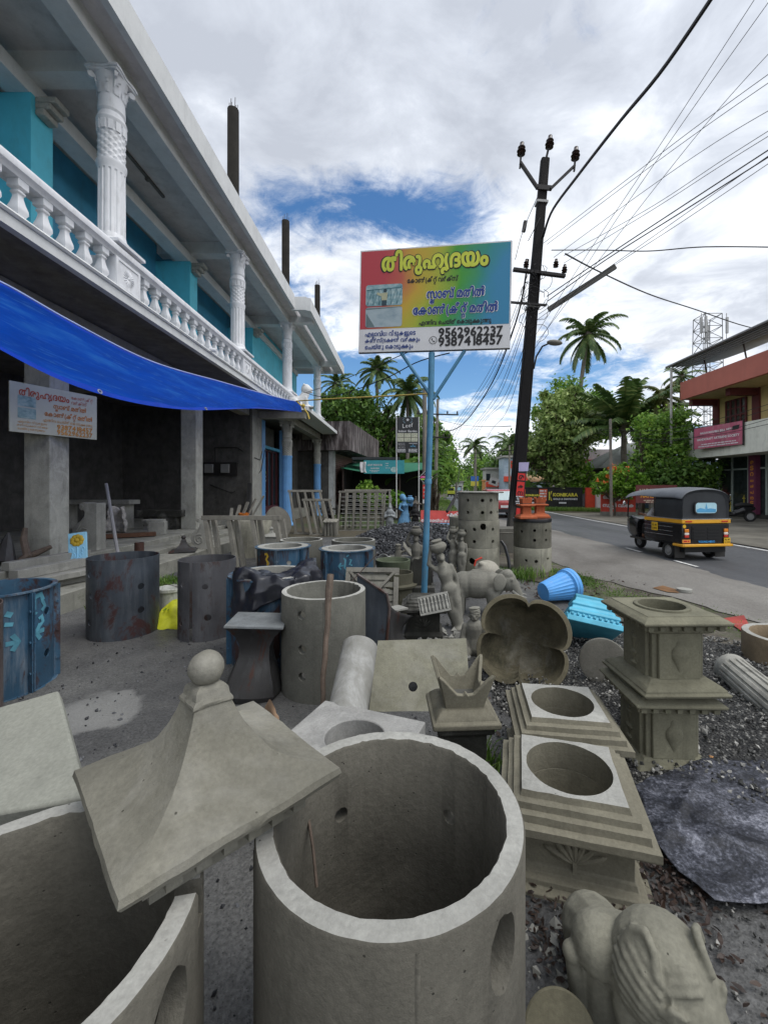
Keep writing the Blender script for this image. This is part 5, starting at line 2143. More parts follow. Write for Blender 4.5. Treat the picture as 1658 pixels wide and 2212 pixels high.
bar_frame('wide concrete frame with paired upright bars standing before the steps', (-3.22, 8.35, 0), 1.55, 1.0, 4, -3, shear=.16, pairs=True, rails=(1.,), scale=.08)
bar_frame('tall pale ladder like frame leaning by the blue column, the farther of two', (-3.45, 14.6, 0), 1.2, 1.5, 5, -10, shear=.28, scale=.07)
bar_frame('shorter pale frame with four bars leaning in front of the tall ladder frame', (-2.95, 14.2, 0), 1.0, 1.2, 5, -12, shear=.3, scale=.07)
bar_frame('weathered barred window frame standing before the brown shutter', (-1.5, 15.6, 0), 1.8, 1.45, 7, -5, shear=-.08, horiz=8, scale=.065)
bar_frame('barred window frame standing behind the weathered one, only its edge showing', (-1.35, 16.1, 0), 1.8, 1.5, 7, -5, horiz=8, scale=.065)
M = Matrix.Translation((-3.95, 13.4, .5)) @ Euler((R(75), 0, R(60))).to_matrix().to_4x4()
put(MB().lathe([(0, -.04), (.5, -.04), (.52, 0), (.5, .04), (0, .04)], 40, M=M), 'round_disc', STATD, 'big round concrete lid leaning beside the ladder frames', 'disc')
b = MB()
for k in range(4):
 b.box((-2.55 + k * .11, 14.0 - k * .02, .24), (.09, .3, .46), (R(8), 0, 0))
 b.box((-2.55 + k * .11, 13.95, .5), (.12, .4, .05), (R(10), R(12), 0))
put(b, 'slat_bundle', FRAMC, 'bundle of short moulded concrete slats leaning beside the frames', 'slats', bevel=.008)
b = MB()
for k in range(9):
 x = -3.9 + .0
 b.box((-3.35 + k * .24, 16.9, .45), (.05, .05, .9))
b.bar((-3.4, 16.9, .3), (-1.2, 16.9, .3), .04, .06).bar((-3.4, 16.9, .75), (-1.2, 16.9, .75), .04, .06)
b.bar((-.9, 16.9, .75), (.1, 16.9, .75), .05, .07).bar((-.9, 16.9, .35), (.1, 16.9, .35), .05, .07)
for k in range(5):
 b.box((-.9 + k * .24, 16.9, .45), (.07, .07, .95))
put(b, 'low_fence', DARKW, 'low dark weathered fence behind the barred frames', 'fence')

# ================================================================== STATUES
def woman(name, label, loc, rz, rot=None, scale=1.0, mat=STATC, group='water pot women statues'):
 t = thing(name, label, 'statue', loc, rot=rot or (0, 0, R(rz)), group=group)
 t.scale = (scale,) * 3
 parts = [('c', [((-.03, 0, .06), .035), ((-.035, .0, .2), .05), ((-.04, 0, .34), .072), ((-.02, 0, .46), .085)]),
    ('c', [((.03, 0, .06), .035), ((.035, .0, .2), .05), ((.04, 0, .34), .072), ((.02, 0, .46), .085)]),
    ('c', [((0, 0, .47), .095), ((0, 0, .56), .068), ((0, 0, .66), .085), ((0, 0, .73), .07), ((0, 0, .79), .035)]),
    ('e', (0, 0, .845), (.05, .055, .062), (0, 0, 0)), ('s', (0, -.055, .83), .028), ('s', (0, .055, .835), (.012, .014, .012)),
    ('c', [((-.085, 0, .725), .03), ((-.15, .0, .80), .026), ((-.10, 0, .93), .022), ((-.085, 0, .955), .02)]),
    ('c', [((.09, 0, .72), .03), ((.115, -.01, .58), .026), ((.10, -.02, .45), .022), ((.095, -.02, .40), .022)]),
    ('e', (0, -.05, .49), (.085, .05, .07), (0, 0, 0)), ('s', (0, 0, .025), (.10, .09, .03)),
    ('c', [((0, .02, .06), .07), ((0, .01, .22), .075)])]
 blob_obj('body', parts, .013, mat, t, 2)
 b = MB().lathe([(.03, .895), (.05, .90), (.075, .92), (.098, .955), (.10, .97), (.085, 1.0), (.055, 1.015), (.05, 1.02), (.062, 1.03), (.064, 1.04), (.05, 1.05), (0, 1.055)], 28)
 b.build('water_pot', mat, t)
 return t


woman('woman_statue', 'grey statue of a woman carrying a pot on her head, leaning against the blue post', (.635, 4.74, 0), 0, rot=(R(-2), R(-14.5), R(8)))
woman('woman_statue', 'upright grey statue of a woman with a pot, left of the blue post', (.2, 6.5, 0), -8, scale=.96, mat=STATD)
woman('woman_statue', 'pot carrying woman statue tucked against the tall ring stack, left one', (.92, 7.75, 0), 20, scale=.84, mat=STATC)
woman('woman_statue', 'pot carrying woman statue tucked against the tall ring stack, right one', (1.06, 7.62, 0), -15, scale=.80, mat=STATC)
# kneeling man
parts = [('c', [((0, 0, .10), .09), ((0, .0, .2), .075), ((0, 0, .29), .082), ((0, 0, .34), .035)]), ('s', (0, -.005, .405), (.048, .052, .06)),
   ('e', (0, -.056, .40), (.012, .014, .018), (0, 0, 0)), ('e', (0, -.05, .378), (.03, .014, .008), (0, 0, 0)), ('e', (-.02, -.048, .418), (.014, .008, .007), (0, 0, 0)), ('e', (.02, -.048, .418), (.014, .008, .007), (0, 0, 0)),
   ('s', (-.05, 0, .40), (.01, .016, .018)), ('s', (.05, 0, .40), (.01, .016, .018)),
   ('c', [((-.085, 0, .295), .034), ((-.11, -.02, .2), .028), ((-.075, -.11, .10), .026), ((-.06, -.13, .06), .024)]),
   ('c', [((.085, 0, .295), .034), ((.12, -.03, .2), .028), ((.08, -.12, .12), .026)]),
   ('c', [((-.05, 0, .08), .06), ((-.1, -.13, .06), .05), ((-.06, -.03, .04), .045)]), ('c', [((.05, 0, .08), .06), ((.1, -.13, .06), .05), ((.06, -.03, .04), .045)])]
t_ = thing('kneeling_statue', 'small grey statue of a kneeling turbaned man with moustache beside the bowl', 'statue', (.68, 4.02, -.02), R(-12))
blob_obj('body', parts, .0075, STATC, t_, 2)
b = MB()
for k in range(4):
 b.lathe([(.045 + .008, 0), (.056, .008), (.05, .018)], 24, M=Matrix.Translation((0, 0, .435 + k * .009)) @ Euler((R(8 * (-1) ** k), R(10 * (-1) ** (k // 2)), 0)).to_matrix().to_4x4())
b.sphere((0, .005, .45), (.05, .055, .032), 16, 8)
b.build('turban', STATC, t_)
# elephant
parts = [('e', (0, 0, .34), (.24, .15, .155), (0, 0, 0)), ('e', (-.14, 0, .33), (.16, .145, .15), (0, 0, 0)), ('e', (.16, 0, .345), (.14, .13, .14), (0, 0, 0)),
   ('e', (.32, 0, .40), (.105, .10, .115), (0, -.2, 0)), ('s', (.33, -.04, .47), (.06, .05, .05)), ('s', (.33, .04, .47), (.06, .05, .05)),
   ('c', [((.39, 0, .36), .065), ((.44, -.02, .27), .05), ((.47, -.04, .19), .038), ((.53, -.06, .15), .03), ((.58, -.07, .16), .025)]),
   ('e', (.245, -.145, .405), (.075, .02, .10), (0, .15, .35)), ('e', (.245, .145, .405), (.075, .02, .10), (0, .15, -.35)), ('s', (.375, -.085, .43), .014),
   ('c', [((-.05, -.0, .5), .012), ((.1, 0, .49), .012)]), ('c', [((-.29, 0, .38), .02), ((-.33, 0, .25), .014)])]
for x, y in ((-.2, -.08), (-.2, .08), (.17, -.08), (.17, .08)):
 parts.append(('c', [((x, y, .28), .08), ((x + .01, y, .12), .062), ((x, y, .02), .066)]))
t_ = thing('elephant_statue', 'grey concrete elephant statue facing the road behind the bowl', 'statue', (.93, 5.3, 0), R(-14))
t_.scale = (1.13, 1.13, 1.13)
blob_obj('body', parts, .011, STATC, t_, 1)
for sg in (-1, 1):
 MB().tube([(.38, sg * .05, .30), (.45, sg * .07, .25), (.53, sg * .075, .24)], [.02, .017, .007], 8).build('tusk', PALEC, t_)
# mossy stone head behind the elephant
parts = [('e', (0, 0, .30), (.24, .2, .2), (0, 0, 0)), ('e', (.17, -.05, .22), (.14, .13, .13), (0, .4, 0)), ('s', (-.12, -.1, .45), (.06, .05, .05)), ('c', [((-.1, 0, .1), .16), ((.1, 0, .08), .16)])]
t_ = place(blob_obj('boulder_statue', parts, .02, concrete('white_moss', (.44, .42, .37), .35, stain=.4, moss=.22)), (1.26, 6.35, .10))
t_.scale = (.82, .82, .82)
tag(t_, 'pale mossy lump of a worn statue behind the elephant', 'statue')
put(MB().tube([P(1024, 1222, 6.0), P(1027, 1210, 6.0), P(1040, 1204, 6.02)], .014, 6), 'red_strip', plain('red_rag', (.5, .04, .02), .6), 'small red strip caught behind the mossy statue', 'strip')
# pole guard hose
put(MB().tube([P(1082, 1168, 7.75), P(1090, 1180, 7.7), P(1097, 1205, 7.6), P(1101, 1235, 7.55)], .03, 8), 'hose', BLACKP, 'thick black hose bent between the two ring stacks', 'hose')
put(MB().bb(2.3, 2.9, 10.1, 10.7, 0, .62).bb(2.29, 2.91, 10.09, 10.71, .5, .53), 'concrete_block', STATD, 'dark concrete block at the foot of the utility pole', 'block', bevel=.02)
# tray of little balusters
t_ = thing('baluster_tray', 'small pale cast panel of eight little balusters leaning on the dark pedestal', 'panel', (.325, 4.16, .36), rot=(R(-24), R(-13), R(-6)))
b = MB().bb(-.155, .155, -.012, .012, 0, .022).bb(-.155, .155, -.012, .012, .165, .187).bb(-.155, -.145, -.01, .01, 0, .187).bb(.145, .155, -.01, .01, 0, .187).bb(-.15, .15, .004, .012, 0, .187)
b.build('frame', PALEC, t_, bevel=.002)
for k in range(8):
 b = MB().lathe([(.012, .022), (.016, .045), (.015, .06), (.009, .085), (.01, .095), (.014, .105), (.009, .112), (.012, .14), (.016, .15), (.013, .165)], 12, c=(-.126 + k * .036, -.004, 0))
 b.build('baluster', PALEC, t_)
# dark weathered pedestal
t_ = thing('dark_pedestal', 'black weathered square pedestal with faint lotus at the foot of the blue post', 'pedestal', (.22, 4.52, 0), R(-3))
q = math.sqrt(2)
b = MB().lathe([(.2 * q, 0), (.2 * q, .08), (.18 * q, .1), (.17 * q, .11), (.17 * q, .30), (.2 * q, .315), (.235 * q, .32), (.235 * q, .35), (.2 * q, .365), (.2 * q, .385), (.175 * q, .395), (.175 * q, .415), (.14 * q, .425), (.14 * q, .44)], 4, phase=PI / 4)
b.build('block', DARKW, t_, bevel=.005)
b = MB()
for k in range(7):
 M = Matrix.Translation((0, -.172, .15)) @ Matrix.Rotation(R(-60 + 20 * k), 4, 'Y')
 b.sphere((0, 0, .055), (.01, .009, .05), 8, 6, M=M)
b.build('lotus_relief', DARKW, t_)
b = MB()
out = [(-.115, 0), (.115, 0), (.125, .30), (.10, .34), (.05, .33), (0, .36), (-.05, .33), (-.10, .34), (-.125, .30)]
b.add([(x, 0, z) for x, z in out] + [(x, .03, z) for x, z in out], [tuple(range(9)), tuple(range(17, 8, -1))] + [(i, 9 + i, 9 + (i + 1) % 9, (i + 1) % 9) for i in range(9)])
o = b.build('plaque', DARKW, smooth=None, fixn=True, bevel=.004)
place(tag(o, 'dark scalloped concrete plaque standing behind the blue post', 'plaque'), (.245, 5.35, .36), R(4))
put(MB().bb(.1, .4, 5.25, 5.5, 0, .36), 'concrete_block', DARKW, 'dark block under the scalloped plaque', 'block', bevel=.01)

# ---- lying ornamental bits left of the post
parts = [('s', (0, 0, .16), (.05, .05, .06)), ('c', [((0, 0, .0), .07), ((0, 0, .1), .05)]), ('s', (0, 0, .215), (.06, .06, .022)), ('c', [((.05, 0, .08), .025), ((.14, -.02, .12), .02), ((.2, 0, .16), .02)])]
place(tag(blob_obj('figurine', parts, .012, STATC), 'small seated figurine with a cap in front of the gravel heap', 'statue'), (-.085, 7.4, .38))
put(MB().bb(-.25, .1, 7.3, 7.6, 0, .39), 'concrete_block', STATD, 'block under the small seated figurine', 'block', bevel=.02)
b = MB().grid(lambda a, c: (.02 + .5 * a, 7.0 + .3 * c, .42 + .22 * (2 * a - 1) ** 2 + .03 * c), 16, 4)
o = put(b, 'curved_tile', STATC, 'curved roof ridge piece lying across behind the standing woman statue', 'roof piece', smooth=60)
o.modifiers.new('solid', 'SOLIDIFY').thickness = .03
put(MB().bb(.02, .5, 7.0, 7.4, 0, .40), 'concrete_block', BLACKM, 'dark trough block under the curved ridge piece', 'block', bevel=.02)
b = crumple(lambda a, c: (.62 + .24 * a, 6.2 + .2 * c, .02 + .42 * math.sin(PI * (.2 + .6 * a)) * (1 - c * .6)), 16, 12, .04, 9, 2.2)
put(b, 'paper_sack', plain('sack_cream', (.42, .38, .29), .8, var=.3), 'crumpled cream sack stuffed behind the leaning woman statue', 'bag', smooth=180)

# ---- painted statues by the fence
def rotv(x, y, a):
 return x * math.cos(a) - y * math.sin(a), x * math.sin(a) + y * math.cos(a)


BLUES = concrete('blue_statue', (.16, .36, .62), .25, stain=.2, bump=.2)
parts = [('c', [((0, 0, .05), .3), ((0, 0, .3), .24), ((.03, 0, .55), .17), ((.05, 0, .72), .11)]), ('c', [((-.2, -.1, .06), .1), ((-.32, -.16, .05), .05)]),
   ('c', [((.05, 0, .72), .1), ((.02, 0, .9), .13), ((.0, 0, 1.0), .1), ((0, 0, 1.08), .05)]), ('s', (0, -.02, 1.17), (.09, .1, .11)), ('s', (-.06, .04, 1.24), (.12, .11, .13)),
   ('s', (0, -.11, 1.16), .02), ('s', (.06, -.11, .93), .06), ('s', (-.06, -.11, .93), .06),
   ('c', [((.14, 0, .98), .05), ((.28, -.02, .92), .045), ((.30, -.04, 1.1), .04)]), ('c', [((-.13, 0, .98), .05), ((-.2, -.08, .8), .042), ((-.08, -.16, .72), .04)])]
for k in range(9):
 a = R(-170 + k * 20)
 parts.append(('c', [((.04 + .1 * math.cos(a), .1 * math.sin(a), .68), .022), ((.03 + .19 * math.cos(a), .19 * math.sin(a), .4), .026), ((-.02 + .32 * math.cos(a), .31 * math.sin(a), .05), .03)]))
t_ = thing('lady_statue', 'blue painted statue of a woman in a flowing skirt holding a pot', 'statue', (.05, 16.0, 0), R(8))
blob_obj('body', parts, .022, BLUES, t_, 2)
MB().lathe([(.05, 1.03), (.12, 1.08), (.145, 1.15), (.12, 1.22), (.07, 1.25), (.06, 1.27), (.09, 1.29), (.07, 1.30), (0, 1.30)], 24, c=(.22, -.02, 0)).build('water_pot', BLUES, t_)
parts = [('c', [((-.07, 0, .05), .07), ((-.06, 0, .4), .085)]), ('c', [((.07, 0, .05), .07), ((.06, 0, .4), .085)]), ('c', [((0, 0, .4), .13), ((0, 0, .55), .1), ((0, 0, .7), .14), ((0, 0, .78), .06)]),
   ('s', (0, -.01, .86), (.075, .08, .09)), ('s', (0, -.09, .86), .016), ('c', [((-.15, 0, .68), .045), ((-.19, -.05, .52), .04), ((-.04, -.13, .58), .035)]),
   ('c', [((.15, 0, .68), .045), ((.19, -.05, .52), .04), ((.04, -.13, .58), .035)]), ('b', (0, 0, .03), (.3, .26, .06)), ('c', [((0, 0, .92), .06), ((0, 0, .98), .05)])]
o = blob_obj('deity_statue', parts, .018, concrete('pale_deity', (.34, .37, .40), .2, stain=.3))
place(tag(o, 'pale praying figure statue between the barred frame and the blue lady', 'statue'), (-.48, 15.5, 0), R(5))
me2 = o.data.copy()
me2.materials.clear()
me2.materials.append(concrete('black_deity', (.03, .03, .032), .3, stain=.1))
o2 = link('deity_statue', me2)
place(tag(o2, 'black praying figure statue right of the blue lady', 'statue'), (.46, 15.9, .0), R(-8))
o3 = link('deity_statue', me2)
place(tag(o3, 'black praying figure statue in the shade left of the barred frame', 'statue'), (-2.85, 16.2, 0), R(-8))
put(MB().lathe([(.07, 0), (.035, .15), (.07, .28), (.02, .42), (.0, .44)], 4, phase=PI / 4, M=Matrix.Translation((-.46, 15.7, .9))).lathe([(.05, -.9), (.05, 0.02)], 8, M=Matrix.Translation((-.46, 15.7, .9))), 'finial', PALEC, 'pale pointed finial standing behind the praying figure', 'finial')
t_ = thing('stone_lantern', 'small dark stone lantern with a curved roof behind the black statue', 'lantern', (.5, 16.5, 0))
MB().bb(-.11, .11, -.11, .11, 0, .95).build('post', concrete('lantern_post', (.26, .22, .2), .2), t_)
b = MB()
cap_parts(b, .95)
o = b.build('roof', concrete('lantern_roof', (.09, .08, .07), .3), t_)
o.location = (0, 0, .95)

# ================================================================== THINGS ON THE STEPS AND IN THE HALL
for (a, c, w, h, lab) in (((-5.42, 5.75, .46), (-5.2, 6.95, .46), .14, .12, 'upper concrete lintel beam lying by the square column'),
       ((-5.22, 5.65, .36), (-5.02, 6.9, .36), .16, .13, 'second concrete lintel beam one step down by the square column'),
       ((-4.85, 5.35, .27), (-4.5, 6.3, .27), .17, .10, 'lowest concrete beam on the first step, left of the rust streaked mould'),
       ((-4.68, 5.3, .37), (-4.42, 6.2, .37), .15, .08, 'short rough beam resting on the lowest beam of the step')):
 b = MB().bar((a[0], a[1], a[2] + h / 2), (c[0], c[1], c[2] + h / 2), w, h)
 put(b, 'concrete_beam', PALEC, lab, 'beam', 'concrete beams on the steps', bevel=.008)
# blue tile with sunflower
t_ = thing('flower_tile', 'light blue tile with a raised yellow flower leaning on the square column', 'tile', P(170, 1218, 6.62), rot=(R(-14), R(-7), R(16)))
MB().bb(-.125, .125, -.02, .02, 0, .5).build('tile', plain('tile_blue', (.30, .60, .80), .5, var=.1), t_, bevel=.006)
b = MB()
for k in range(9):
 a = 2 * PI * k / 9
 b.sphere((.062 * math.cos(a), -.025, .375 + .062 * math.sin(a)), (.038, .02, .038), 10, 6)
b.sphere((0, -.03, .375), (.036, .03, .036), 12, 8)
b.build('flower', plain('flower_yellow', (.50, .34, .03), .5), t_)
b = MB()
for sg in (-1, 1):
 for k in range(3):
  b.tube([(sg * (.02 + .02 * math.cos(q_) + .03 * k), -.022, .06 + .08 * k + .035 * math.sin(q_)) for q_ in [i * .5 for i in range(10)]], .009, 6)
b.tube([(0, -.022, .02), (0, -.022, .3)], .012, 6)
b.build('leaf_relief', plain('tile_blue2', (.26, .55, .76), .5, var=.1), t_)


def scroll(label, loc, rz, s=1.0):
 t = thing('scroll_bracket', label, 'bracket', loc, R(rz), 'scroll brackets')
 t.scale = (s, s, s)
 out = [(-.02, 0), (.24, 0), (.24, .86), (.06, .86), (-.02, .87), (-.07, .84), (-.085, .78), (-.05, .73), (-.0, .73), (.02, .70), (.01, .62), (-.05, .54), (-.13, .48), (-.20, .40), (-.21, .28), (-.17, .16), (-.1, .08)]
 b = MB().prism(out, -.12, .12, 0, Matrix(((1, 0, 0, 0), (0, 0, -1, 0), (0, 1, 0, 0), (0, 0, 0, 1))))
 b.build('block', concrete('bracket_grey', (.33, .33, .31), .2, stain=.3), t, fixn=True, bevel=.006)
 b = MB().tube([(-.03 + .04 * (1 - i / 22) * math.cos(i * .55), -.122, .79 + .04 * (1 - i / 22) * math.sin(i * .55)) for i in range(18)], .01, 6)
 b.tube([(.0 + .13 * (1 - i / 26) * math.cos(i * .5 + 1), -.122, .26 + .15 * (1 - i / 26) * math.sin(i * .5 + 1)) for i in range(20)], .016, 6)
 b.tube([(.05, -.122, .7), (.02, -.122, .56), (-.06, -.122, .47), (-.12, -.122, .36)], .014, 6)
 b.build('scroll_relief', MATS['bracket_grey'], t)
 return t


scroll('grey scroll bracket standing beside the flower tile', (-5.78, 7.75, .46), 0)
scroll('grey scroll bracket beside the second square column', (-4.42, 9.2, .27), 10, .8)
put(MB().tube([P(258, 1212, 6.4), P(246, 1140, 6.8), P(230, 1045, 7.2)], .026, 8), 'pole', plain('grey_pipe', (.17, .17, .18), .5), 'grey pipe leaning inside the rust streaked mould', 'pipe')
b = crumple(lambda a, c: (-7.2 + .5 * (a - .5) * (1 - c * .55), 10.5 + .3 * math.sin(a * 3), .46 + .62 * c + .04 * math.sin(a * 9)), 18, 18, .06, 5, 6.1)
o = put(b, 'sack', plain('sack_plaid', (.45, .43, .40), .8, var=.4, scale=14), 'pale checked sack slumped on the hall floor', 'sack', smooth=180)
o.modifiers.new('solid', 'SOLIDIFY').thickness = .05
HC = concrete('hall_concrete', (.33, .33, .31), .25, stain=.4)
b = MB().box((-8.6, 11.8, 1.2), (2.2, .5, .12)).box((-9.4, 11.8, .8), (.3, .4, .7)).box((-7.8, 11.8, .8), (.3, .4, .7))
put(b, 'concrete_bench', HC, 'long pale concrete bench at the back of the hall', 'bench', bevel=.01)
b = MB().lathe([(.3, 0), (.3, .06), (.22, .1), (.18, .2), (.24, .3), (.24, .34), (0, .34)], 8, M=Matrix.Translation((-6.3, 10.6, .46)))
put(b, 'capital_piece', HC, 'moulded octagonal capital on the hall floor', 'capital')
b = MB().box((-5.95, 10.25, .62), (.36, .3, .32), (0, 0, .3)).box((-5.95, 10.25, .8), (.3, .24, .06), (0, 0, .3))
put(b, 'moulded_block', HC, 'moulded pale block near the edge of the hall floor', 'block', bevel=.015)
b = MB().box((-6.6, 11.6, .9), (1.2, .4, .18)).box((-6.6, 11.6, .65), (.9, .3, .38))
put(b, 'dark_trough', DARKW, 'dark trough standing on a block in the hall', 'trough', bevel=.01)
b = MB().bar((-6.7, 9.3, .52), (-5.8, 9.9, .52), .22, .08)
put(b, 'timber', plain('red_timber', (.12, .06, .035), .8, var=.3, scale=9), 'reddish rough timber lying on the hall floor', 'timber')
put(MB().lathe([(.08, 0), (.08, .2), (.075, .2), (.072, .02), (0, .02)], 20, M=Matrix.Translation((-5.0, 8.0, .36))), 'tin_can', BROWNM, 'rusty tin can standing on the step', 'can')
t_ = thing('cap_mould', 'dark little roof cap with finial on the step by the second square column', 'roof cap', (-4.55, 8.75, .28), R(20))
b = MB()
cap_parts(b, 1.0)
b.build('cap', BLACKM, t_)
MB().lathe([(.28, -.0), (.28, .05), (.24, .06)], 4, phase=PI / 4).build('base', BLACKM, t_).location = (0, 0, -.03)
for x, y, z, dx_, dy_, dz_, a, lab in ((-7.6, 6.6, .46, 1.6, .5, .1, .1, 'lowest plank of the pile behind the first column'), (-7.5, 6.5, .57, 1.5, .4, .08, .25, 'middle plank of the pile behind the first column'), (-7.4, 6.3, .78, 1.5, .3, .1, -.1, 'pale top plank of the pile behind the first column')):
 put(MB().box((x, y, z + dz_ / 2), (dx_, dy_, dz_), (0, 0, a)), 'plank', plain('old_timber', (.15, .12, .1), .8, var=.4, scale=6), lab, 'plank', 'planks piled in the hall')
b = MB().tube([P(28, 1225, 6.3), P(60, 1200, 6.4), P(52, 1165, 6.5), P(56, 1140, 6.55)], [.05, .06, .05, .03], 8).tube([P(30, 1215, 6.35), P(78, 1195, 6.5), P(112, 1180, 6.6)], [.03, .05, .03], 8)
put(b, 'driftwood', WOODST, 'bleached crooked root leaning at the foot of the first square column', 'wood')
b = MB().tube([P(10, 1215, 6.2), P(17, 1165, 6.3), P(19, 1150, 6.3)], [.14, .06, .015], 8)
put(b, 'pointed_cone', BLACKM, 'dark pointed cone at the left edge behind the blue mould', 'cone')
ring('concrete_ring', 'plain concrete ring behind the wide frame at the step', (-3.55, 9.9, 0), .45, .85, .05, [], RINGM, 21, RG)
b = MB().lathe([(.26, 0), (.28, .04), (.06, .10), (.03, .16), (.05, .2), (0, .25)], 4, phase=PI / 4, M=Matrix.Translation((-2.9, 9.3, .5)))
b.bb(-3.08, -2.72, 9.12, 9.48, 0, .5)
put(b, 'post_cap', PALEC, 'pale post with pyramid cap behind the wide frame', 'post', bevel=.006)
b = MB()
for k in range(5):
 rnd = random.Random(k)
 b.bar((-5.2 + .1 * k, 12.7 + .1 * k, .5), (-5.35 + .25 * k, 13.2, .95 + .1 * k), .09, .05)
put(b, 'scrap_bars', FRAMC, 'heap of broken concrete bars beside the second square column', 'scrap')
put(MB().bar((-5.62, 15.2, .46), (-5.66, 15.6, 1.75), .12, .16), 'dark_board', plain('burnt_board', (.02, .02, .02), .7), 'dark board leaning against the grey wall by the shop', 'board')
put(MB().lathe([(.12, 0), (.17, .1), (.16, .1), (.1, .02), (0, .02)], 20, M=Matrix.Translation((-4.9, 13.0, .72))), 'orange_bowl', plain('orange_plastic', (.7, .2, .03), .5), 'small orange bowl beyond the second square column', 'bowl')
put(MB().box((-5.1, 13.2, .56), (.9, .7, .3)), 'concrete_block', PALEC, 'pale block behind the wide frame carrying the orange bowl', 'block', bevel=.01)

# ---- litter
def leaf_litter(name, n, fn, mat, label, s=.02, seed=1):
 rnd = random.Random(seed)
 b = MB()
 for _ in range(n):
  x, y = fn(rnd)
  M = Matrix.Translation((x, y, .02 + rnd.random() * .03)) @ Euler((rnd.gauss(0, .4), rnd.gauss(0, .4), rnd.random() * 6.3)).to_matrix().to_4x4()
  k = s * rnd.uniform(.6, 1.6)
  b.add([(-k, 0, 0), (-k * .3, -k * .45, .15 * k), (k * .6, -k * .35, .1 * k), (k * 1.1, 0, 0), (k * .6, k * .35, .2 * k), (-k * .3, k * .45, .1 * k)], [(0, 1, 2, 3, 4, 5)], 0, M)
 return tag(b.build(name, mat, smooth=None), label, 'litter', kind='stuff')


BRL = leafmat('dead_leaf', (.02, .013, .01), (.04, .024, .018), (.10, .065, .045), .1)
leaf_litter('fallen_leaves', 420, lambda r: (.62 + r.gauss(0, .13), 1.5 + r.gauss(0, .12)), BRL, 'dark dead leaves beside the lotus pedestal', .011, 1)
leaf_litter('fallen_leaves', 420, lambda r: (1.05 + r.gauss(0, .08), 1.72 + r.gauss(0, .16)), BRL, 'brown dead leaves between the nearer column base and the black sheet', .013, 2)
leaf_litter('fallen_leaves', 160, lambda r: (1.25 + r.gauss(0, .3), 3.0 + r.gauss(0, .25)), BRL, 'few brown leaves under the four lobed bowl', .022, 3)
leaf_litter('fallen_leaves', 220, lambda r: (2.4 + r.gauss(0, .7), 6.6 + r.gauss(0, .6)), BRL, 'scattered leaves on the verge around the blue planter', .03, 4)
stones('rubble', 240, lambda r: (.25 + r.gauss(0, .35), 4.3 + r.gauss(0, .3), .03), .01, .07, PALEC, 9)['label'] = 'broken rubble round the dark pedestal'
stones('rubble', 110, lambda r: (.52 + r.gauss(0, .1), 1.32 + r.gauss(0, .12), .02), .006, .03, PALEC, 10)['label'] = 'pale stones beside the animal statue'
for o in bpy.data.objects:
 if o.name.startswith('rubble'):
  o['category'] = 'rubble'
put(MB().tube([G(1515, 1627, .03), G(1535, 1640, .05), G(1560, 1655, .03)], [.012, .022, .008], 6), 'coconut_husk', plain('husk', (.42, .22, .09), .8, var=.3), 'curved orange brown husk lying behind the black sheet', 'husk')
b = MB().add([G(1560, 1335, .05), G(1605, 1328, .05), G(1618, 1352, .05), G(1600, 1362, .05), G(1575, 1345, .05)], [(0, 1, 2, 3, 4)])
put(b, 'red_flex', plain('flex_red', (.32, .04, .03), .5, var=.3), 'faded red scrap of printed flex lying on the road shoulder', 'scrap', smooth=None)
rf = bpy.data.objects['red_flex']
g_ = G(1576, 1350, .05) - Vector(rf.location)
text('CORRELLA', 0, 0, 1, PALEC, rf, y=0, width=.15, M=Matrix(((1, 0, 0, g_.x), (0, 0, 1, g_.y), (0, -1, 0, g_.z + .012), (0, 0, 0, 1))))
b = MB().add([G(1408, 1269, .055), G(1430, 1264, .055), G(1458, 1272, .055), G(1466, 1280, .055), G(1440, 1278, .055)], [(0, 1, 2, 3, 4)])
put(b, 'dry_frond', plain('frond_brown', (.16, .08, .03), .8, var=.3), 'brown dry leaf lying on the sandy road shoulder', 'leaf', smooth=None)

# ================================================================== BIG SIGN ON THE BLUE POST
POSTB = plain('post_blue', (.07, .22, .36), .5, var=.2, scale=6, dirt=.35, dirtcol=(.16, .12, .07))
BLK = plain('sign_black', (.012, .012, .014), .5)
NAVY = plain('sign_navy', (.012, .045, .23), .5)
SWHITE = plain('sign_white', (.66, .66, .68), .5, var=.05, dirt=.12)
LIME = plain('sign_lime', (.552, .598, .057), .5, var=.1)


def m_signbg():
 t = NT('sign_gradient', .45, .4)
 sp = t.n('ShaderNodeSeparateXYZ')
 t.l(t.obj, sp.inputs[0])
 m = t.n('ShaderNodeMath', operation='MULTIPLY_ADD')
 t.l(sp.outputs[0], m.inputs[0])
 m.inputs[1].default_value = 1 / 1.82
 m.inputs[2].default_value = .5
 n = t.n('ShaderNodeMath', operation='MULTIPLY_ADD')
 t.l(t.noise(1.3, 3, .5, fixed=True), n.inputs[0])
 n.inputs[1].default_value = .55
 n.inputs[2].default_value = -.27
 s = t.n('ShaderNodeMath', operation='ADD')
 t.l(m.outputs[0], s.inputs[0])
 t.l(n.outputs[0], s.inputs[1])
 zz = t.n('ShaderNodeMath', operation='MULTIPLY_ADD')
 t.l(sp.outputs[2], zz.inputs[0])
 zz.inputs[1].default_value = -.10
 t.l(s.outputs[0], zz.inputs[2])
 t.col(t.ramp(zz.outputs[0], [(.08, (.44, .045, .06)), (.2, (.47, .10, .06)), (.34, (.52, .33, .03)), (.5, (.36, .40, .03)), (.63, (.05, .30, .025)), (.78, (.02, .24, .20)), (.92, (.03, .22, .40))]))
 return t.m


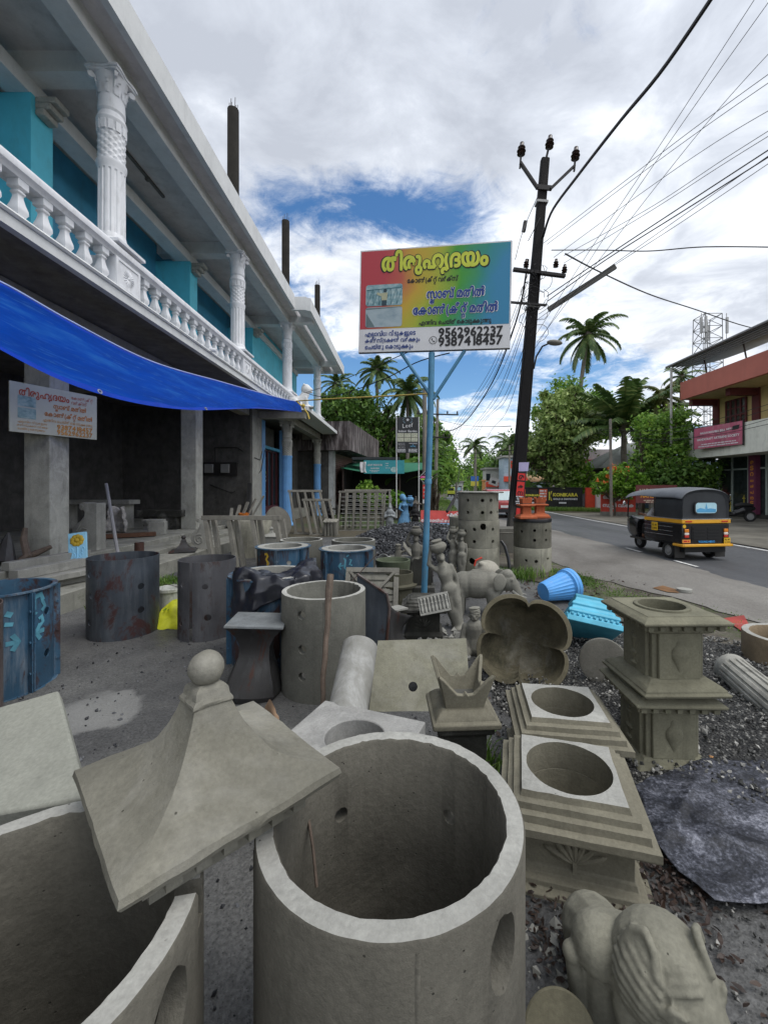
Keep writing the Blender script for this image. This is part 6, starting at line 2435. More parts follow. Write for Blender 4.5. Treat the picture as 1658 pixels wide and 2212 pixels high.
w_, h_ = 1.82, 1.253
SG = thing('sign_board', 'large colourful concrete works sign with Malayalam lettering on a blue post', 'sign')
pL, pR = P(776.5, 652.5, 5.22), P(1103, 636, 4.93)
d = pR - pL
SG.location = (pL + pR) / 2
SG.rotation_euler = (0, -math.atan2(d.z, math.hypot(d.x, d.y)), math.atan2(d.y, d.x))
MB().bb(-w_ / 2, w_ / 2, -.014, .014, -h_ / 2, h_ / 2).build('panel', SWHITE, SG)
b = MB()
for z0, z1 in ((h_ / 2 - .03, h_ / 2 + .004), (-h_ / 2 - .004, -h_ / 2 + .03)):
 b.bb(-w_ / 2 - .004, w_ / 2 + .004, .0145, .04, z0, z1)
for x0, x1 in ((-w_ / 2 - .004, -w_ / 2 + .03), (w_ / 2 - .03, w_ / 2 + .004)):
 b.bb(x0, x1, .0145, .04, -h_ / 2, h_ / 2)
b.build('frame', STEEL, SG)


def sx(u):
 return -w_ / 2 + u * w_


def sz(v_):
 return h_ / 2 - v_ * h_


def rect(u0, u1, v0, v1, y, mat, name):
 return flatpoly([(sx(u0), sz(v1)), (sx(u1), sz(v1)), (sx(u1), sz(v0)), (sx(u0), sz(v0))], y, mat, SG, name)


rect(.008, .992, .012, .775, -.0155, keep('sign_gradient', m_signbg), 'colour_print')
for (dx_, dz_) in ((0, 0),):
 text('തിരുഹൃദയം', sx(.145), sz(.215), 1.3, BLK, SG, y=-.018, bold=.085, width=w_ * .715)
 text('തിരുഹൃദയം', sx(.15), sz(.213), 1.3, LIME, SG, y=-.0205, bold=.045, width=w_ * .705)
text('കോൺ(കീറ_റ് വർക്സ്', sx(.325), sz(.345), 1.3, BLK, SG, y=-.018, bold=.03, width=w_ * .335)
for s_, u0, vv, ww in (('സ_ലാബ് മതിൽ', .455, .505, .385), ('കോൺ(കീറ_റ് മതിൽ', .365, .655, .56)):
 text(s_, sx(u0), sz(vv), 1.35, SWHITE, SG, y=-.018, bold=.07, width=w_ * ww)
 text(s_, sx(u0 + .003), sz(vv - .002), 1.35, NAVY, SG, y=-.0205, bold=.036, width=w_ * (ww - .006))
text('എന~നിവ ചെയ്ത് കൊടുക~കുന~നു', sx(.41), sz(.755), 1.3, BLK, SG, y=-.018, bold=.03, width=w_ * .47)
for s_, vv, ww in (('എല_ലാവിധ വീടുകളുടെ', .845, .345), ('കൺസ്(ടക~ഷൻ വർക~കും', .908, .375), ('ചെയ്തു കൊടുക~കും', .972, .33)):
 text(s_, sx(.045), sz(vv), 1.25, NAVY, SG, y=-.018, bold=.025, width=w_ * ww)
text('9562962237', sx(.54), sz(.875), 1, BLK, SG, y=-.018, bold=.035, width=w_ * .415)
text('9387418457', sx(.54), sz(.963), 1, BLK, SG, y=-.018, bold=.035, width=w_ * .415)
b = MB()
cx_, cz_ = sx(.506), sz(.905)
vs = []
for k in range(32):
 a = 2 * PI * k / 32
 for r in (.041, .047):
  vs.append((cx_ + r * math.cos(a), -.018, cz_ + r * math.sin(a)))
b.add(vs, [(2 * k, 2 * k + 1, (2 * k + 3) % 64, (2 * k + 2) % 64) for k in range(32)])
b.add([(cx_ + x, -.018, cz_ + z) for x, z in ((-.02, .02), (-.012, .024), (-.006, .012), (-.012, .006), (.004, -.01), (.012, -.006), (.024, -.014), (.018, -.022), (.004, -.02), (-.014, -.002), (-.022, .012))], [tuple(range(11))])
b.build('phone_icon', BLK, SG, smooth=None)
PH1 = m_print('wall_photo', (.10, .22, .25), (.24, .38, .42), (.42, .52, .52), 11)
PH2 = m_print('slab_photo', (.22, .30, .35), (.34, .42, .46), (.40, .47, .50), 4)


def rrect(u0, u1, v0, v1, y, mat, name, r=.03):
 pts = []
 for cx, cz, a0 in ((sx(u1) - r, sz(v0) - r, 0), (sx(u0) + r, sz(v0) - r, 90), (sx(u0) + r, sz(v1) + r, 180), (sx(u1) - r, sz(v1) + r, 270)):
  for k in range(5):
   a = R(a0 + 22.5 * k)
   pts.append((cx + r * math.cos(a), cz + r * math.sin(a)))
 return flatpoly(pts, y, mat, SG, name)


p1_ = rrect(.045, .295, .345, .552, -.018, PH1, 'photo_print')
b = MB()
for k in range(6):
 x = sx(.055 + .04 * k)
 b.add([(x, -.0195, sz(.545)), (x + .006, -.0195, sz(.545)), (x + .006, -.0195, sz(.39)), (x, -.0195, sz(.39))], [(0, 1, 2, 3)])
 b.add([(x, -.0195, sz(.545)), (x + .006, -.0195, sz(.545)), (x + .07, -.0195, sz(.39)), (x + .064, -.0195, sz(.39))], [(0, 1, 2, 3)])
b.add([(sx(.05), -.0195, sz(.40)), (sx(.29), -.0195, sz(.385)), (sx(.29), -.0195, sz(.378)), (sx(.05), -.0195, sz(.393))], [(0, 1, 2, 3)])
b.build('scaffold_print', plain('print_teal', (.04, .13, .16), .5), p1_, smooth=None)
b = MB().add([(sx(.155), -.0205, sz(.50)), (sx(.19), -.0205, sz(.50)), (sx(.195), -.0205, sz(.425)), (sx(.15), -.0205, sz(.43))], [(0, 1, 2, 3)])
b.add([(sx(.12), -.0205, sz(.44)), (sx(.15), -.0205, sz(.46)), (sx(.155), -.0205, sz(.435)), (sx(.125), -.0205, sz(.42))], [(0, 1, 2, 3)])
b.build('worker_print', plain('print_cream', (.42, .42, .28), .5), p1_, smooth=None)
b = MB().add([(sx(.178) + .022 * math.cos(k * .7), -.021, sz(.405) + .025 * math.sin(k * .7)) for k in range(9)], [tuple(range(9))])
b.add([(sx(.157), -.021, sz(.55)), (sx(.188), -.021, sz(.55)), (sx(.19), -.021, sz(.50)), (sx(.155), -.021, sz(.50))], [(0, 1, 2, 3)])
b.build('worker_print', plain('print_dark', (.02, .05, .07), .5), p1_, smooth=None)
p2_ = rrect(.045, .295, .565, .76, -.018, PH2, 'photo_print')
b = MB().add([(sx(.05), -.0195, sz(.62)), (sx(.11), -.0195, sz(.755)), (sx(.05), -.0195, sz(.755))], [(0, 1, 2)])
b.add([(sx(.048), -.0195, sz(.585)), (sx(.29), -.0195, sz(.572)), (sx(.29), -.0195, sz(.568)), (sx(.048), -.0195, sz(.572))], [(0, 1, 2, 3)])
b.build('rubble_print', plain('print_grey', (.12, .17, .18), .5), p2_, smooth=None)
# the post is its own part of the sign: it carries the board
inv = SG.matrix_basis.copy()
SGM = Matrix.Translation(SG.location) @ SG.rotation_euler.to_matrix().to_4x4()
INV = SGM.inverted()
b = MB().tube([INV @ P(932, 762, 5.1), INV @ P(929, 900, 5.09), INV @ P(921, 1130, 5.07), INV @ P(914, 1320, 5.05)], .038, 14)
po = b.build('post', POSTB, SG)
b = MB().tube([INV @ P(935, 862, 5.08), INV @ P(866, 762, 5.16)], .021, 10)
b.tube([INV @ P(935, 862, 5.08), INV @ P(1003, 757, 5.03)], .021, 10)
b.build('strut', POSTB, SG)
b = MB().lathe([(.044, 0), (.044, .05), (.04, .06)], 12, M=Matrix.Translation(INV @ P(924, 1045, 5.08)))
b.build('collar', POSTB, po)

# ================================================================== UTILITY POLE
UP = thing('utility_pole', 'black leaning concrete utility pole with insulators and posters beside the road', 'utility pole', (2.84, 11, 0), rot=(0, R(4.85), 0))


def m_pole():
 t = NT('tarred_pole', .8, .25)
 a = t.noise(2.2, 7, .7, (1, 1, .4), .3)
 col = t.ramp(a, [(.3, (.006, .005, .006)), (.55, (.012, .011, .011)), (.75, (.04, .037, .035))])
 sp = t.n('ShaderNodeSeparateXYZ')
 t.l(t.obj, sp.inputs[0])
 col = t.mix(t.ramp(t.mix(.5, sp.outputs[2], a), [(.6, .75), (1.0, 0.0)]), col, (.10, .095, .085))
 t.col(col)
 t.bump(t.noise(24, 6, .7), .5, .02)
 return t.m


PM = keep('pole', m_pole)
b = MB()
for z, w, dd in ():
 pass
vs = []
zs = [0, 2, 4, 6, 8, 9.6, 10.2]
for z in zs:
 k = z / 10.2
 hw, hd = .175 - .07 * k, .13 - .04 * k
 c = .03
 for x, y in ((-hw + c, -hd), (hw - c, -hd), (hw, -hd + c), (hw, hd - c), (hw - c, hd), (-hw + c, hd), (-hw, hd - c), (-hw, -hd + c)):
  vs.append((x, y, z))
fs = [(i * 8 + k, i * 8 + (k + 1) % 8, (i + 1) * 8 + (k + 1) % 8, (i + 1) * 8 + k) for i in range(len(zs) - 1) for k in range(8)]
fs.append(tuple(range(len(vs) - 8, len(vs))))
b.add(vs, fs)
b.build('shaft', PM, UP)
IRON = plain('black_iron', (.018, .016, .016), .6, var=.3)
b = MB()
for sg, dx_, dz_ in ((-1, .66, .62), (1, .74, .66)):
 b.bar((sg * .16, -.12, 9.35), (sg * dx_, -.12, 9.35 + dz_), .10, .05)
 b.bar((sg * dx_, -.12, 9.2 + dz_), (sg * dx_, -.12, 9.6 + dz_), .04, .04)
b.bar((-.2, -.12, 9.38), (.2, -.12, 9.38), .05, .12)
b.bar((0, -.05, 10.1), (0.05, -.05, 10.45), .05, .05)
b.build('cross_arm', IRON, UP)
INS = plain('insulator_brown', (.03, .016, .012), .25, .5)


def insul(b, p, s=1.0):
 b.lathe([(.03 * s, -.12 * s), (.09 * s, -.1 * s), (.05 * s, -.05 * s), (.10 * s, -.03 * s), (.055 * s, .02 * s), (.085 * s, .05 * s), (.05 * s, .1 * s), (.045 * s, .16 * s), (0, .17 * s)], 14, p)
 return b


for p in ((-.66, -.12, 10.3), (.74, -.12, 10.3), (.07, -.05, 10.6)):
 insul(MB(), p, 1.15).build('insulator', INS, UP)
b = MB().bar((-.62, -.17, 7.18), (.72, -.17, 7.12), .11, .07)
b.build('cross_arm', IRON, UP)
for p in ((-.3, -.17, 7.35), (.45, -.2, 7.4), (.68, -.2, 7.28)):
 insul(MB(), p, .75).build('insulator', INS, UP)
for q in ((-.145, .145, -.12, .12, 9.02, 9.08), (-.16, .16, -.135, .135, 6.28, 6.36)):
 MB().bb(*q).build('clamp_band', plain('pale_band', (.34, .34, .33), .5), UP)
b = MB().bar((-.75, -.18, 6.33), (.3, -.18, 6.33), .05, .05)
b.build('clamp_bar', IRON, UP)
b = MB().bar((.28, -.45, 6.1), (1.72, -.75, 7.15), .07, .12)
b.build('tube_light', plain('tube_housing', (.07, .068, .06), .5), UP)
b = MB().tube([(.14, -.1, 4.7), (.16, -.16, 5.0), (.27, -.24, 5.25), (.45, -.34, 5.33)], .022, 8)
la = b.build('lamp_arm', IRON, UP)
b = MB()
b.sphere((.52, -.4, 5.31), (.2, .1, .07), 14, 8)
b.build('lamp_head', plain('lamp_grey', (.16, .15, .13), .5), la)
# posters pasted on the pole (plane y = -.16)
POSTR = plain('poster_red', (.62, .03, .025), .5)
b = MB().add([(x, -.185, z) for x, z in ((-.05, 2.02), (.19, 2.05), (.20, 2.28), (-.06, 2.25))], [(0, 1, 2, 3)])
b.build('poster', plain('poster_lilac', (.42, .38, .58), .6), UP, smooth=None)
b = MB().add([(x, -.178, z) for x, z in ((-.08, 1.15), (.15, 1.15), (.16, 2.06), (-.06, 2.06))], [(0, 1, 2, 3)])
pp = b.build('poster', BLK, UP, smooth=None)
for ch, z in (('ര', 1.82), ('ക', 1.60), ('ന', 1.42)):
 b = MB().add([(x, -.181, zz) for x, zz in ((-.06, z - .02), (.13, z - .02), (.13, z + .16), (-.06, z + .16))], [(0, 1, 2, 3)])
 b.build('letter_box', POSTR, pp, smooth=None)
 text(ch, -.035, z, 1, BLK, pp, y=-.184, width=.15, bold=.03)
bars([(-.06 + .02 * (k % 3), .13 - .02 * (k % 2), 1.37 - k * .045) for k in range(6)], .022, SWHITE, pp, -.181)
b = MB().add([(x, -.18, z) for x, z in ((-.02, .86), (.13, .86), (.13, 1.08), (-.02, 1.08))], [(0, 1, 2, 3)])
b.build('poster', POSTR, UP, smooth=None)

# ================================================================== WIRES
WIRE = plain('wire_black', (.012, .012, .014), .5)


def wire(name, label, pts, r, group='overhead wires', n=28, cat='wire'):
 L = [P(*p) for p in pts]
 b = MB()
 rr = [r] * (n + 1)
 b.tube([interp_list(L, t / n) for t in range(n + 1)], rr, 5)
 return put(b, name, WIRE, label, cat, group)


wire('cable_bundle', 'thick black cable bundle rising from the utility pole to the top edge', [(1172, 512, 10.9), (1192, 455, 10), (1248, 378, 8.8), (1338, 262, 7.4), (1430, 150, 6.4), (1560, -40, 5.4)], .030)
fan = 'thin wire fanning from the utility pole to the upper right'
for k, pts in enumerate([
  [(1173, 525, 10.9), (1330, 405, 9.5), (1510, 268, 8), (1700, 130, 7)],
  [(1180, 528, 10.9), (1360, 392, 9.5), (1520, 275, 8), (1700, 150, 7)],
  [(1195, 556, 10.9), (1380, 420, 9.5), (1540, 310, 8.2), (1700, 215, 7)],
  [(1217, 552, 10.9), (1400, 450, 9.5), (1560, 345, 8.2), (1710, 250, 7)],
  [(1217, 568, 10.9), (1400, 458, 9.5), (1560, 355, 8.2), (1710, 262, 7)],
  [(1160, 690, 10.9), (1300, 590, 9.7), (1470, 480, 8.6), (1710, 318, 7.2)],
  [(1163, 678, 10.9), (1310, 580, 9.7), (1470, 468, 8.6), (1710, 300, 7.2)]]):
 wire('wire', fan, pts, .0062)
for pts in ([(1180, 640, 10.6), (1304, 556, 9.5), (1480, 440, 8.4), (1710, 290, 7.2)], [(1182, 650, 10.6), (1306, 562, 9.5), (1480, 452, 8.4), (1710, 306, 7.2)]):
 wire('wire', 'heavier wire of the pair running past the tube light to the right edge', pts, .012)
for pts in ([(1152, 730, 10.8), (1260, 560, 9.5), (1400, 350, 8), (1640, -20, 6.5)], [(1150, 760, 10.8), (1290, 535, 9.5), (1470, 270, 8), (1690, -40, 6.5)], [(1158, 740, 10.8), (1340, 500, 9.5), (1530, 260, 8), (1710, 60, 6.8)]):
 wire('wire', 'steep thin wire crossing the fan of wires up to the top right corner', pts, .0055)
wire('wire', 'twisted cable running level from the utility pole to the right edge', [(1190, 540, 10.9), (1300, 540, 10), (1400, 542, 9.4), (1520, 533, 8.8), (1700, 534, 8)], .012)
wire('wire', 'twisted cable sagging from the utility pole down to the yellow building', [(1220, 548, 10.9), (1290, 585, 12.5), (1400, 635, 15), (1500, 668, 17.5), (1600, 702, 19), (1680, 720, 19.5)], .022)
low = 'thin wire running from the utility pole down to the far poles'
for k in range(9):
 x0, y0 = 1142 - 3 * (k % 3), 585 + 22 * k
 x1, y1 = 950 + 11 * k, 985 - 8 * (k % 4)
 wire('wire', low, [(x0, y0, 10.9), ((x0 * .55 + x1 * .45) , y0 * .5 + y1 * .5 + 18, 17), (x1 + 22, y1 - 55, 25), (x1 - 6, y1 - 5, 33)], .0085)
wire('cable_bundle', 'thick cable dropping from the utility pole to the far left pole', [(1140, 560, 10.9), (1115, 690, 13), (1060, 830, 17), (1000, 915, 22), (962, 930, 26), (945, 912, 29)], .025)
wire('wire', 'upper house wire from the balcony to behind the sign board', [(660, 848, 16.5), (720, 828, 14), (800, 795, 11.5), (900, 752, 9)], .011)
wire('wire', 'lower house cable looping from the balcony to behind the sign board', [(655, 846, 16.5), (690, 856, 15.5), (740, 850, 13.5), (830, 818, 11.5), (900, 782, 10), (970, 762, 9)], .014)
rb = 'thin wire passing in front of the yellow building'
for y0, y1 in ((955, 905), (948, 918), (930, 872), (938, 884)):
 wire('wire', rb, [(1290, 930 + (y0 - 940) * .4, 23), (1400, y0, 21), (1530, (y0 + y1) / 2 + 8, 17), (1700, y1 - 12, 13)], .010)
wire('wire', 'sagging service wire between the utility pole and the left far pole', [(942, 905, 29), (1000, 918, 24), (1060, 921, 18), (1103, 920, 11.2)], .012)
for y in (965, 978, 988):
 wire('wire', 'distant thin wire across the far road', [(945, y - 8, 33), (1020, y, 33), (1100, y - 6, 32)], .012)
b = MB()
rnd = random.Random(3)
for k in range(12):      # tangled loops at the pole
 c = P(1150 + rnd.uniform(-16, 26), 600 + rnd.uniform(-30, 130), 10.75)
 rr = rnd.uniform(.12, .34)
 a0 = rnd.random() * 6
 b.tube([c + Vector((rr * math.cos(a0 + q * .42) * rnd.uniform(.85, 1.1), rnd.uniform(-.1, .1), rr * 1.1 * math.sin(a0 + q * .42))) for q in range(13)], .007, 5)
put(b, 'wire_tangle', WIRE, 'tangle of loose wire loops round the utility pole', 'wire')
t_ = put(MB().bar(P(1166, 470, 10.9), P(1140, 520, 10.9), .02, .02).bar(P(1134, 478, 10.9), P(1130, 500, 10.9), .09, .09), 'stay_insulator', IRON, 'small black stay insulator hanging left of the utility pole', 'insulator')
wire('wire', 'stay wire from the head of the utility pole to the sign board', [(1160, 425, 10.9), (1140, 470, 10.8), (1125, 510, 10.2), (1112, 560, 9.5)], .009)

# ================================================================== AUTO RICKSHAW
BLKP = plain('auto_black', (.012, .012, .014), .22, .5, var=.3)
HOOD = plain('auto_hood', (.025, .028, .032), .55, .4, var=.25, scale=3, bump=.25, bscale=12)
HOODR = plain('auto_roof', (.105, .115, .130), .5, .4, var=.25, scale=2.5, bump=.3, bscale=9)
AYEL = plain('auto_yellow', (.72, .36, .02), .35, .5, var=.08)
TYRE = plain('tyre', (.02, .02, .02), .8)
RIMM = plain('wheel_rim', (.25, .25, .25), .45, .5)
PLATE = plain('plate_yellow', (.68, .42, .02), .5)
TAILR = plain('tail_red', (.5, .03, .02), .2, .5)
TAILW = plain('tail_white', (.7, .62, .55), .2, .5)
TAILO = plain('tail_orange', (.7, .22, .02), .2, .5)
CHROME = plain('chrome', (.55, .56, .57), .25, .6, .8)


def wheel(root, loc, r=.2, w=.1, name='wheel'):
 b = MB().lathe([(r * .62, -w / 2), (r * .92, -w / 2), (r, -w * .32), (r, w * .32), (r * .92, w / 2), (r * .62, w / 2)], 28, M=Matrix.Translation(loc) @ Matrix.Rotation(R(90), 4, 'Y'), close=True)
 o = b.build(name, TYRE, root)
 b = MB().lathe([(0, -w * .36), (r * .3, -w * .42), (r * .35, -w * .25), (r * .6, -w * .22), (r * .64, -w * .4), (r * .64, w * .4), (r * .6, w * .22), (r * .35, w * .25), (r * .3, w * .42), (0, w * .36)], 24, M=Matrix.Translation(loc) @ Matrix.Rotation(R(90), 4, 'Y'))
 b.build('rim', RIMM, o)
 return o


AU = thing('auto_rickshaw', 'black and yellow auto rickshaw driving away on the road', 'auto rickshaw', (6.46, 9.0, .034), R(7.5))
AU.scale = (.93, .93, .93)
# lower body (local x right, y forward, z up; rear face at y = 0)
b = MB()
sec = [(0, .60), (.05, .62), (.9, .63), (1.25, .60)]
vs, fs = [], []
for y, hw in sec:
 z0 = .34 if y < 1.1 else .36
 for x, z in ((-hw + .06, z0), (-hw, z0 + .08), (-hw + .005, .86), (hw - .005, .86), (hw, z0 + .08), (hw - .06, z0)):
  vs.append((x, y, z))
for i in range(len(sec) - 1):
 for k in range(6):
  k2 = (k + 1) % 6
  fs.append((i * 6 + k, i * 6 + k2, (i + 1) * 6 + k2, (i + 1) * 6 + k))
fs += [tuple(range(6)), tuple(range(23, 17, -1))]
b.add(vs, fs)
body = b.build('body', BLKP, AU, fixn=True, bevel=.02)
b = MB().bb(-.36, .36, -.012, .0, .46, .80)
for k in range(4):
 for sg in (-1, 1):
  b.bb(sg * .18 - .15, sg * .18 + .15, -.022, -.010, .50 + k * .075, .53 + k * .075)
b.build('engine_grille', plain('grille_black', (.006, .006, .007), .4), body)
b = MB()
for z in (.56, .66, .76):
 b.bb(-.633, -.626, .25, 1.2, z, z + .008)
b.build('side_trim', CHROME, body)
b = MB().bb(-.622, .622, -.02, 1.22, .865, .955)
b.build('waist_band', AYEL, AU, bevel=.012)
b = MB().bb(-.626, .626, -.022, 1.2, .957, .972)
b.build('waist_trim', CHROME, AU)
b = MB().bb(-.63, .63, -.07, -.0, .335, .395).bb(-.64, -.58, -.07, .25, .335, .395).bb(.58, .64, -.07, .25, .335, .395)
b.build('bumper', AYEL, AU, bevel=.015)
b = MB().bb(-.52, .52, .02, .5, .2, .335)
b.build('underbody', plain('under_black', (.008, .008, .008), .7), AU)
# hood: back and sides, then roof
prof = [(-.60, .975), (-.605, 1.25), (-.58, 1.46), (-.50, 1.57), (-.30, 1.63), (0, 1.65), (.30, 1.63), (.50, 1.57), (.58, 1.46), (.605, 1.25), (.60, .975)]
b = MB()
vs, fs = [], []
ys = [0.03, .0, .02, .25, .62, .86]
ins = [.90, .985, 1.0, 1.0, 1.0, 1.0]
for y, k in zip(ys, ins):
 for x, z in prof:
  vs.append((x * k, y, (z - .975) * (k if k < 1 else 1) + .975))
m = len(prof)
for i in range(len(ys) - 1):
 for k in range(m - 1):
  fs.append((i * m + k, i * m + k + 1, (i + 1) * m + k + 1, (i + 1) * m + k))
fs.append(tuple(range(m)))
b.add(vs, fs)
hood = b.build('hood', HOOD, AU, fixn=False, smooth=50)
b = MB()
rp_ = [(-.625, 1.44), (-.60, 1.50), (-.52, 1.60), (-.30, 1.665), (0, 1.69), (.30, 1.665), (.52, 1.60), (.60, 1.50), (.625, 1.44)]
vs, fs = [], []
ys = [(-.02, -.04), (.10, 0), (.5, .01), (.9, .0), (1.4, -.02), (1.9, -.06), (2.08, -.10)]
for y, dz_ in ys:
 k = 1 if y < 1.2 else 1 - (y - 1.2) * .12
 for x, z in rp_:
  if y > .95:
   z = max(z, 1.53 + dz_ * .5)
  vs.append((x * k, y, z + dz_))
m = len(rp_)
for i in range(len(ys) - 1):
 for k in range(m - 1):
  fs.append((i * m + k, i * m + k + 1, (i + 1) * m + k + 1, (i + 1) * m + k))
b.add(vs, fs)
b.v = [(x, y, z + .012 * mnoise.noise(Vector((x * 3, y * 6, 2)))) for x, y, z in b.v]
b.build('roof', HOODR, AU, solid=.02, smooth=60, sub=1)
# rear window
b = MB()


def rr_pts(w, h, r, n=6):
 o = []
 for cx, cz, a0 in ((w / 2 - r, h / 2 - r, 0), (-w / 2 + r, h / 2 - r, 90), (-w / 2 + r, -h / 2 + r, 180), (w / 2 - r, -h / 2 + r, 270)):
  for k in range(n):
   a = R(a0 + 90 * k / (n - 1))
   o.append((cx + r * math.cos(a), cz + r * math.sin(a)))
 return o


o_, i_ = rr_pts(.60, .30, .09), rr_pts(.54, .24, .07)
n = len(o_)
b.add([(x, -.012, 1.22 + z) for x, z in o_] + [(x, -.012, 1.22 + z) for x, z in i_], [(k, (k + 1) % n, n + (k + 1) % n, n + k) for k in range(n)])
wf = b.build('window_frame', plain('window_rubber', (.02, .018, .02), .4), hood, smooth=None)
b = MB().add([(x, -.010, 1.22 + z) for x, z in i_], [tuple(range(n))])


def m_sticker():
 t = NT('window_sticker', .3, .5)
 sp = t.n('ShaderNodeSeparateXYZ')
 t.l(t.obj, sp.inputs[0])
 t.col(t.mix(t.ramp(sp.outputs[2], [(.0, 0), (1.0, 1)]), t.ramp(sp.outputs[2], [(1.09, (.04, .25, .5)), (1.18, (.06, .35, .65)), (1.20, (.42, .68, .78)), (1.34, (.5, .72, .74))]), t.ramp(sp.outputs[2], [(0, (.38, .62, .72)), (1, (.38, .62, .72))])))
 return t.m


b.build('rear_window', plain('sticker_sky', (.42, .66, .74), .25, .5, var=.1), wf, smooth=None)
b = MB().add([(x, -.0135, 1.1 + z) for x, z in ((-.24, .02), (.24, .02), (.25, .09), (.1, .11), (-.02, .09), (-.15, .12), (-.25, .08))], [tuple(range(7))])
b.add([(x, -.0135, 1.2 + z) for x, z in ((-.03, 0), (.03, 0), (0, .13))], [(0, 1, 2)])
b.build('sticker_print', plain('sticker_blue', (.08, .32, .55), .3, .5, var=.2), wf, smooth=None)
# front frame and cowl
b = MB()
vs, fs = [], []
sec = [(1.72, .46, .36, .84), (2.05, .42, .34, .92), (2.32, .30, .40, .90), (2.46, .17, .48, .80)]
for y, hw, z0, z1 in sec:
 for x, z in ((-hw * .8, z0), (-hw, z0 + .15), (-hw, z1 - .1), (-hw * .85, z1), (hw * .85, z1), (hw, z1 - .1), (hw, z0 + .15), (hw * .8, z0)):
  vs.append((x, y, z))
for i in range(len(sec) - 1):
 for k in range(8):
  k2 = (k + 1) % 8
  fs.append((i * 8 + k, i * 8 + k2, (i + 1) * 8 + k2, (i + 1) * 8 + k))
fs += [tuple(range(8)), tuple(range(31, 23, -1))]
b.add(vs, fs)
b.build('front_cowl', BLKP, AU, fixn=True, bevel=.02)
b = MB().bb(-.52, .52, 1.15, 1.9, .33, .38)
b.build('floor', BLKP, AU)
b = MB()
for sg in (-1, 1):
 b.tube([(sg * .46, 2.08, .88), (sg * .47, 2.02, 1.48)], .018, 8)
 MB().tube([(sg * .60, .88, .96), (sg * .60, .88, 1.46)], .014, 8).build('side_post', BLKP, AU)
b.tube([(-.47, 2.02, 1.48), (.47, 2.02, 1.48)], .018, 8).tube([(-.46, 2.08, .90), (.46, 2.08, .90)], .018, 8)
b.build('windscreen_frame', BLKP, AU)
b = MB().bb(-.5, .5, .62, 1.05, .38, .66).box((0, .62, .95), (1.0, .1, .55), (R(-8), 0, 0)).bb(-.26, .26, 1.28, 1.5, .38, .62).box((0, 1.27, .8), (.4, .07, .3))
b.build('seat', plain('seat_black', (.015, .015, .016), .5), AU, bevel=.02)
b = MB().tube([(-.32, 1.82, .98), (0, 1.9, .96), (.32, 1.82, .98)], .016, 8).tube([(0, 1.9, .96), (0, 2.1, .5)], .025, 8)
b.build('handlebar', BLKP, AU)
for sg in (-1, 1):
 b = MB().box((sg * .5, -.014, .70), (.105, .03, .075)).build('tail_lamp', TAILO, AU, bevel=.01)
 MB().box((sg * .5, -.0142, .63), (.105, .03, .055)).build('lens', TAILW, b, bevel=.01)
 MB().box((sg * .5, -.0144, .57), (.105, .03, .055)).build('lens', TAILR, b, bevel=.01)
 MB().box((sg * .46, -.026, .91), (.16, .012, .03)).build('reflector', TAILR, AU)
b = MB().bb(.44, .60, -.03, -.018, .40, .53)
o = b.build('number_plate', PLATE, AU)
text('KL 45', .52, .475, 1, BLK, o, y=-.0315, width=.12, align='c', bold=.03)
text('G 6942', .52, .415, 1, BLK, o, y=-.0315, width=.13, align='c', bold=.03)
b = MB().bb(-.62, -.42, -.03, -.018, .425, .50)
o = b.build('orange_plate', plain('plate_orange', (.75, .28, .05), .5), AU)
bars([(-.59, -.45, .445)], .035, TAILR, o, -.0315)
b = MB().bb(-.646, -.636, .72, .92, .64, .84)
o = b.build('side_plate', PLATE, AU)
MLEFT = Matrix(((0, 1, 0, -.648), (-1, 0, 0, 0), (0, 0, 1, 0), (0, 0, 0, 1)))
text('KL 45', -.82, .755, 1, BLK, o, y=0, width=.15, align='c', bold=.03, M=MLEFT)
text('G 6942', -.82, .675, 1, BLK, o, y=0, width=.16, align='c', bold=.03, M=MLEFT)
text('YOUNG HERO', 0, .425, 1, plain('blue_letter', (.05, .35, .8), .4), body, y=-.023, width=.42, align='c', bold=.03)
b = MB().lathe([(0, 0), (.042, 0), (.042, .004), (0, .004)], 20, M=Matrix.Translation((-.55, -.004, .80)) @ Matrix.Rotation(R(90), 4, 'X'))
b.build('round_badge', PLATE, AU)
for x in (-.52, .52):
 wheel(AU, (x, .47, .2), .2, .11)
 b = MB()
 b.grid(lambda a, c, x=x: (x + .14 * (c - .5) + (.02 if x > 0 else -.02), .47 + .27 * math.cos(PI * a), .22 + .25 * math.sin(PI * a)), 14, 2)
 b.build('mudguard', BLKP, AU, solid=.012)
 MB().bb(x - .13, x + .13, .16, .175, .06, .33).build('mud_flap', plain('flap', (.035, .033, .03), .7, var=.3), AU)
wheel(AU, (0, 2.18, .2), .2, .1)
b = MB().tube([(-.48, 2.1, 1.2), (-.6, 2.0, 1.25)], .008, 6)
b.sphere((-.62, 1.99, 1.26), (.05, .02, .065), 10, 8)
b.build('mirror', CHROME, AU)
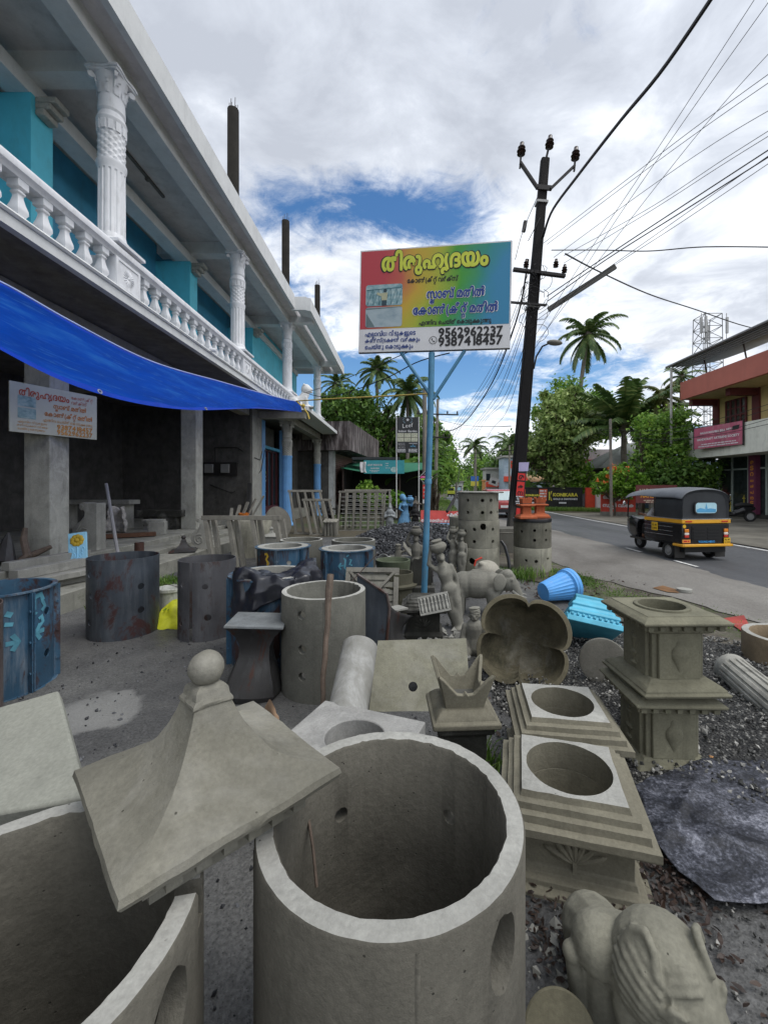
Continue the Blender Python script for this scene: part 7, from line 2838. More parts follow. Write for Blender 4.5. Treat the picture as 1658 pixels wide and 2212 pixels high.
# driver (seated, leaning on the bar, seen from behind left)
DR = thing('person', 'auto rickshaw driver in a white and patterned shirt, one hand on the handlebar', 'person')
parts = [('c', [((0, 1.40, .66), .13), ((0, 1.42, .82), .125), ((0, 1.44, .98), .14), ((0, 1.45, 1.12), .12), ((0, 1.46, 1.2), .055), ((0, 1.47, 1.27), .05)]), ('e', (0, 1.49, 1.35), (.078, .092, .11), (0, 0, 0)), ('s', (0, 1.58, 1.34), .018),
   ('s', (-.08, 1.49, 1.35), .02), ('s', (.08, 1.49, 1.35), .02),
   ('c', [((-.17, 1.45, 1.1), .062), ((-.27, 1.52, .92), .05), ((-.24, 1.72, .96), .04), ((-.28, 1.82, .98), .033)]),
   ('c', [((.17, 1.45, 1.1), .062), ((.27, 1.52, .92), .05), ((.24, 1.72, .96), .04), ((.28, 1.82, .98), .033)]),
   ('c', [((-.1, 1.42, .68), .1), ((-.2, 1.74, .66), .08), ((-.24, 1.76, .45), .058), ((-.26, 1.74, .42), .05)]), ('c', [((-.26, 1.73, .40), .04), ((-.27, 1.86, .385), .032)]),
   ('c', [((.1, 1.42, .68), .1), ((.16, 1.74, .66), .08), ((.18, 1.78, .45), .058), ((.18, 1.78, .42), .05)]), ('c', [((.18, 1.77, .40), .04), ((.18, 1.9, .385), .032)])]
for k in range(4):
 for sg in (-1, 1):
  parts.append(('c', [((sg * (.265 + .016 * k), 1.84, .985), .012), ((sg * (.265 + .016 * k), 1.865, .97), .011), ((sg * (.265 + .016 * k), 1.85, .945), .010)]))
me = blob(parts, .014, 2)
SKIN = plain('skin', (.30, .15, .09), .5, .3)
me.materials.append(SKIN)
bo = link('body', me, DR)
DR.location = AU.location
DR.rotation_euler = AU.rotation_euler
DR.scale = AU.scale
sh_parts = [('c', [((0, 1.40, .72), .148), ((0, 1.42, .84), .142), ((0, 1.44, .98), .155), ((0, 1.45, 1.1), .135), ((0, 1.455, 1.16), .075)]),
   ('c', [((-.16, 1.45, 1.1), .075), ((-.25, 1.5, .96), .068)]), ('c', [((.16, 1.45, 1.1), .075), ((.25, 1.5, .96), .068)])]
blob_obj('shirt', sh_parts, .016, plain('shirt_white', (.62, .62, .64), .8, var=.2, scale=9), DR)
tr = [('c', [((-.1, 1.41, .68), .118), ((-.2, 1.73, .66), .097), ((-.24, 1.75, .48), .075)]), ('c', [((.1, 1.41, .68), .118), ((.16, 1.73, .66), .097), ((.18, 1.77, .48), .075)]), ('s', (0, 1.4, .69), .145)]
blob_obj('trousers', tr, .016, plain('trousers_dark', (.03, .028, .027), .8), DR)
blob_obj('hair', [('e', (0, 1.475, 1.385), (.085, .095, .09), (0, 0, 0)), ('e', (0, 1.44, 1.35), (.08, .07, .09), (0, 0, 0))], .014, BLK, DR)

# ================================================================== ROADSIDE PLANTERS ON THE RING STACK
TERRA = concrete('terracotta', (.46, .125, .055), .18, stain=.3, bump=.3)


def terra(label, loc, rz):
 t = thing('terracotta_planter', label, 'planter', loc, R(rz), 'orange square pedestal planters')
 t.scale = (.86, .86, 1)
 q = math.sqrt(2)
 b = MB().lathe([(.19 * q, 0), (.19 * q, .035), (.165 * q, .05), (.15 * q, .07), (.10 * q, .085), (.093 * q, .10), (.093 * q, .215), (.11 * q, .225), (.155 * q, .235), (.16 * q, .25), (.155 * q, .262), (.10 * q, .272)], 4, phase=PI / 4)
 b.build('body', TERRA, t, bevel=.005)
 b = MB()
 for k in range(4):
  M = Matrix.Rotation(k * PI / 2, 4, 'Z') @ Matrix.Translation((0, -.098, .27))
  pts = [(-.098, 0), (.098, 0), (.112, .125), (.083, .09), (.055, .125), (.027, .09), (0, .125), (-.027, .09), (-.055, .125), (-.083, .09), (-.112, .125)]
  vs = [(x, -z * .12, z) for x, z in pts] + [(x * .93, .02 - z * .12, z) for x, z in pts]
  m = len(pts)
  b.add(vs, [tuple(range(m)), tuple(range(2 * m - 1, m - 1, -1))] + [(i, m + i, m + (i + 1) % m, (i + 1) % m) for i in range(m)], 0, M)
 b.build('petal_rim', TERRA, t, fixn=True)
 b = MB().box((0, 0, .285), (.2, .2, .02))
 b.build('soil', DARKW, t)
 b = MB()
 for k in range(4):
  M = Matrix.Rotation(k * PI / 2, 4, 'Z')
  b.bar((-.05, -.095, .13), (-.05, -.095, .18), .012, .012, M=M).bar((.05, -.095, .13), (.05, -.095, .18), .012, .012, M=M).bar((-.05, -.095, .185), (.05, -.095, .185), .012, .012, M=M)
 b.build('niche_relief', TERRA, t)
 return t


terra('orange terracotta pedestal planter nearer the utility pole, on the stacked rings', (2.31, 7.95, 1.02), 4)
terra('orange terracotta pedestal planter nearer the road, on the stacked rings', (2.655, 8.2, 1.02), -3)

# ================================================================== YELLOW BUILDING ACROSS THE ROAD
YELW = plain('yellow_wall', (.644, .517, .230), .7, var=.08, dirt=.12, scale=1.5)
REDB = plain('brick_red_paint', (.42, .125, .09), .6, var=.08, dirt=.12, scale=1.2)
MARN = plain('maroon_paint', (.13, .03, .035), .6)
PARA = concrete('white_parapet', (.732, .743, .661), .08, stain=.3, bump=.1, mosscol=(.25, .25, .2), age=.4)
YB = thing('yellow_building', 'yellow two storey building with red roof band and white balcony parapet', 'building', (19, 18, 0))


def ypart(b, name, mat, par=None, bevel=0, smooth=35):
 o = b.build(name, mat, par or YB, smooth=smooth, bevel=bevel)
 if par is None:
  o.location = -Vector(YB.location)
 return o


ypart(MB().bb(18.0, 18.2, 8, 24.3, 3.6, 7.4).bb(18.2, 26, 24.1, 24.3, 0, 7.4).bb(18.2, 26, 8, 8.2, 0, 7.4), 'wall', YELW)
ypart(MB().bb(16.1, 26, 8, 24.0, 7.4, 7.5), 'roof_slab', plain('soffit_yellow', (.50, .40, .22), .7, dirt=.2))
ypart(MB().bb(15.9, 16.1, 8, 24.2, 6.62, 7.62).bb(16.1, 26, 24.0, 24.2, 6.62, 7.62), 'roof_band', REDB)
ypart(MB().bb(16.1, 26, 8, 24.0, 6.66, 6.72), 'soffit', plain('soffit_yellow', (.50, .40, .22), .7))
for yc in (24.2, 21.45, 17.0):
 ypart(MB().bb(17.9, 18.0, yc - .22, yc + .22, 3.6, 6.66).bb(16.5, 17.9, yc - .15, yc + .15, 6.3, 6.655), 'pilaster', MARN)
ypart(MB().bb(16.42, 16.56, 8, 24.8, 3.25, 4.75).bb(16.56, 18, 24.66, 24.8, 3.25, 4.75).bb(16.56, 18, 8, 24.66, 3.25, 3.4), 'balcony_parapet', PARA)
b = MB().bb(17.93, 17.99, 22.05, 23.4, 4.7, 6.36)
wn_ = ypart(b, 'window', plain('pane_dark', (.06, .06, .055), .2, .5, var=.5, scale=9))
b = MB()
for y in (22.05, 22.38, 22.72, 23.07, 23.4):
 b.bb(17.88, 17.94, y - .04, y + .04, 4.7, 6.36)
for z in (4.7, 5.1, 5.5, 5.9, 6.36):
 b.bb(17.885, 17.935, 22.05, 23.4, z - .03, z + .03)
b.build('frame', MARN, wn_)
# shop front
ypart(MB().bb(18.6, 18.7, 8, 24.1, .25, 3.4).bb(18.0, 18.6, 8, 24.3, .02, .25), 'shop_interior', plain('shop_dark', (.05, .05, .045), .7))
gl = ypart(MB().bb(18.04, 18.06, 8, 24.0, .25, 3.3), 'shop_glass', plain('shop_glass', (.03, .04, .04), .08, .6, var=.4))
b = MB()
for y in (24.05, 23.1, 22.0, 20.9, 19.6, 18.2, 16.9):
 b.bb(17.98, 18.04, y - .04, y + .04, .25, 3.3)
b.bb(17.98, 18.04, 8, 24.05, 2.55, 2.63)
b.build('frame', plain('alu_green', (.36, .42, .38), .4, .5), gl)
b = MB()
for y in (23.2, 22.3, 20.2, 19.2):
 b.lathe([(.12, 0), (.05, .1), (.03, .35), (.14, .4), (.03, .45), (.02, .7), (.08, .72), (.02, .8), (0, .95)], 12, (18.018, y, .3))
b.build('brass_lamp', plain('brass', (.55, .45, .06), .3, .5, .3), gl)
cp = ypart(MB().bb(17.75, 18.0, 21.25, 21.7, .25, 3.3), 'shop_pillar', plain('purple_board', (.154, .039, .084), .5, var=.15))
ORL = plain('orange_letter', (.72, .30, .03), .5)
MST = Matrix(((0, 1, 0, 17.745), (-1, 0, 0, 21.47), (0, 0, 1, 0), (0, 0, 0, 1)))
for k, ch in enumerate('രടറഠബിിത'):
 text('രടറഓൽപനട'[k], 0, 2.8 - k * .3, 1, ORL, cp, y=0, width=.22, align='c', bold=.03, M=MST)
vp = ypart(MB().bb(17.9, 18.0, 24.3, 24.55, .25, 3.3), 'name_pillar', plain('pillar_black', (.012, .012, .013), .5))
MST2 = Matrix(((1, 0, 0, 17.95), (0, 1, 0, 24.24), (0, 0, 1, 0), (0, 0, 0, 1)))
MST3 = Matrix(((0, 1, 0, 17.89), (-1, 0, 0, 24.43), (0, 0, 1, 0), (0, 0, 0, 1)))
for k, ch in enumerate('NADAVARAMBA'):
 text(ch, 0, 2.6 - k * .22, 1, SWHITE, vp, y=0, width=.13, align='c', bold=.02, M=MST3)
# pink banner on the parapet
BN = thing('banner', 'faded pink and red banner with white lettering on the balcony parapet', 'banner')
pa, pb = P(1498, 934, 23.2), P(1604, 934, 20.3)
pa.x, pb.x = 16.02, 16.35
d = pb - pa
bw = math.hypot(d.x, d.y)
BN.location = ((pa.x + pb.x) / 2, (pa.y + pb.y) / 2, 4.25)
BN.rotation_euler = (0, 0, math.atan2(d.y, d.x))
MB().bb(-bw / 2, bw / 2, -.02, .02, -.55, .58).build('cloth', plain('banner_pink', (.425, .096, .161), .6, var=.3, scale=1.5, dirt=.5, dirtcol=(.45, .40, .36)), BN)
b = MB().bb(-bw / 2 - .05, -bw / 2, -.03, .03, -.6, .65).bb(bw / 2, bw / 2 + .05, -.03, .03, -.6, .65).bb(-bw / 2, bw / 2, .02, .06, .55, .6)
b.build('frame', IRON, BN)
text('NADAVARAMBA BELL METAL', 0, .22, 1, SWHITE, BN, y=-.023, width=bw * .72, align='c', bold=.04)
text('HANDICRAFT ARTISANS SOCIETY', .02, -.12, 1, SWHITE, BN, y=-.023, width=bw * .88, align='c', bold=.04)
bars([(-bw * .33, bw * .38, -.36), (-bw * .4, bw * .42, -.47)], .05, SWHITE, BN, -.023)
flatpoly([(bw * .30, .2), (bw * .43, .22), (bw * .45, .42), (bw * .32, .40)], -.028, BLK, BN, 'black_patch')
# terrace roof on posts, and street pole
TR = thing('terrace_roof', 'dark sheet metal roof on thin posts over the terrace of the yellow building', 'roof', (17, 18, 7.6))
b = MB().grid(lambda a, c: (15.4 + 4.5 * c - 17, 24.6 - 17 * a - 18, 8.65 + .9 * c - .25 * math.sin(PI * min(1, c * 1.0)) - 7.6), 4, 8)
b.build('sheet', plain('roof_sheet', (.055, .06, .075), .5, var=.3), TR, solid=.04)
b = MB().tube([(-1.6, y - 18, 1.05) for y in (24.7, 7.6)], .06, 8)
for k in range(5):
 b.tube([(-1.5 + .1 * k, 6.6, 1.02 - .06 * k), (-1.5 + .1 * k, -10, .95 - .06 * k)], .03, 6)
b.build('edge_pipe', plain('pipe_grey', (.22, .22, .23), .5), TR)
b = MB()
for y in (22.6, 20.0, 17.0, 14):
 b.tube([(-.7, y - 18, .0), (-.9, y - 18, 1.0)], .04, 6)
b.build('post', STEEL, TR)
put(MB().tube([(15.45, 24.3, 0), (15.43, 24.3, 4), (15.45, 24.3, 8.5)], [.075, .07, .06], 10), 'street_pole', plain('pole_white', (.42, .42, .40), .5, var=.2, dirt=.4, scale=2), 'slim white steel pole before the yellow building', 'pole')
# house roof beside the yellow building
put(MB().add([(19, 31, 3.8), (26, 31, 3.8), (26, 34, 6.6), (19, 34, 6.6)], [(0, 1, 2, 3)]).bb(19.3, 25.8, 31.3, 37, 0, 3.7), 'blue_shed', plain('blue_sheet', (.16, .24, .33), .5, var=.15), 'shed with a blue grey sloping sheet roof behind the yellow building', 'shed', smooth=None)

# scooter
SCO = thing('scooter', 'black scooter parked in front of the brass lamp shop', 'scooter', (15.4, 19.6, .02), R(78))
b = MB()
wheel(SCO, (0, .65, .25), .25, .1)
wheel(SCO, (0, -.62, .25), .25, .1)
blob_obj('body', [('c', [((0, -.75, .62), .1), ((0, -.35, .55), .17), ((0, -.05, .42), .14)]), ('c', [((0, -.05, .36), .1), ((0, .3, .33), .1)]), ('c', [((0, .3, .33), .1), ((0, .42, .6), .15), ((0, .38, .88), .12)])], .03, BLKP, SCO)
MB().tube([(0, -.75, .78), (0, -.3, .8), (0, .0, .74)], [.06, .11, .08], 10).build('seat', plain('seat_black', (.015, .015, .016), .5), SCO)
MB().tube([(-.32, .28, 1.0), (0, .36, .97), (.32, .28, 1.0)], .02, 8).tube([(0, .36, .95), (0, .62, .3)], .03, 8).build('handlebar', BLKP, SCO)
b = MB()
b.tube([(-.25, .32, 1.0), (-.32, .34, 1.2)], .008, 6).sphere((-.33, .34, 1.24), (.07, .015, .045), 10, 6)
b.build('mirror', CHROME, SCO)
MB().add([(-.1, .50, .55), (.1, .50, .55), (.14, .46, .85), (-.14, .46, .85)], [(0, 1, 2, 3)]).build('front_shield', plain('shield_grey', (.32, .33, .34), .3), SCO, solid=.02)

# red board seen through the auto's windscreen
o = thing('shop_board', 'dark red board with cream lettering seen beyond the front of the auto rickshaw', 'sign', (12.6, 21.0, 1.28), R(-8))
MB().bb(-.95, .95, -.03, .03, -.45, .45).build('panel', plain('board_maroon', (.16, .04, .04), .5), o)
MB().bb(-.8, -.72, .03, .1, -1.25, .45).bb(.72, .8, .03, .1, -1.25, .45).build('post', STEEL, o)
text('NADAVARAMBA', 0, .12, 1, plain('cream_letter', (.55, .48, .36), .5), o, y=-.033, width=1.6, align='c', bold=.03)
text('HANDICRAFT', 0, -.18, 1, ORL, o, y=-.033, width=1.5, align='c', bold=.03)
bars([(-.6, .6, -.34), (-.5, .55, -.42)], .045, MATS['cream_letter'], o, -.033)

# ================================================================== WALLS AND HOUSES ACROSS THE ROAD
KW = thing('painted_wall', 'black roadside wall painted with yellow KONIKARA advertisements', 'wall', (8.4, 31.2, 0), math.atan2(-.9, 4.4))
MB().bb(0, 4.55, -.1, .1, 0, 1.55).bb(0, 4.55, -.13, .13, 1.55, 1.63).build('wall', concrete('wall_black', (.035, .035, .036), .3, stain=.3, bump=.3, moss=.03, mosscol=(.06, .07, .03)), KW)
YLT = plain('yellow_letter', (.62, .55, .06), .6, var=.15)
for x0, ww, nm in ((.35, 1.05, 'KONIKARA'), (2.25, 1.7, 'KONIKARA')):
 text(nm, x0 + .28, .98, 1, YLT, KW, y=-.104, width=ww, bold=.06)
 text('GOLD & DIAMONDS', x0 + .30, .72, 1, SWHITE, KW, y=-.104, width=ww * .98, bold=.04)
 b = MB().add([(x0 + q, -.104, z) for q, z in ((0, .7), (.08, .7), (.08, 1.3), (0, 1.3))], [(0, 1, 2, 3)])
 b.add([(x0 + q, -.104, z) for q, z in ((.1, 1.0), (.24, 1.35), (.16, 1.35))], [(0, 1, 2)]).add([(x0 + q, -.104, z) for q, z in ((.1, 1.0), (.16, .65), (.24, .65))], [(0, 1, 2)])
 b.build('logo', YLT, KW, smooth=None)
 flatpoly([(x0 + .7, .45), (x0 + 1.2, .45), (x0 + 1.2, .56), (x0 + .7, .56)], -.104, SWHITE, KW, 'white_patch')
for x0 in (.02, 1.55):
 b = flatpoly([(x0, .62), (x0 + .55, .62), (x0 + .6, 1.5), (x0 + .05, 1.5)], -.104, plain('wall_orange', (.6, .10, .04), .6, var=.2), KW, 'orange_patch')
 bars([(x0 + .08, x0 + .52, 1.32 - k * .2) for k in range(4)], .1, SWHITE, b, -.108, seed=4)
GR = plain('gate_red', (.62, .07, .035), .5)
o = MB().bb(-.62, .0, -.1, .1, 0, 1.6).build('gate_pillar', GR)
place(tag(o, 'bright red painted gate wall end next to the black wall', 'wall'), (13.6, 30.0, 0))
o = MB().bb(.0, .75, -.1, .1, 0, 1.72).build('gate_pillar', plain('gate_white', (.66, .58, .60), .5))
place(tag(o, 'pale pink gate wall end next to the red one', 'wall'), (13.62, 29.8, 0))
RW = thing('painted_wall', 'red roadside wall painted with white Malayalam lettering', 'wall', (11.25, 24.0, 0), math.atan2(-.5, 1.7))
MB().bb(0, 1.75, -.1, .1, .25, 1.38).build('wall', plain('wall_red', (.55, .06, .035), .6, var=.12, dirt=.15), RW)
MB().bb(-.02, 1.77, -.12, .12, 0, .25).build('base', STEPC, RW)
text('ടെറി പ_ലാറെ', .1, .98, 1, SWHITE, RW, y=-.104, width=1.5, bold=.05)
text('സൂപ_പി വാടക', .08, .52, 1, SWHITE, RW, y=-.104, width=1.6, bold=.05)
put(MB().bb(13.3, 16.2, 22.6, 22.85, 0, 1.2), 'painted_wall', STEPC, 'low grey wall behind the auto rickshaw', 'wall')
# houses
HS = thing('pink_house', 'pale pink flat roofed house with red band across the road', 'house', (18.5, 41, 0))
MB().bb(-2.2, 5, 0, 5, 0, 3.9).build('wall', plain('house_pink', (.50, .40, .44), .7), HS)
MB().bb(-2.7, 5.4, -.4, 5, 3.9, 5.3).build('parapet', plain('house_parapet', (.48, .43, .44), .7, dirt=.3), HS)
MB().bb(-2.75, 5.45, -.55, -.4, 4.0, 4.3).build('red_band', plain('house_red', (.42, .08, .08), .6), HS)
MB().bb(-.8, .6, -.06, -.0, 1.0, 2.8).build('window', DARKGL, HS)
GH = thing('porch_house', 'house with a grey hipped porch roof on columns across the road', 'house', (18.5, 36, 0))
b = MB().add([(-3.2, -3, 3.15), (5, -3, 3.15), (5, 3, 3.15), (-3.2, 3, 3.15), (.6, 0, 5.4), (3, 0, 5.4)], [(0, 1, 5, 4), (1, 2, 5), (2, 3, 4, 5), (3, 0, 4), (3, 2, 1, 0)])
rf_ = b.build('roof', plain('roof_grey', (.20, .22, .21), .7, var=.15, scale=2), GH, smooth=None)
MB().lathe([(.12, 0), (.05, .25), (0, .8)], 8, c=(.6, 0, 5.35)).build('finial', PALEC, rf_)
b = MB().bb(-2.5, 4.8, -2.8, -2.6, 2.9, 3.14)
b.build('beam', PALEC, GH)
for x in (-2.2, 0.2, 2.6):
 MB().lathe([(.25, 0), (.25, .1), (.18, .2), (.15, 2.7), (.22, 2.8), (.24, 2.9)], 16, c=(x, -2.6, 0)).build('column', PALEC, GH)
MB().bb(-2.4, 4.8, 1, 2.6, 0, 3.14).build('wall', plain('house_wall_dark', (.12, .10, .11), .7), GH)
put(MB().tube([(11.2, 22.7, 0), (11.15, 22.7, 5.3)], [.085, .07], 8), 'street_pole', concrete('grey_pole', (.26, .24, .22), .25, stain=.3), 'short dark wooden pole in front of the flowering bush', 'pole')
# phone tower
TW = thing('phone_tower', 'grey lattice phone tower behind the yellow building', 'tower', (50.5, 70, 0))
b = MB()
for z in range(0, 30, 2):
 w0, w1 = 1.75 - z * .012, 1.75 - (z + 2) * .012
 c0 = [(-w0, -w0, z), (w0, -w0, z), (w0, w0, z), (-w0, w0, z)]
 c1 = [(-w1, -w1, z + 2), (w1, -w1, z + 2), (w1, w1, z + 2), (-w1, w1, z + 2)]
 for k in range(4):
  b.bar(c0[k], c1[k], .11, .11).bar(c0[k], c1[(k + 1) % 4], .08, .08).bar(c1[k], c1[(k + 1) % 4], .08, .08)
b.build('lattice', plain('tower_grey', (.180, .186, .192), .5), TW)
for x, y in ((-2.1, -1.5), (2.1, -1.5), (1.5, 2.0), (-1.7, -2.0)):
 MB().box((x, y, 28), (.3, .3, 2.6)).tube([(x * .97, y * .97, 25), (x * .97, y * .97, 30)], .06, 6).build('antenna', plain('antenna_white', (.42, .42, .42), .5), TW)
b = MB()
for k in range(24):
 b.bar((-2.05, -1.9, 8 + k * .85), (-1.45, -1.9, 8 + k * .85), .06, .06)
b.bar((-2.05, -1.9, 8), (-2.05, -1.9, 28.4), .06, .06).bar((-1.45, -1.9, 8), (-1.45, -1.9, 28.4), .06, .06)
b.build('ladder', plain('tower_grey', (.180, .186, .192), .5), TW)

# ================================================================== LEFT SIDE BEYOND THE BUILDING
BS = thing('stained_shop', 'small shop with black stained concrete parapet and brown roller shutter', 'building', (-3.03, 24, 0), -math.atan2(.1055, 1))


def m_stained():
 t = NT('stained_parapet', .85, .2)
 a = t.noise(2.4, 8, .72, (1.6, 1.6, .2), .3)
 t.col(t.ramp(a, [(.36, (.02, .018, .02)), (.5, (.085, .07, .07)), (.62, (.30, .27, .27))]))
 t.bump(a, .3, .02)
 return t.m


MB().bb(-4.5, 0, 0, 10.25, 3.75, 5.4).build('parapet', keep('stained', m_stained), BS)
MB().bb(-4.6, -1.35, .4, 10, 0, 3.75).build('wall', SHADEPL, BS)
b = MB().bb(-1.34, -1.30, 1.0, 6.2, 0, 3.7)
sh_ = b.build('shutter', plain('shutter_brown', (.286, .165, .143), .55, var=.12), BS)
b = MB()
for k in range(30):
 b.tube([(-1.295, 1.0, .06 + k * .122), (-1.295, 6.2, .06 + k * .122)], .035, 6)
b.build('shutter_rib', MATS['shutter_brown'], sh_)
for y in (.65, 6.4):
 MB().bb(-1.45, -1.05, y - .2, y + .2, 0, 3.74).build('pillar', concrete('white_pillar', (.52, .54, .56), .2, stain=.5), BS)
GS = thing('garden_shed', 'dark open shed of the plant nursery under a green net', 'shed', (-1.0, 25, 0))
MB().bb(-2.6, 2.4, 3.5, 3.7, 0, 2.9).bb(-2.6, -2.4, 0, 3.6, 0, 2.9).build('wall', plain('shed_dark', (.012, .012, .012), .8), GS)
b = MB().grid(lambda a, c: (-2.6 + 5.2 * a, -.6 + 4.4 * c, 2.75 + .55 * c - .35 * math.sin(PI * a) * (1 - c)), 12, 6)
b.build('green_net', plain('net_green', (.015, .14, .075), .7), GS, solid=.02)
b = MB().bb(-2.0, .8, -.2, 1.5, 3.25, 3.4)
b.build('roof', plain('shed_roof', (.04, .045, .05), .6), GS)
b = MB()
for x in (-2.5, -.9, .8, 2.3):
 b.tube([(x, -.4, 0), (x, -.4, 2.9)], .05, 8)
b.build('post', STEEL, GS)
BT_ = thing('banner', 'turquoise LEAF INDOOR GARDEN banner on the nursery shed', 'banner', (-1.05, 24.0, 2.78), R(-2))
MB().bb(-1.18, 1.12, -.015, .015, -.38, .38).build('cloth', plain('banner_teal', (.06, .36, .42), .6, var=.15, scale=2), BT_)
text('LEAF INDOOR', -.55, .06, 1.2, SWHITE, BT_, y=-.02, width=.86, align='c', bold=.03)
text('GARDEN', -.55, -.12, 1, SWHITE, BT_, y=-.02, width=.5, align='c', bold=.03)
bars([(-.85, -.3, -.22), (-.75, -.4, -.29)], .03, SWHITE, BT_, -.02)
for k, s_ in enumerate(('SUPER', 'DUPER', 'SERVICES')):
 text(s_, .05, .18 - k * .13, 1, SWHITE, BT_, y=-.02, width=.18 + .1 * (k == 2), bold=.04)
b = MB().add([(.55 + .2 * math.cos(k) + .0, -.02, -.15 + .16 * math.sin(k * 1.0)) for k in [i * .52 for i in range(12)]], [tuple(range(12))])
b.build('print', plain('banner_pale', (.42, .62, .62), .6, var=.3, scale=8), BT_, smooth=None)
put(crumple(lambda a, c: (-2.45 + .35 * a + .5 * max(0, c - .7), 23.9 - .08 * math.sin(a * 9), 3.05 - .75 * min(c, .8)), 12, 12, .03, 4, 2), 'cloth', SWHITE, 'white cloth hanging from the corner of the nursery shed', 'cloth', smooth=180)
LG = thing('sign_board', 'tall black Leef Indoor Garden sign on two thin white posts', 'sign', P(880, 939.5, 20) , R(0))
MB().bb(-.53, .53, -.02, .02, -.85, .85).build('panel', plain('board_black', (.022, .024, .027), .4), LG)
b = MB().tube([(-.53, 0, -4), (-.53, 0, .86)], .03, 8).tube([(.53, 0, -4), (.53, 0, .86)], .03, 8)
b.build('post', plain('post_white', (.55, .55, .55), .5), LG)
text('Leef', 0, .33, 1, SWHITE, LG, y=-.024, width=.52, align='c', slope=.12)
text('Indoor Garden', 0, .14, 1, SWHITE, LG, y=-.024, width=.88, align='c', bold=.02)
b = MB()
for i in range(3):
 for j in range(2):
  x, z = -.49 + i * .33, -.10 - j * .21
  b.add([(x, -.024, z), (x + .31, -.024, z), (x + .31, -.024, z + .19), (x, -.024, z + .19)], [(0, 1, 2, 3)])
b.build('photo_print', m_print('plant_photo', (.2, .24, .2), (.5, .5, .38), (.55, .55, .45), 22), LG, smooth=None)
for k, s_ in enumerate(('INDOOR PLANTS', 'INDOOR POTS', 'OUTDOOR PLANTS', 'URBAN TERRACE')):
 text('› ' + s_, -.48, -.40 - k * .065, 1, SWHITE, LG, y=-.024, width=.36)
text('WHOLESALE', .26, -.42, 1, SWHITE, LG, y=-.024, width=.4, align='c', bold=.02)
text('&', .26, -.49, 1, plain('sign_cyan', (.1, .4, .65), .5), LG, y=-.024, width=.06, align='c')
text('RETAIL', .26, -.56, 1, plain('sign_cyan', (.1, .4, .65), .5), LG, y=-.024, width=.26, align='c', bold=.02)
bars([(-.48, -.1, -.69 - k * .06) for k in range(3)] + [(.04, .45, -.69 - k * .06) for k in range(3)], .03, SWHITE, LG, -.024)
b = MB()
for sg in (-1, 1):
 for k in range(6):
  a = R(40 + k * 26)
  x, z = sg * .17 * math.sin(a), .70 - .17 * math.cos(a)
  b.add([(x, -.024, z), (x + sg * .06, -.024, z + .02), (x + sg * .05, -.024, z + .05)], [(0, 1, 2)])
b.build('wreath', plain('wreath_blue', (.25, .4, .5), .5), LG, smooth=None)
b = MB()
for k in range(5):
 a = 2 * PI * k / 5 + PI / 2
 b.add([(0, -.024, .72), (.05 * math.cos(a - .5), -.024, .72 + .05 * math.sin(a - .5)), (.07 * math.cos(a), -.024, .72 + .07 * math.sin(a)), (.05 * math.cos(a + .5), -.024, .72 + .05 * math.sin(a + .5))], [(0, 1, 2, 3)])
b.build('flower_print', SWHITE, LG, smooth=None)
DS = thing('diamond_sign', 'diamond shaped black sign with pink and green bands behind the blue post', 'sign', P(919, 1031, 19), 0)
MB().box((0, 0, 0), (.46, .02, .46), (0, R(45), 0)).build('panel', SWHITE, DS)
MB().box((0, -.006, 0), (.42, .02, .42), (0, R(45), 0)).build('face', BLK, DS)
flatpoly([(-.26, -.03), (.26, -.03), (.20, .07), (-.20, .07)], -.019, plain('hot_pink', (.7, .05, .28), .5), DS, 'pink_band')
flatpoly([(-.19, -.11), (.19, -.11), (.25, -.05), (-.25, -.05)], -.019, plain('lime_green', (.35, .6, .05), .5), DS, 'green_band')
text('കന', 0, .13, 1, SWHITE, DS, y=-.019, width=.16, align='c')
text('വാടക', 0, -.01, 1, SWHITE, DS, y=-.021, width=.32, align='c')
MB().tube([(0, .03, -.2), (0, .03, -1.6)], .02, 8).build('post', STEEL, DS)
OP = thing('street_pole', 'grey weathered wooden pole with red poster behind the diamond sign', 'pole', (1.1, 21.5, 0))
MB().tube([(0, 0, 0), (0, 0, 6.6)], [.13, .10], 8).build('shaft', concrete('grey_pole', (.26, .24, .22), .25, stain=.3), OP)
o = flatpoly([(-.1, 1.05), (.1, 1.05), (.1, 1.75), (-.1, 1.75)], -.14, POSTR, OP, 'poster')
for k, ch in enumerate('രകവ'):
 text(ch, 0, 1.55 - k * .2, 1, SWHITE, o, y=-.143, width=.13, align='c', bold=.03)
flatpoly([(-.1, .8), (.1, .8), (.1, 1.0), (-.1, 1.0)], -.14, SWHITE, OP, 'poster')
# red flex banner lying behind the gravel
RB = thing('banner', 'red banner with white Malayalam letters and blue edge behind the gravel heap', 'banner', P(956, 1120, 15.2), rot=(R(-12), R(1.5), 0))
MB().bb(-.80, .85, -.01, .01, -.3, .29).build('cloth', plain('flex_red2', (.60, .08, .07), .5, var=.15), RB)
flatpoly([(-.8, -.3), (.85, -.3), (.85, -.15), (-.8, -.15)], -.014, plain('flex_blue', (.2, .42, .66), .5), RB, 'blue_edge')
text('എക്സ', .15, .10, 1, SWHITE, RB, y=-.015, width=.6, bold=.05)
text('സെ മെയ്ഡ് സെപ', -.78, -.12, 1, SWHITE, RB, y=-.015, width=1.2, bold=.04)

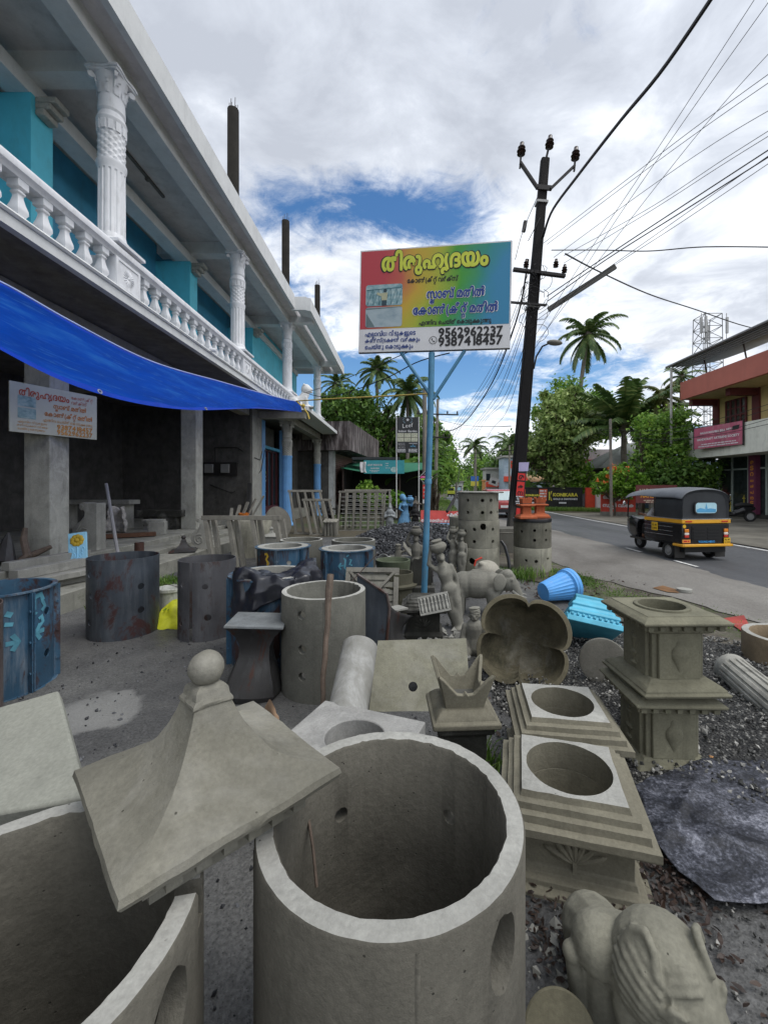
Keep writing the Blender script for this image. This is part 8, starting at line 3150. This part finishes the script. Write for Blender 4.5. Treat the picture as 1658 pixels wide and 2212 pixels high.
# far poles
def far_pole(label, x, y, h, arms, lean=0):
 t = thing('utility_pole', label, 'utility pole', (x, y, 0), rot=(0, R(lean), 0), group='utility poles along the far road')
 MB().tube([(0, 0, 0), (0, 0, h)], [.14, .09], 8).build('shaft', concrete('grey_pole', (.26, .24, .22), .25, stain=.3), t)
 for z, w in arms:
  b = MB().bar((-w, -.1, z), (w, -.1, z), .08, .08)
  o = b.build('cross_arm', IRON, t)
  b = MB()
  for sg in (-1, -.5, .5, 1):
   insul(b, (sg * w * .95, -.1, z + .14), .7)
  b.build('insulator', INS, o)
 return t


far_pole('far pole with two cross arms just right of the blue post', 2.15, 28.5, 7.6, ((6.55, 1.4), (5.0, .9)), 1.5)
far_pole('slender distant pole beside the far road, left of the lone palm', 7.8, 62, 7.5, ((7.2, 1.0),))
far_pole('distant pole just right of the lone palm by the blue billboard', 11.4, 66, 7.5, ((7.0, 1.1),))
far_pole('dark pole in front of the pale blue shop', 12.6, 50, 6.6, ((6.0, 1.2),))

# ---- far buildings and things
def simple_building(name, label, loc, w, d, h, mat, roofm, wins=(), rz=0, cat='building', band=None):
 t = thing(name, label, cat, loc, R(rz))
 MB().bb(-w / 2, w / 2, 0, d, 0, h).build('wall', mat, t)
 MB().bb(-w / 2 - .3, w / 2 + .3, -.4, d + .3, h, h + .25).build('roof', roofm, t)
 for x, z, ww, hh in wins:
  f = MB().bb(x - ww / 2, x + ww / 2, -.05, .0, z, z + hh).build('window', DARKGL, t)
 if band:
  MB().bb(-w / 2 - .05, w / 2 + .05, -.3, -.0, band[0], band[1]).build('fascia', band[2], t)
 return t


t_ = simple_building('blue_shop', 'pale blue two storey shop with a red letter R high on its wall', (17.4, 56, 0), 8, 3, 5.6, plain('pale_blue_wall', (.34, .44, .52), .6, dirt=.2), PALEC, ((-1, 1.0, 1.6, 2), (2, 1, 1.6, 2)), band=(2.4, 3.1, GR))
text('R', -3.2, 4.2, 1, GR, t_, y=-.06, width=.9, bold=.03)
t_ = simple_building('white_shop', 'low white shop with red front sign beyond the ring stack', (13.0, 60, 0), 2.4, 2.5, 4.2, plain('white_wall2', (.46, .46, .42), .6, dirt=.3), PALEC, ((-.9, 2.6, .6, 1.0),), band=(1.7, 2.4, GR))
text('Bazaar', .4, 1.9, 1, SWHITE, t_, y=-.32, width=1.2, align='c', bold=.02)
simple_building('white_house', 'small far white house at the bend of the road', (13.2, 104, 0), 3.2, 6, 3.0, plain('white_wall3', (.55, .55, .53), .6), PALEC, ((-.5, .9, .8, 1.1), (.9, .9, .8, 1.1)))
simple_building('white_house', 'farther white house with a balcony half hidden by trees at the bend', (17.5, 128, 0), 5, 6, 4.4, plain('white_wall3', (.55, .55, .53), .6), PALEC, ((-1, 2.6, 1.2, 1.2), (1, .8, 1.2, 1.2)))
t_ = thing('billboard', 'distant blue and yellow roadside billboard', 'sign', (11.9, 70, 0))
MB().bb(-.65, .65, -.05, .05, 2.7, 3.5).build('blue_panel', plain('bill_blue', (.05, .16, .5), .5), t_)
MB().bb(-.65, .65, -.05, .05, 1.9, 2.65).build('yellow_panel', plain('bill_yellow', (.62, .55, .08), .5), t_)
MB().bb(-.5, -.4, 0, .1, 0, 1.9).bb(.4, .5, 0, .1, 0, 1.9).build('post', STEEL, t_)
put(MB().bb(9.6, 9.95, 51, 51.3, 0, 2.4).bb(9.5, 10.05, 50.95, 51.35, 2.4, 2.55), 'gate_pillar', plain('orange_pillar', (.52, .25, .09), .6), 'orange square pillar beside the far road', 'pillar')
put(MB().bb(10.3, 17, 45.2, 45.4, 0, 1.15), 'boundary_wall', PALEC, 'pale low boundary wall beside the far road', 'wall')
put(MB().bb(1.0, 4.5, 64, 64.2, 0, 1.6), 'boundary_wall', PALEC, 'white wall stub at the left of the far bend', 'wall')
t_ = thing('notice_board', 'tilted grey notice board before the low white shop', 'sign', (9.9, 46, 2.25), rot=(0, R(18), 0))
MB().bb(-.5, .5, -.03, .03, -.4, .4).build('panel', plain('notice_grey', (.38, .38, .38), .5), t_)
flatpoly([(-.22, -.2), (.22, -.2), (.22, .12), (-.22, .12)], -.034, BLK, t_, 'print')
t_ = thing('fruit_stall', 'small far stall with a tiled awning near the pale blue shop', 'stall', (13.9, 43, 0))
MB().add([(-1.2, -.6, 2.2), (1.2, -.6, 2.2), (1.2, .8, 3.0), (-1.2, .8, 3.0)], [(0, 1, 2, 3)]).build('awning', plain('awning_tan', (.42, .26, .14), .6), t_, solid=.05)
MB().bb(-1.1, -1.0, -.5, -.4, 0, 2.2).bb(1.0, 1.1, -.5, -.4, 0, 2.2).bb(-1.1, 1.1, -.2, .4, 0, .9).build('counter', WOODST, t_)


# far auto, jeep and nearer car
def simple_vehicle(name, label, cat, loc, rz, w, L, h, mat, glass_h=.42, roof=None, rear_lamps=True):
 t = thing(name, label, cat, loc, R(rz))
 hz = h * (1 - glass_h)
 prof = [(0.02, .28), (0, .45), (.05, hz), (L * .10, hz + .02), (L * .2, h - .06), (L * .3, h), (L * .62, h), (L * .68, h - .06), (L * .80, hz + .02), (L * .98, hz - .12), (L, .5), (L - .05, .28)]
 MYZ = Matrix(((0, 0, 1, 0), (1, 0, 0, 0), (0, 1, 0, 0), (0, 0, 0, 1)))
 b = MB().prism(prof, -w / 2, w / 2, 0, MYZ)
 b.build('body', mat, t, fixn=True, bevel=.06)
 b = MB().add([(-w * .40, L * .105 - .02, hz + .05), (w * .40, L * .105 - .02, hz + .05), (w * .36, L * .2 - .03, h - .1), (-w * .36, L * .2 - .03, h - .1)], [(0, 1, 2, 3)])
 b.build('rear_window', plain('car_glass', (.16, .28, .32), .1, .6), t, smooth=None)
 b = MB()
 for sg in (-1, 1):
  b.add([(sg * (w / 2 + .008), L * .2, hz + .04), (sg * (w / 2 + .008), L * .76, hz + .04), (sg * (w / 2 + .008), L * .66, h - .1), (sg * (w / 2 + .008), L * .27, h - .1)], [(0, 1, 2, 3)])
 b.build('side_window', DARKGL, t, smooth=None)
 for x in (-w / 2 + .1, w / 2 - .1):
  for y in (L * .2, L * .8):
   wheel(t, (x, y, .3), .3, .18)
  MB().box((x * .95, -.02, hz - .18), (.22, .05, .2)).build('tail_lamp', TAILR, t)
 MB().bb(-w / 2 + .05, w / 2 - .05, -.08, .02, .3, .48).build('bumper', BLKP, t)
 MB().bb(-.25, .25, -.035, -.01, hz - .32, hz - .2).build('number_plate', PW, t)
 return t


simple_vehicle('car', 'red car passing behind the utility pole', 'car', (5.25, 21.6, .034), -2, 1.65, 3.7, 1.48, plain('car_red', (.30, .02, .02), .25, .5, var=.1))
fa = thing('auto_rickshaw', 'distant yellow green auto rickshaw seen from behind on the far road', 'auto rickshaw', (8.3, 73, .034), R(-8))
MB().bb(-.65, .65, 0, 2.0, .35, 1.0).build('body', plain('auto_lime', (.42, .46, .05), .4), fa, bevel=.05)
MB().bb(-.62, .62, .0, 1.8, 1.0, 1.68).build('hood', plain('auto_lime2', (.40, .44, .06), .5), fa, bevel=.12)
MB().bb(-.42, .42, -.02, .0, 1.1, 1.5).build('rear_window', DARKGL, fa)
MB().bb(-.6, .6, -.03, .1, .22, .5).build('engine_cover', BLKP, fa)
for x in (-.5, .5):
 wheel(fa, (x, .4, .2), .2, .12)
wheel(fa, (0, 2.1, .2), .2, .1)
simple_vehicle('jeep', 'small dark vehicle coming along the far road', 'car', (10.6, 82, .034), -8, 1.6, 3.2, 1.7, plain('jeep_dark', (.05, .05, .05), .4))
t_ = thing('motorcycle', 'distant parked motorcycle beside the far road', 'motorcycle', (8.2, 58, .03), R(60))
wheel(t_, (0, .6, .3), .3, .1)
wheel(t_, (0, -.6, .3), .3, .1)
MB().tube([(0, -.6, .55), (0, 0, .7), (0, .45, .85)], [.08, .16, .1], 8).build('body', BLKP, t_)
MB().tube([(-.3, .45, 1.0), (.3, .45, 1.0)], .03, 6).build('handlebar', BLKP, t_)

# ================================================================== TREES
BARK = plain('bark', (.10, .08, .06), .9, var=.35, scale=6, bump=.6)
PBARK = plain('palm_bark', (.19, .17, .145), .9, var=.3, scale=7, bump=.5)
LEAF_DARK = leafmat('leaf_dark', (.030, .075, .013), (.085, .178, .029), (.212, .337, .065), .3)
LEAF_MID = leafmat('leaf_mid', (.062, .141, .020), (.183, .347, .057), (.442, .631, .113), .35)
LEAF_OLIVE = leafmat('leaf_olive', (.074, .130, .028), (.220, .315, .085), (.541, .631, .246), .3)
LEAF_BRIGHT = leafmat('leaf_bright', (.066, .159, .013), (.185, .383, .039), (.423, .608, .106), .4)
PALM_L = leafmat('palm_leaf', (.029, .065, .017), (.086, .151, .043), (.243, .286, .100), .25)
BANANA = leafmat('banana_leaf', (.05, .12, .02), (.12, .25, .05), (.24, .34, .09), .4)


def leaves_mesh(name, blobs, n, size, mat, seed, clump=26, spread=.22, aspect=2.0, flat=.4):
 rng = np.random.default_rng(seed)
 B = np.array(blobs, float)
 vol = B[:, 3] * B[:, 4] * B[:, 5]
 pr = vol ** .7
 pr /= pr.sum()
 k = max(1, n // clump)
 bi = rng.choice(len(B), k, p=pr)
 d = rng.normal(size=(k, 3))
 d /= np.linalg.norm(d, axis=1)[:, None]
 rad = rng.random(k) ** .35
 cc = B[bi, :3] + d * B[bi, 3:6] * rad[:, None]
 ci = np.repeat(np.arange(k), clump)
 m = len(ci)
 ms = B[bi, 3:6].mean(axis=1)[ci] * spread
 pos = cc[ci] + rng.normal(size=(m, 3)) * ms[:, None] * np.array([1, 1, .7])
 nrm = rng.normal(size=(m, 3)) * np.array([1, 1, 1]) + d[ci] * .5 + np.array([0, 0, flat])
 nrm /= np.linalg.norm(nrm, axis=1)[:, None]
 a = np.cross(nrm, rng.normal(size=(m, 3)))
 a /= np.linalg.norm(a, axis=1)[:, None] + 1e-9
 c = np.cross(nrm, a)
 s = size * rng.uniform(.55, 1.35, m)[:, None]
 a *= s
 c *= s / aspect
 v = np.empty((m, 4, 3))
 v[:, 0] = pos - a
 v[:, 1] = pos - c + nrm * s * .12
 v[:, 2] = pos + a
 v[:, 3] = pos + c + nrm * s * .12
 v = v.reshape(-1, 3)
 me = bpy.data.meshes.new(name)
 me.vertices.add(len(v))
 me.vertices.foreach_set('co', v.ravel())
 me.loops.add(m * 4)
 me.loops.foreach_set('vertex_index', np.arange(m * 4))
 me.polygons.add(m)
 me.polygons.foreach_set('loop_start', np.arange(m) * 4)
 me.polygons.foreach_set('loop_total', np.full(m, 4))
 me.materials.append(mat)
 me.update()
 me.validate()
 return me


def tree(name, label, base, blobs, n, size, mat, seed=1, trunk_r=.2, group=None, cat='tree', clump=26, spread=.22, aspect=2.0):
 """blobs: (x, y, z, rx, ry, rz) relative to the base"""
 t = thing(name, label, cat, base, group=group)
 b = MB()
 rnd = random.Random(seed)
 core = blobs
 blobs = list(blobs)
 for q in core:
  for _ in range(3):
   a, e_ = rnd.random() * 6.28, rnd.uniform(-.3, 1.2)
   k = rnd.uniform(.9, 1.12)
   blobs.append((q[0] + q[3] * k * math.cos(a) * math.cos(e_), q[1] + q[4] * k * math.sin(a) * math.cos(e_), q[2] + q[5] * k * math.sin(e_), q[3] * .32, q[4] * .32, q[5] * .26))
 zc = min(q[2] for q in blobs)
 fork = Vector((0, 0, max(.3, zc * .55)))
 b.tube([(0, 0, -.1), (.05, 0, fork.z * .5), fork], [trunk_r * 1.25, trunk_r, trunk_r * .85], 9)
 for q in blobs:
  c = Vector(q[:3])
  mid = fork.lerp(c, .5) + Vector((rnd.uniform(-.2, .2), rnd.uniform(-.2, .2), .15)) * trunk_r * 4
  b.tube([fork, mid, c], [trunk_r * .6, trunk_r * .4, trunk_r * .15], 7)
  for _ in range(4):
   e_ = c + Vector((rnd.gauss(0, .6) * q[3], rnd.gauss(0, .6) * q[4], rnd.gauss(0.1, .5) * q[5]))
   b.tube([mid, c.lerp(e_, .5), e_], [trunk_r * .3, trunk_r * .18, trunk_r * .06], 5)
 b.build('trunk', BARK, t)
 link('crown', leaves_mesh('crown', blobs, n, size, mat, seed, clump, spread, aspect), t)
 return t


def pb(px, py, Y, r, ry=None, rz=None, base=None):
 p = P(px, py, Y)
 return (p.x - base[0], p.y - base[1], p.z - base[2], r, ry or r, rz or r)


# left group
bs = (-4.6, 38, 0)
tree('mango_tree', 'dense dark green tree behind the stained shop, left of the palms', bs, [pb(760, 905, 38, 2.4, base=bs), pb(730, 880, 37, 1.7, base=bs), pb(800, 900, 39, 1.9, base=bs), pb(715, 915, 38, 1.6, base=bs), pb(775, 955, 38, 2.2, base=bs), pb(835, 930, 40, 1.6, base=bs)], 15000, .20, LEAF_DARK, 2, .3)
bs = (-2.0, 42, 0)
tree('dark_tree', 'shady dark tree behind the nursery sign', bs, [pb(830, 960, 42, 2.3, base=bs), pb(870, 950, 42, 2.0, base=bs), pb(900, 985, 42, 2.4, base=bs), pb(850, 1000, 40, 2.0, base=bs)], 9000, .22, LEAF_DARK, 3, .3)
bs = (3.2, 46, 0)
tree('roadside_tree', 'tall green roadside tree right of the blue post by the far road', bs, [pb(925, 950, 46, 1.8, base=bs), pb(935, 985, 46, 2.3, base=bs), pb(950, 1015, 47, 1.9, base=bs), pb(930, 1025, 44, 2.0, base=bs), pb(918, 915, 46, 1.2, base=bs)], 9000, .22, LEAF_MID, 4, .25)
bs = (4.6, 62, 0)
tree('roadside_tree', 'leafy tree leaning over the far road before the bend', bs, [pb(950, 1000, 62, 2.2, base=bs), pb(958, 1025, 62, 2.0, base=bs), pb(945, 1035, 60, 1.8, base=bs)], 5000, .26, LEAF_MID, 5, .2)
# right group
bs = (12.2, 33, 0)
tree('big_tree', 'big mixed green tree with pale leaves across the road, right of the utility pole', bs,
  [pb(1215, 900, 33, 2.0, base=bs), pb(1190, 960, 33, 1.9, base=bs), pb(1215, 950, 32, 2.0, base=bs), pb(1160, 985, 34, 1.5, base=bs), pb(1205, 1010, 32, 1.6, base=bs), pb(1258, 920, 33, 1.4, base=bs)], 16000, .17, LEAF_OLIVE, 6, .32)
bs = (13.2, 36, 0)
tree('big_tree', 'taller darker tree crown behind the pale leaved tree', bs, [pb(1218, 862, 36, 1.7, base=bs), pb(1245, 890, 36, 1.8, base=bs), pb(1195, 905, 36, 1.6, base=bs), pb(1275, 910, 36, 1.7, base=bs)], 9000, .18, LEAF_MID, 7, .28)
bs = (14.8, 38, 0)
tree('big_tree', 'round green tree between the tall palm and the porch house', bs, [pb(1290, 888, 38, 1.6, base=bs), pb(1268, 915, 38, 1.7, base=bs), pb(1312, 912, 38, 1.5, base=bs)], 8000, .2, LEAF_MID, 8, .25)
bs = (11.9, 25.5, 0)
tree('leafy_tree', 'airy feathery tree beside the white steel pole', (14.3, 25.2, 0), [pb(1425, 945, 25.2, 1.25, base=(14.3, 25.2, 0)), pb(1455, 920, 25.2, 1.0, base=(14.3, 25.2, 0)), pb(1400, 985, 25.2, .85, base=(14.3, 25.2, 0)), pb(1440, 990, 25, 1.2, base=(14.3, 25.2, 0)), pb(1470, 960, 25.3, .9, base=(14.3, 25.2, 0)), pb(1405, 920, 25.2, .8, base=(14.3, 25.2, 0))], 9000, .13, LEAF_MID, 9, .09, spread=.3)
tree('dark_bush', 'dark shrub mass under the feathery tree before the shop', (15.1, 23.6, 0), [pb(1440, 1040, 23.6, 1.1, base=(15.1, 23.6, 0)), pb(1490, 1040, 23.8, 1.0, base=(15.1, 23.6, 0)), pb(1515, 1020, 24, .9, base=(15.1, 23.6, 0)), pb(1400, 1045, 23.6, .8, base=(15.1, 23.6, 0))], 6500, .13, LEAF_DARK, 10, .06, cat='shrub')
bs = (11.7, 23.4, 0)
ft = tree('flowering_bush', 'bush with orange flowers spilling over the red wall', bs, [pb(1310, 1040, 23.4, .55, base=bs), pb(1340, 1025, 23.4, .6, base=bs), pb(1375, 1045, 23.4, .65, base=bs), pb(1295, 1055, 23.2, .4, base=bs), pb(1345, 1055, 23.3, .6, base=bs)], 5200, .09, LEAF_BRIGHT, 11, .05, cat='shrub')
link('flowers', leaves_mesh('flowers', [pb(1320, 1015, 23.3, .5, base=bs), pb(1350, 1020, 23.2, .5, base=bs), pb(1300, 1040, 23.2, .35, base=bs)], 110, .075, plain('orange_flower', (.6, .15, .03), .5, var=.3), 12, 5, .2, 1.1), ft)
bs = (12.6, 31.6, 0)
tree('shrub', 'bright yellow green shrub behind the wall by the pink house', bs, [pb(1255, 1010, 31.5, .8, base=bs), pb(1240, 1045, 31.5, .8, base=bs), pb(1270, 1040, 31.5, .6, base=bs)], 2600, .14, LEAF_BRIGHT, 13, .05, cat='shrub')
# distance
for k, (px, py, Y, r, n, m, lab) in enumerate([
  (1062, 1010, 95, 4.2, 4000, LEAF_MID, 'round distant tree right of the lone palm'),
  (1040, 1000, 120, 4.5, 3000, LEAF_DARK, 'distant tree crown behind the lone palm'),
  (1090, 1022, 80, 3.0, 3000, LEAF_MID, 'distant tree behind the low white shop'),
  (990, 1025, 170, 6.0, 3000, LEAF_DARK, 'hazy tree at the end of the far road'),
  (1015, 1028, 160, 5.5, 3000, LEAF_DARK, 'hazy tree right of the end of the far road'),
  (968, 1028, 140, 4.8, 3000, LEAF_DARK, 'distant tree left of the end of the far road'),
  (1000, 1040, 110, 2.6, 2000, LEAF_MID, 'low tree in front of the far white houses'),
  (1130, 985, 70, 4.0, 4000, LEAF_DARK, 'tree behind the pale blue shop')]):
 p = P(px, py, Y)
 tree('distant_tree', lab, (p.x, p.y, 0), [(0, 0, p.z, r, r, r * .9), (r * .6, 0, p.z - r * .5, r * .8, r, r * .8), (-r * .6, 0, p.z - r * .5, r * .8, r, r * .8)], n, r * .085, m, 30 + k, r * .08, 'distant trees')
tree('potted_shrub', 'round bright green potted shrub in front of the nursery shed', (-.5, 20.5, 0), [(0, 0, 1.05, .55, .4, .35), (.3, 0, .9, .4, .3, .3), (-.35, 0, .95, .4, .3, .3)], 1500, .10, LEAF_BRIGHT, 50, .04, cat='shrub')
tree('potted_shrub', 'darker leafy shrub beside the stained shop and shed', (-1.85, 22.5, 0), [(0, 0, 1.3, .5, .4, .7), (.2, 0, .9, .4, .4, .5)], 1500, .11, LEAF_MID, 51, .04, cat='shrub')


def palm(name, label, base, top, L=3.2, n=22, seed=1, tr=.16, mat=PALM_L, up=1.0, dead=0, group='coconut palms', lean=0.0, leafl=.55, trunk=True, curv=1.0):
 t = thing(name, label, 'palm tree', base, group=group)
 rnd = random.Random(seed)
 b = MB()
 top = Vector(top) - Vector(base)
 pts = [Vector((0, 0, 0)).lerp(top, k / 10) + Vector((math.sin(k / 10 * PI) * lean, 0, 0)) for k in range(11)]
 if trunk:
  b.tube(pts, [tr * 1.4] + [tr * (1.05 - .03 * k) for k in range(1, 11)], 10)
  b.sphere(top + Vector((0, 0, -.05)), (tr * 1.7, tr * 1.7, tr * 2.2), 10, 6)
  b.build('trunk', PBARK, t)
 b = MB()
 for k in range(n):
  az = 2.39996 * k + rnd.uniform(-.2, .2)
  el = R(82 - 118 * (k / (n - 1)) ** .9 * up + rnd.uniform(-7, 7))
  l = L * rnd.uniform(.82, 1.08) * (.8 if el > R(60) else 1)
  d = Vector((math.cos(az), math.sin(az), 0))
  side = Vector((-math.sin(az), math.cos(az), 0))
  p = top.copy()
  m = 13
  seg = l / m
  ang = el
  prev = p.copy()
  R_ = [p.copy()]
  T_ = []
  for j in range(m):
   ang -= R(3 + 8.5 * (j / m)) * (1.0 if el > R(-10) else .6) * curv
   ang = max(ang, R(-86))
   dirv = d * math.cos(ang) + Vector((0, 0, math.sin(ang)))
   p = p + dirv * seg
   R_.append(p.copy())
   T_.append(dirv)
  b.tube(R_, [.035 * (1 - j / (m + 2)) * (L / 3.2) for j in range(m + 1)], 4)
  for j in range(3, m * 3):
   f = j / 3
   i = min(int(f), m - 1)
   q = R_[i].lerp(R_[i + 1], f - i)
   dirv = T_[i]
   upv = side.cross(dirv)
   ll = leafl * L / 3.2 * math.sin(PI * (.12 + .8 * f / m)) ** .7 * rnd.uniform(.85, 1.1)
   for sg in (-1, 1):
    tipd = (side * sg * .86 + dirv * .62 + Vector((0, 0, -.34 - .3 * rnd.random()))).normalized()
    w = dirv * .062 * L / 3.2
    mid = q + tipd * ll * .5 + Vector((0, 0, .03))
    tip = q + tipd * ll + Vector((0, 0, -.10 * ll))
    b.add([q - w, q + w, mid + w * .9, mid - w * .9, tip], [(0, 1, 2, 3), (3, 2, 4)])
 b.build('crown', mat, t, smooth=None)
 if dead:
  b = MB()
  for k in range(dead):
   a = rnd.random() * 6.28
   c = top + Vector((.25 * math.cos(a), .25 * math.sin(a), -.25))
   b.sphere(c, .13, 8, 6)
  b.build('coconut', plain('coconut', (.10, .12, .03), .5, var=.3), t)
 return t


palm('palm_tree', 'tallest coconut palm across the road, with a curved trunk', (14.2, 36, 0), P(1268, 722, 36), 3.4, 26, 1, .2, up=1.12, dead=7, lean=-.15)
palm('palm_tree', 'coconut palm at the far left, right of the white column', (-6.6, 46, 0), P(728, 828, 44), 2.4, 22, 2, .15)
palm('palm_tree', 'coconut palm standing highest of the left three, above the dark tree', (-2.55, 42, 0), P(815, 800, 42), 2.9, 24, 3, .16, dead=5)
palm('palm_tree', 'coconut palm directly behind the nursery sign', (.4, 38, 0), P(880, 848, 38), 3.4, 28, 4, .18, up=1.1, dead=6)
palm('palm_tree', 'young feather palm with upright fronds behind the porch house', (15.7, 30, 0), P(1346, 920, 30), 4.8, 26, 5, .22, up=.62, leafl=.62, curv=.5)
palm('palm_tree', 'yellowing palm behind the white steel pole', (18.2, 29, 0), P(1432, 858, 29), 2.3, 18, 6, .14, up=1.1, mat=leafmat('palm_yellow', (.05, .06, .015), (.10, .12, .03), (.2, .2, .06), .3))
palm('palm_tree', 'slim fan like palm top beside the terrace roof', (19.4, 29.5, 0), P(1470, 812, 29.5), 1.7, 16, 16, .12, up=1.0)
palm('palm_tree', 'lone palm far down the road', (14.6, 86, 0), P(1025, 962, 86), 4.0, 18, 7, .22, up=1.0, leafl=.7)
palm('palm_tree', 'palm with drooping fronds behind the utility pole', (16.5, 62, 0), P(1103, 962, 62), 4.2, 16, 8, .2, up=.9)
palm('palm_tree', 'wide palm behind the pale blue shop', (12.8, 70, 0), P(1075, 1002, 70), 3.2, 14, 9, .2, up=1.0)
palm('palm_tree', 'dark palm clump left of the far road end', (12, 150, 0), P(972, 1020, 150), 5.0, 14, 10, .3)
palm('palm_tree', 'drooping palm fronds in front of the dark tree crown', (17.0, 33, 0), P(1400, 880, 33), 2.8, 18, 12, .15, up=1.05)


def banana(label, base, n, L, seed, h=1.2, group='banana plants'):
 t = thing('banana_plant', label, 'banana plant', base, group=group)
 rnd = random.Random(seed)
 MB().tube([(0, 0, 0), (.02, 0, h)], [.14, .09], 9).build('trunk', plain('banana_stem', (.16, .2, .07), .6, var=.3), t)
 b = MB()
 for k in range(n):
  az = 2.4 * k + rnd.uniform(-.3, .3)
  el = R(rnd.uniform(40, 84))
  l = L * rnd.uniform(.75, 1.1)
  w = .26 * l * .62
  d = Vector((math.cos(az), math.sin(az), 0))
  s_ = Vector((-math.sin(az), math.cos(az), 0))
  p = Vector((0, 0, h))
  pts = []
  ang = el
  for j in range(11):
   pts.append((p.copy(), ang))
   ang -= R(8 + rnd.random() * 3)
   p = p + (d * math.cos(ang) + Vector((0, 0, math.sin(ang)))) * l / 10
  vs, fs = [], []
  for j, (q, an) in enumerate(pts):
   f = j / 10
   ww = w * (math.sin(PI * max(0, (f - .12) / .88)) ** .55 if f > .12 else .04) * rnd.uniform(.86, 1.05)
   upv = Vector((0, 0, 1)) * math.cos(an) - d * math.sin(an)
   vs += [q - s_ * ww + upv * ww * .3, q, q + s_ * ww + upv * ww * .3]
  for j in range(10):
   fs += [(j * 3, j * 3 + 1, j * 3 + 4, j * 3 + 3), (j * 3 + 1, j * 3 + 2, j * 3 + 5, j * 3 + 4)]
  b.add(vs, fs)
 b.build('crown', BANANA, t, smooth=60)
 return t


banana('banana plant with a tall upright leaf just right of the stained shop', (-1.3, 30, 0), 9, 2.6, 1, 2.2)
banana('banana plant behind the nursery sign posts', (-.1, 29, 0), 9, 2.4, 2, 1.9)
banana('banana plant right of the blue post before the roadside tree', (1.6, 31, 0), 10, 2.2, 3, 3.0)
banana('banana plant with tattered leaves below the roadside tree', (1.75, 27.5, 0), 9, 1.6, 4, 2.0)
banana('banana clump behind the black painted wall, nearest the utility pole', (9.8, 33.5, 0), 10, 2.0, 5, 1.1)
banana('banana clump behind the middle of the black painted wall', (11.2, 33.0, 0), 9, 1.9, 6, 1.2)
b = MB()
rnd = random.Random(2)
for k in range(26):
 x, y = 1.8 + rnd.uniform(-.25, .25), 24.5 + rnd.uniform(-.5, .5)
 b.tube([(x, y, rnd.uniform(.0, .6)), (x + rnd.uniform(-.2, .2), y + rnd.uniform(-.3, .3), rnd.uniform(.9, 1.9)), (x + rnd.uniform(-.4, .3), y, rnd.uniform(.9, 2.2))], [.03, .03, .008], 5)
put(b, 'dry_brush', plain('dry_brush', (.06, .045, .03), .9, var=.4), 'heap of dry brushwood below the banana leaves by the far verge', 'brushwood')
put(MB().tube([P(957, 1150, 12.5), P(985, 1070, 14), P(992, 1010, 15)], .012, 5).tube([P(985, 1070, 14), P(965, 1105, 13.2)], .05, 5), 'stay_wire', IRON, 'slanting dark stay wire above the gravel heap', 'wire')
# a wood beyond everything
o = link('far_wood', leaves_mesh('far_wood', [(x, 330 + 40 * math.sin(x), 6, 16, 12, 8) for x in range(-260, 330, 18)], 14000, 1.3, LEAF_DARK, 90, 26, .2))
tag(o, 'continuous far wood closing the horizon', 'wood', kind='stuff')
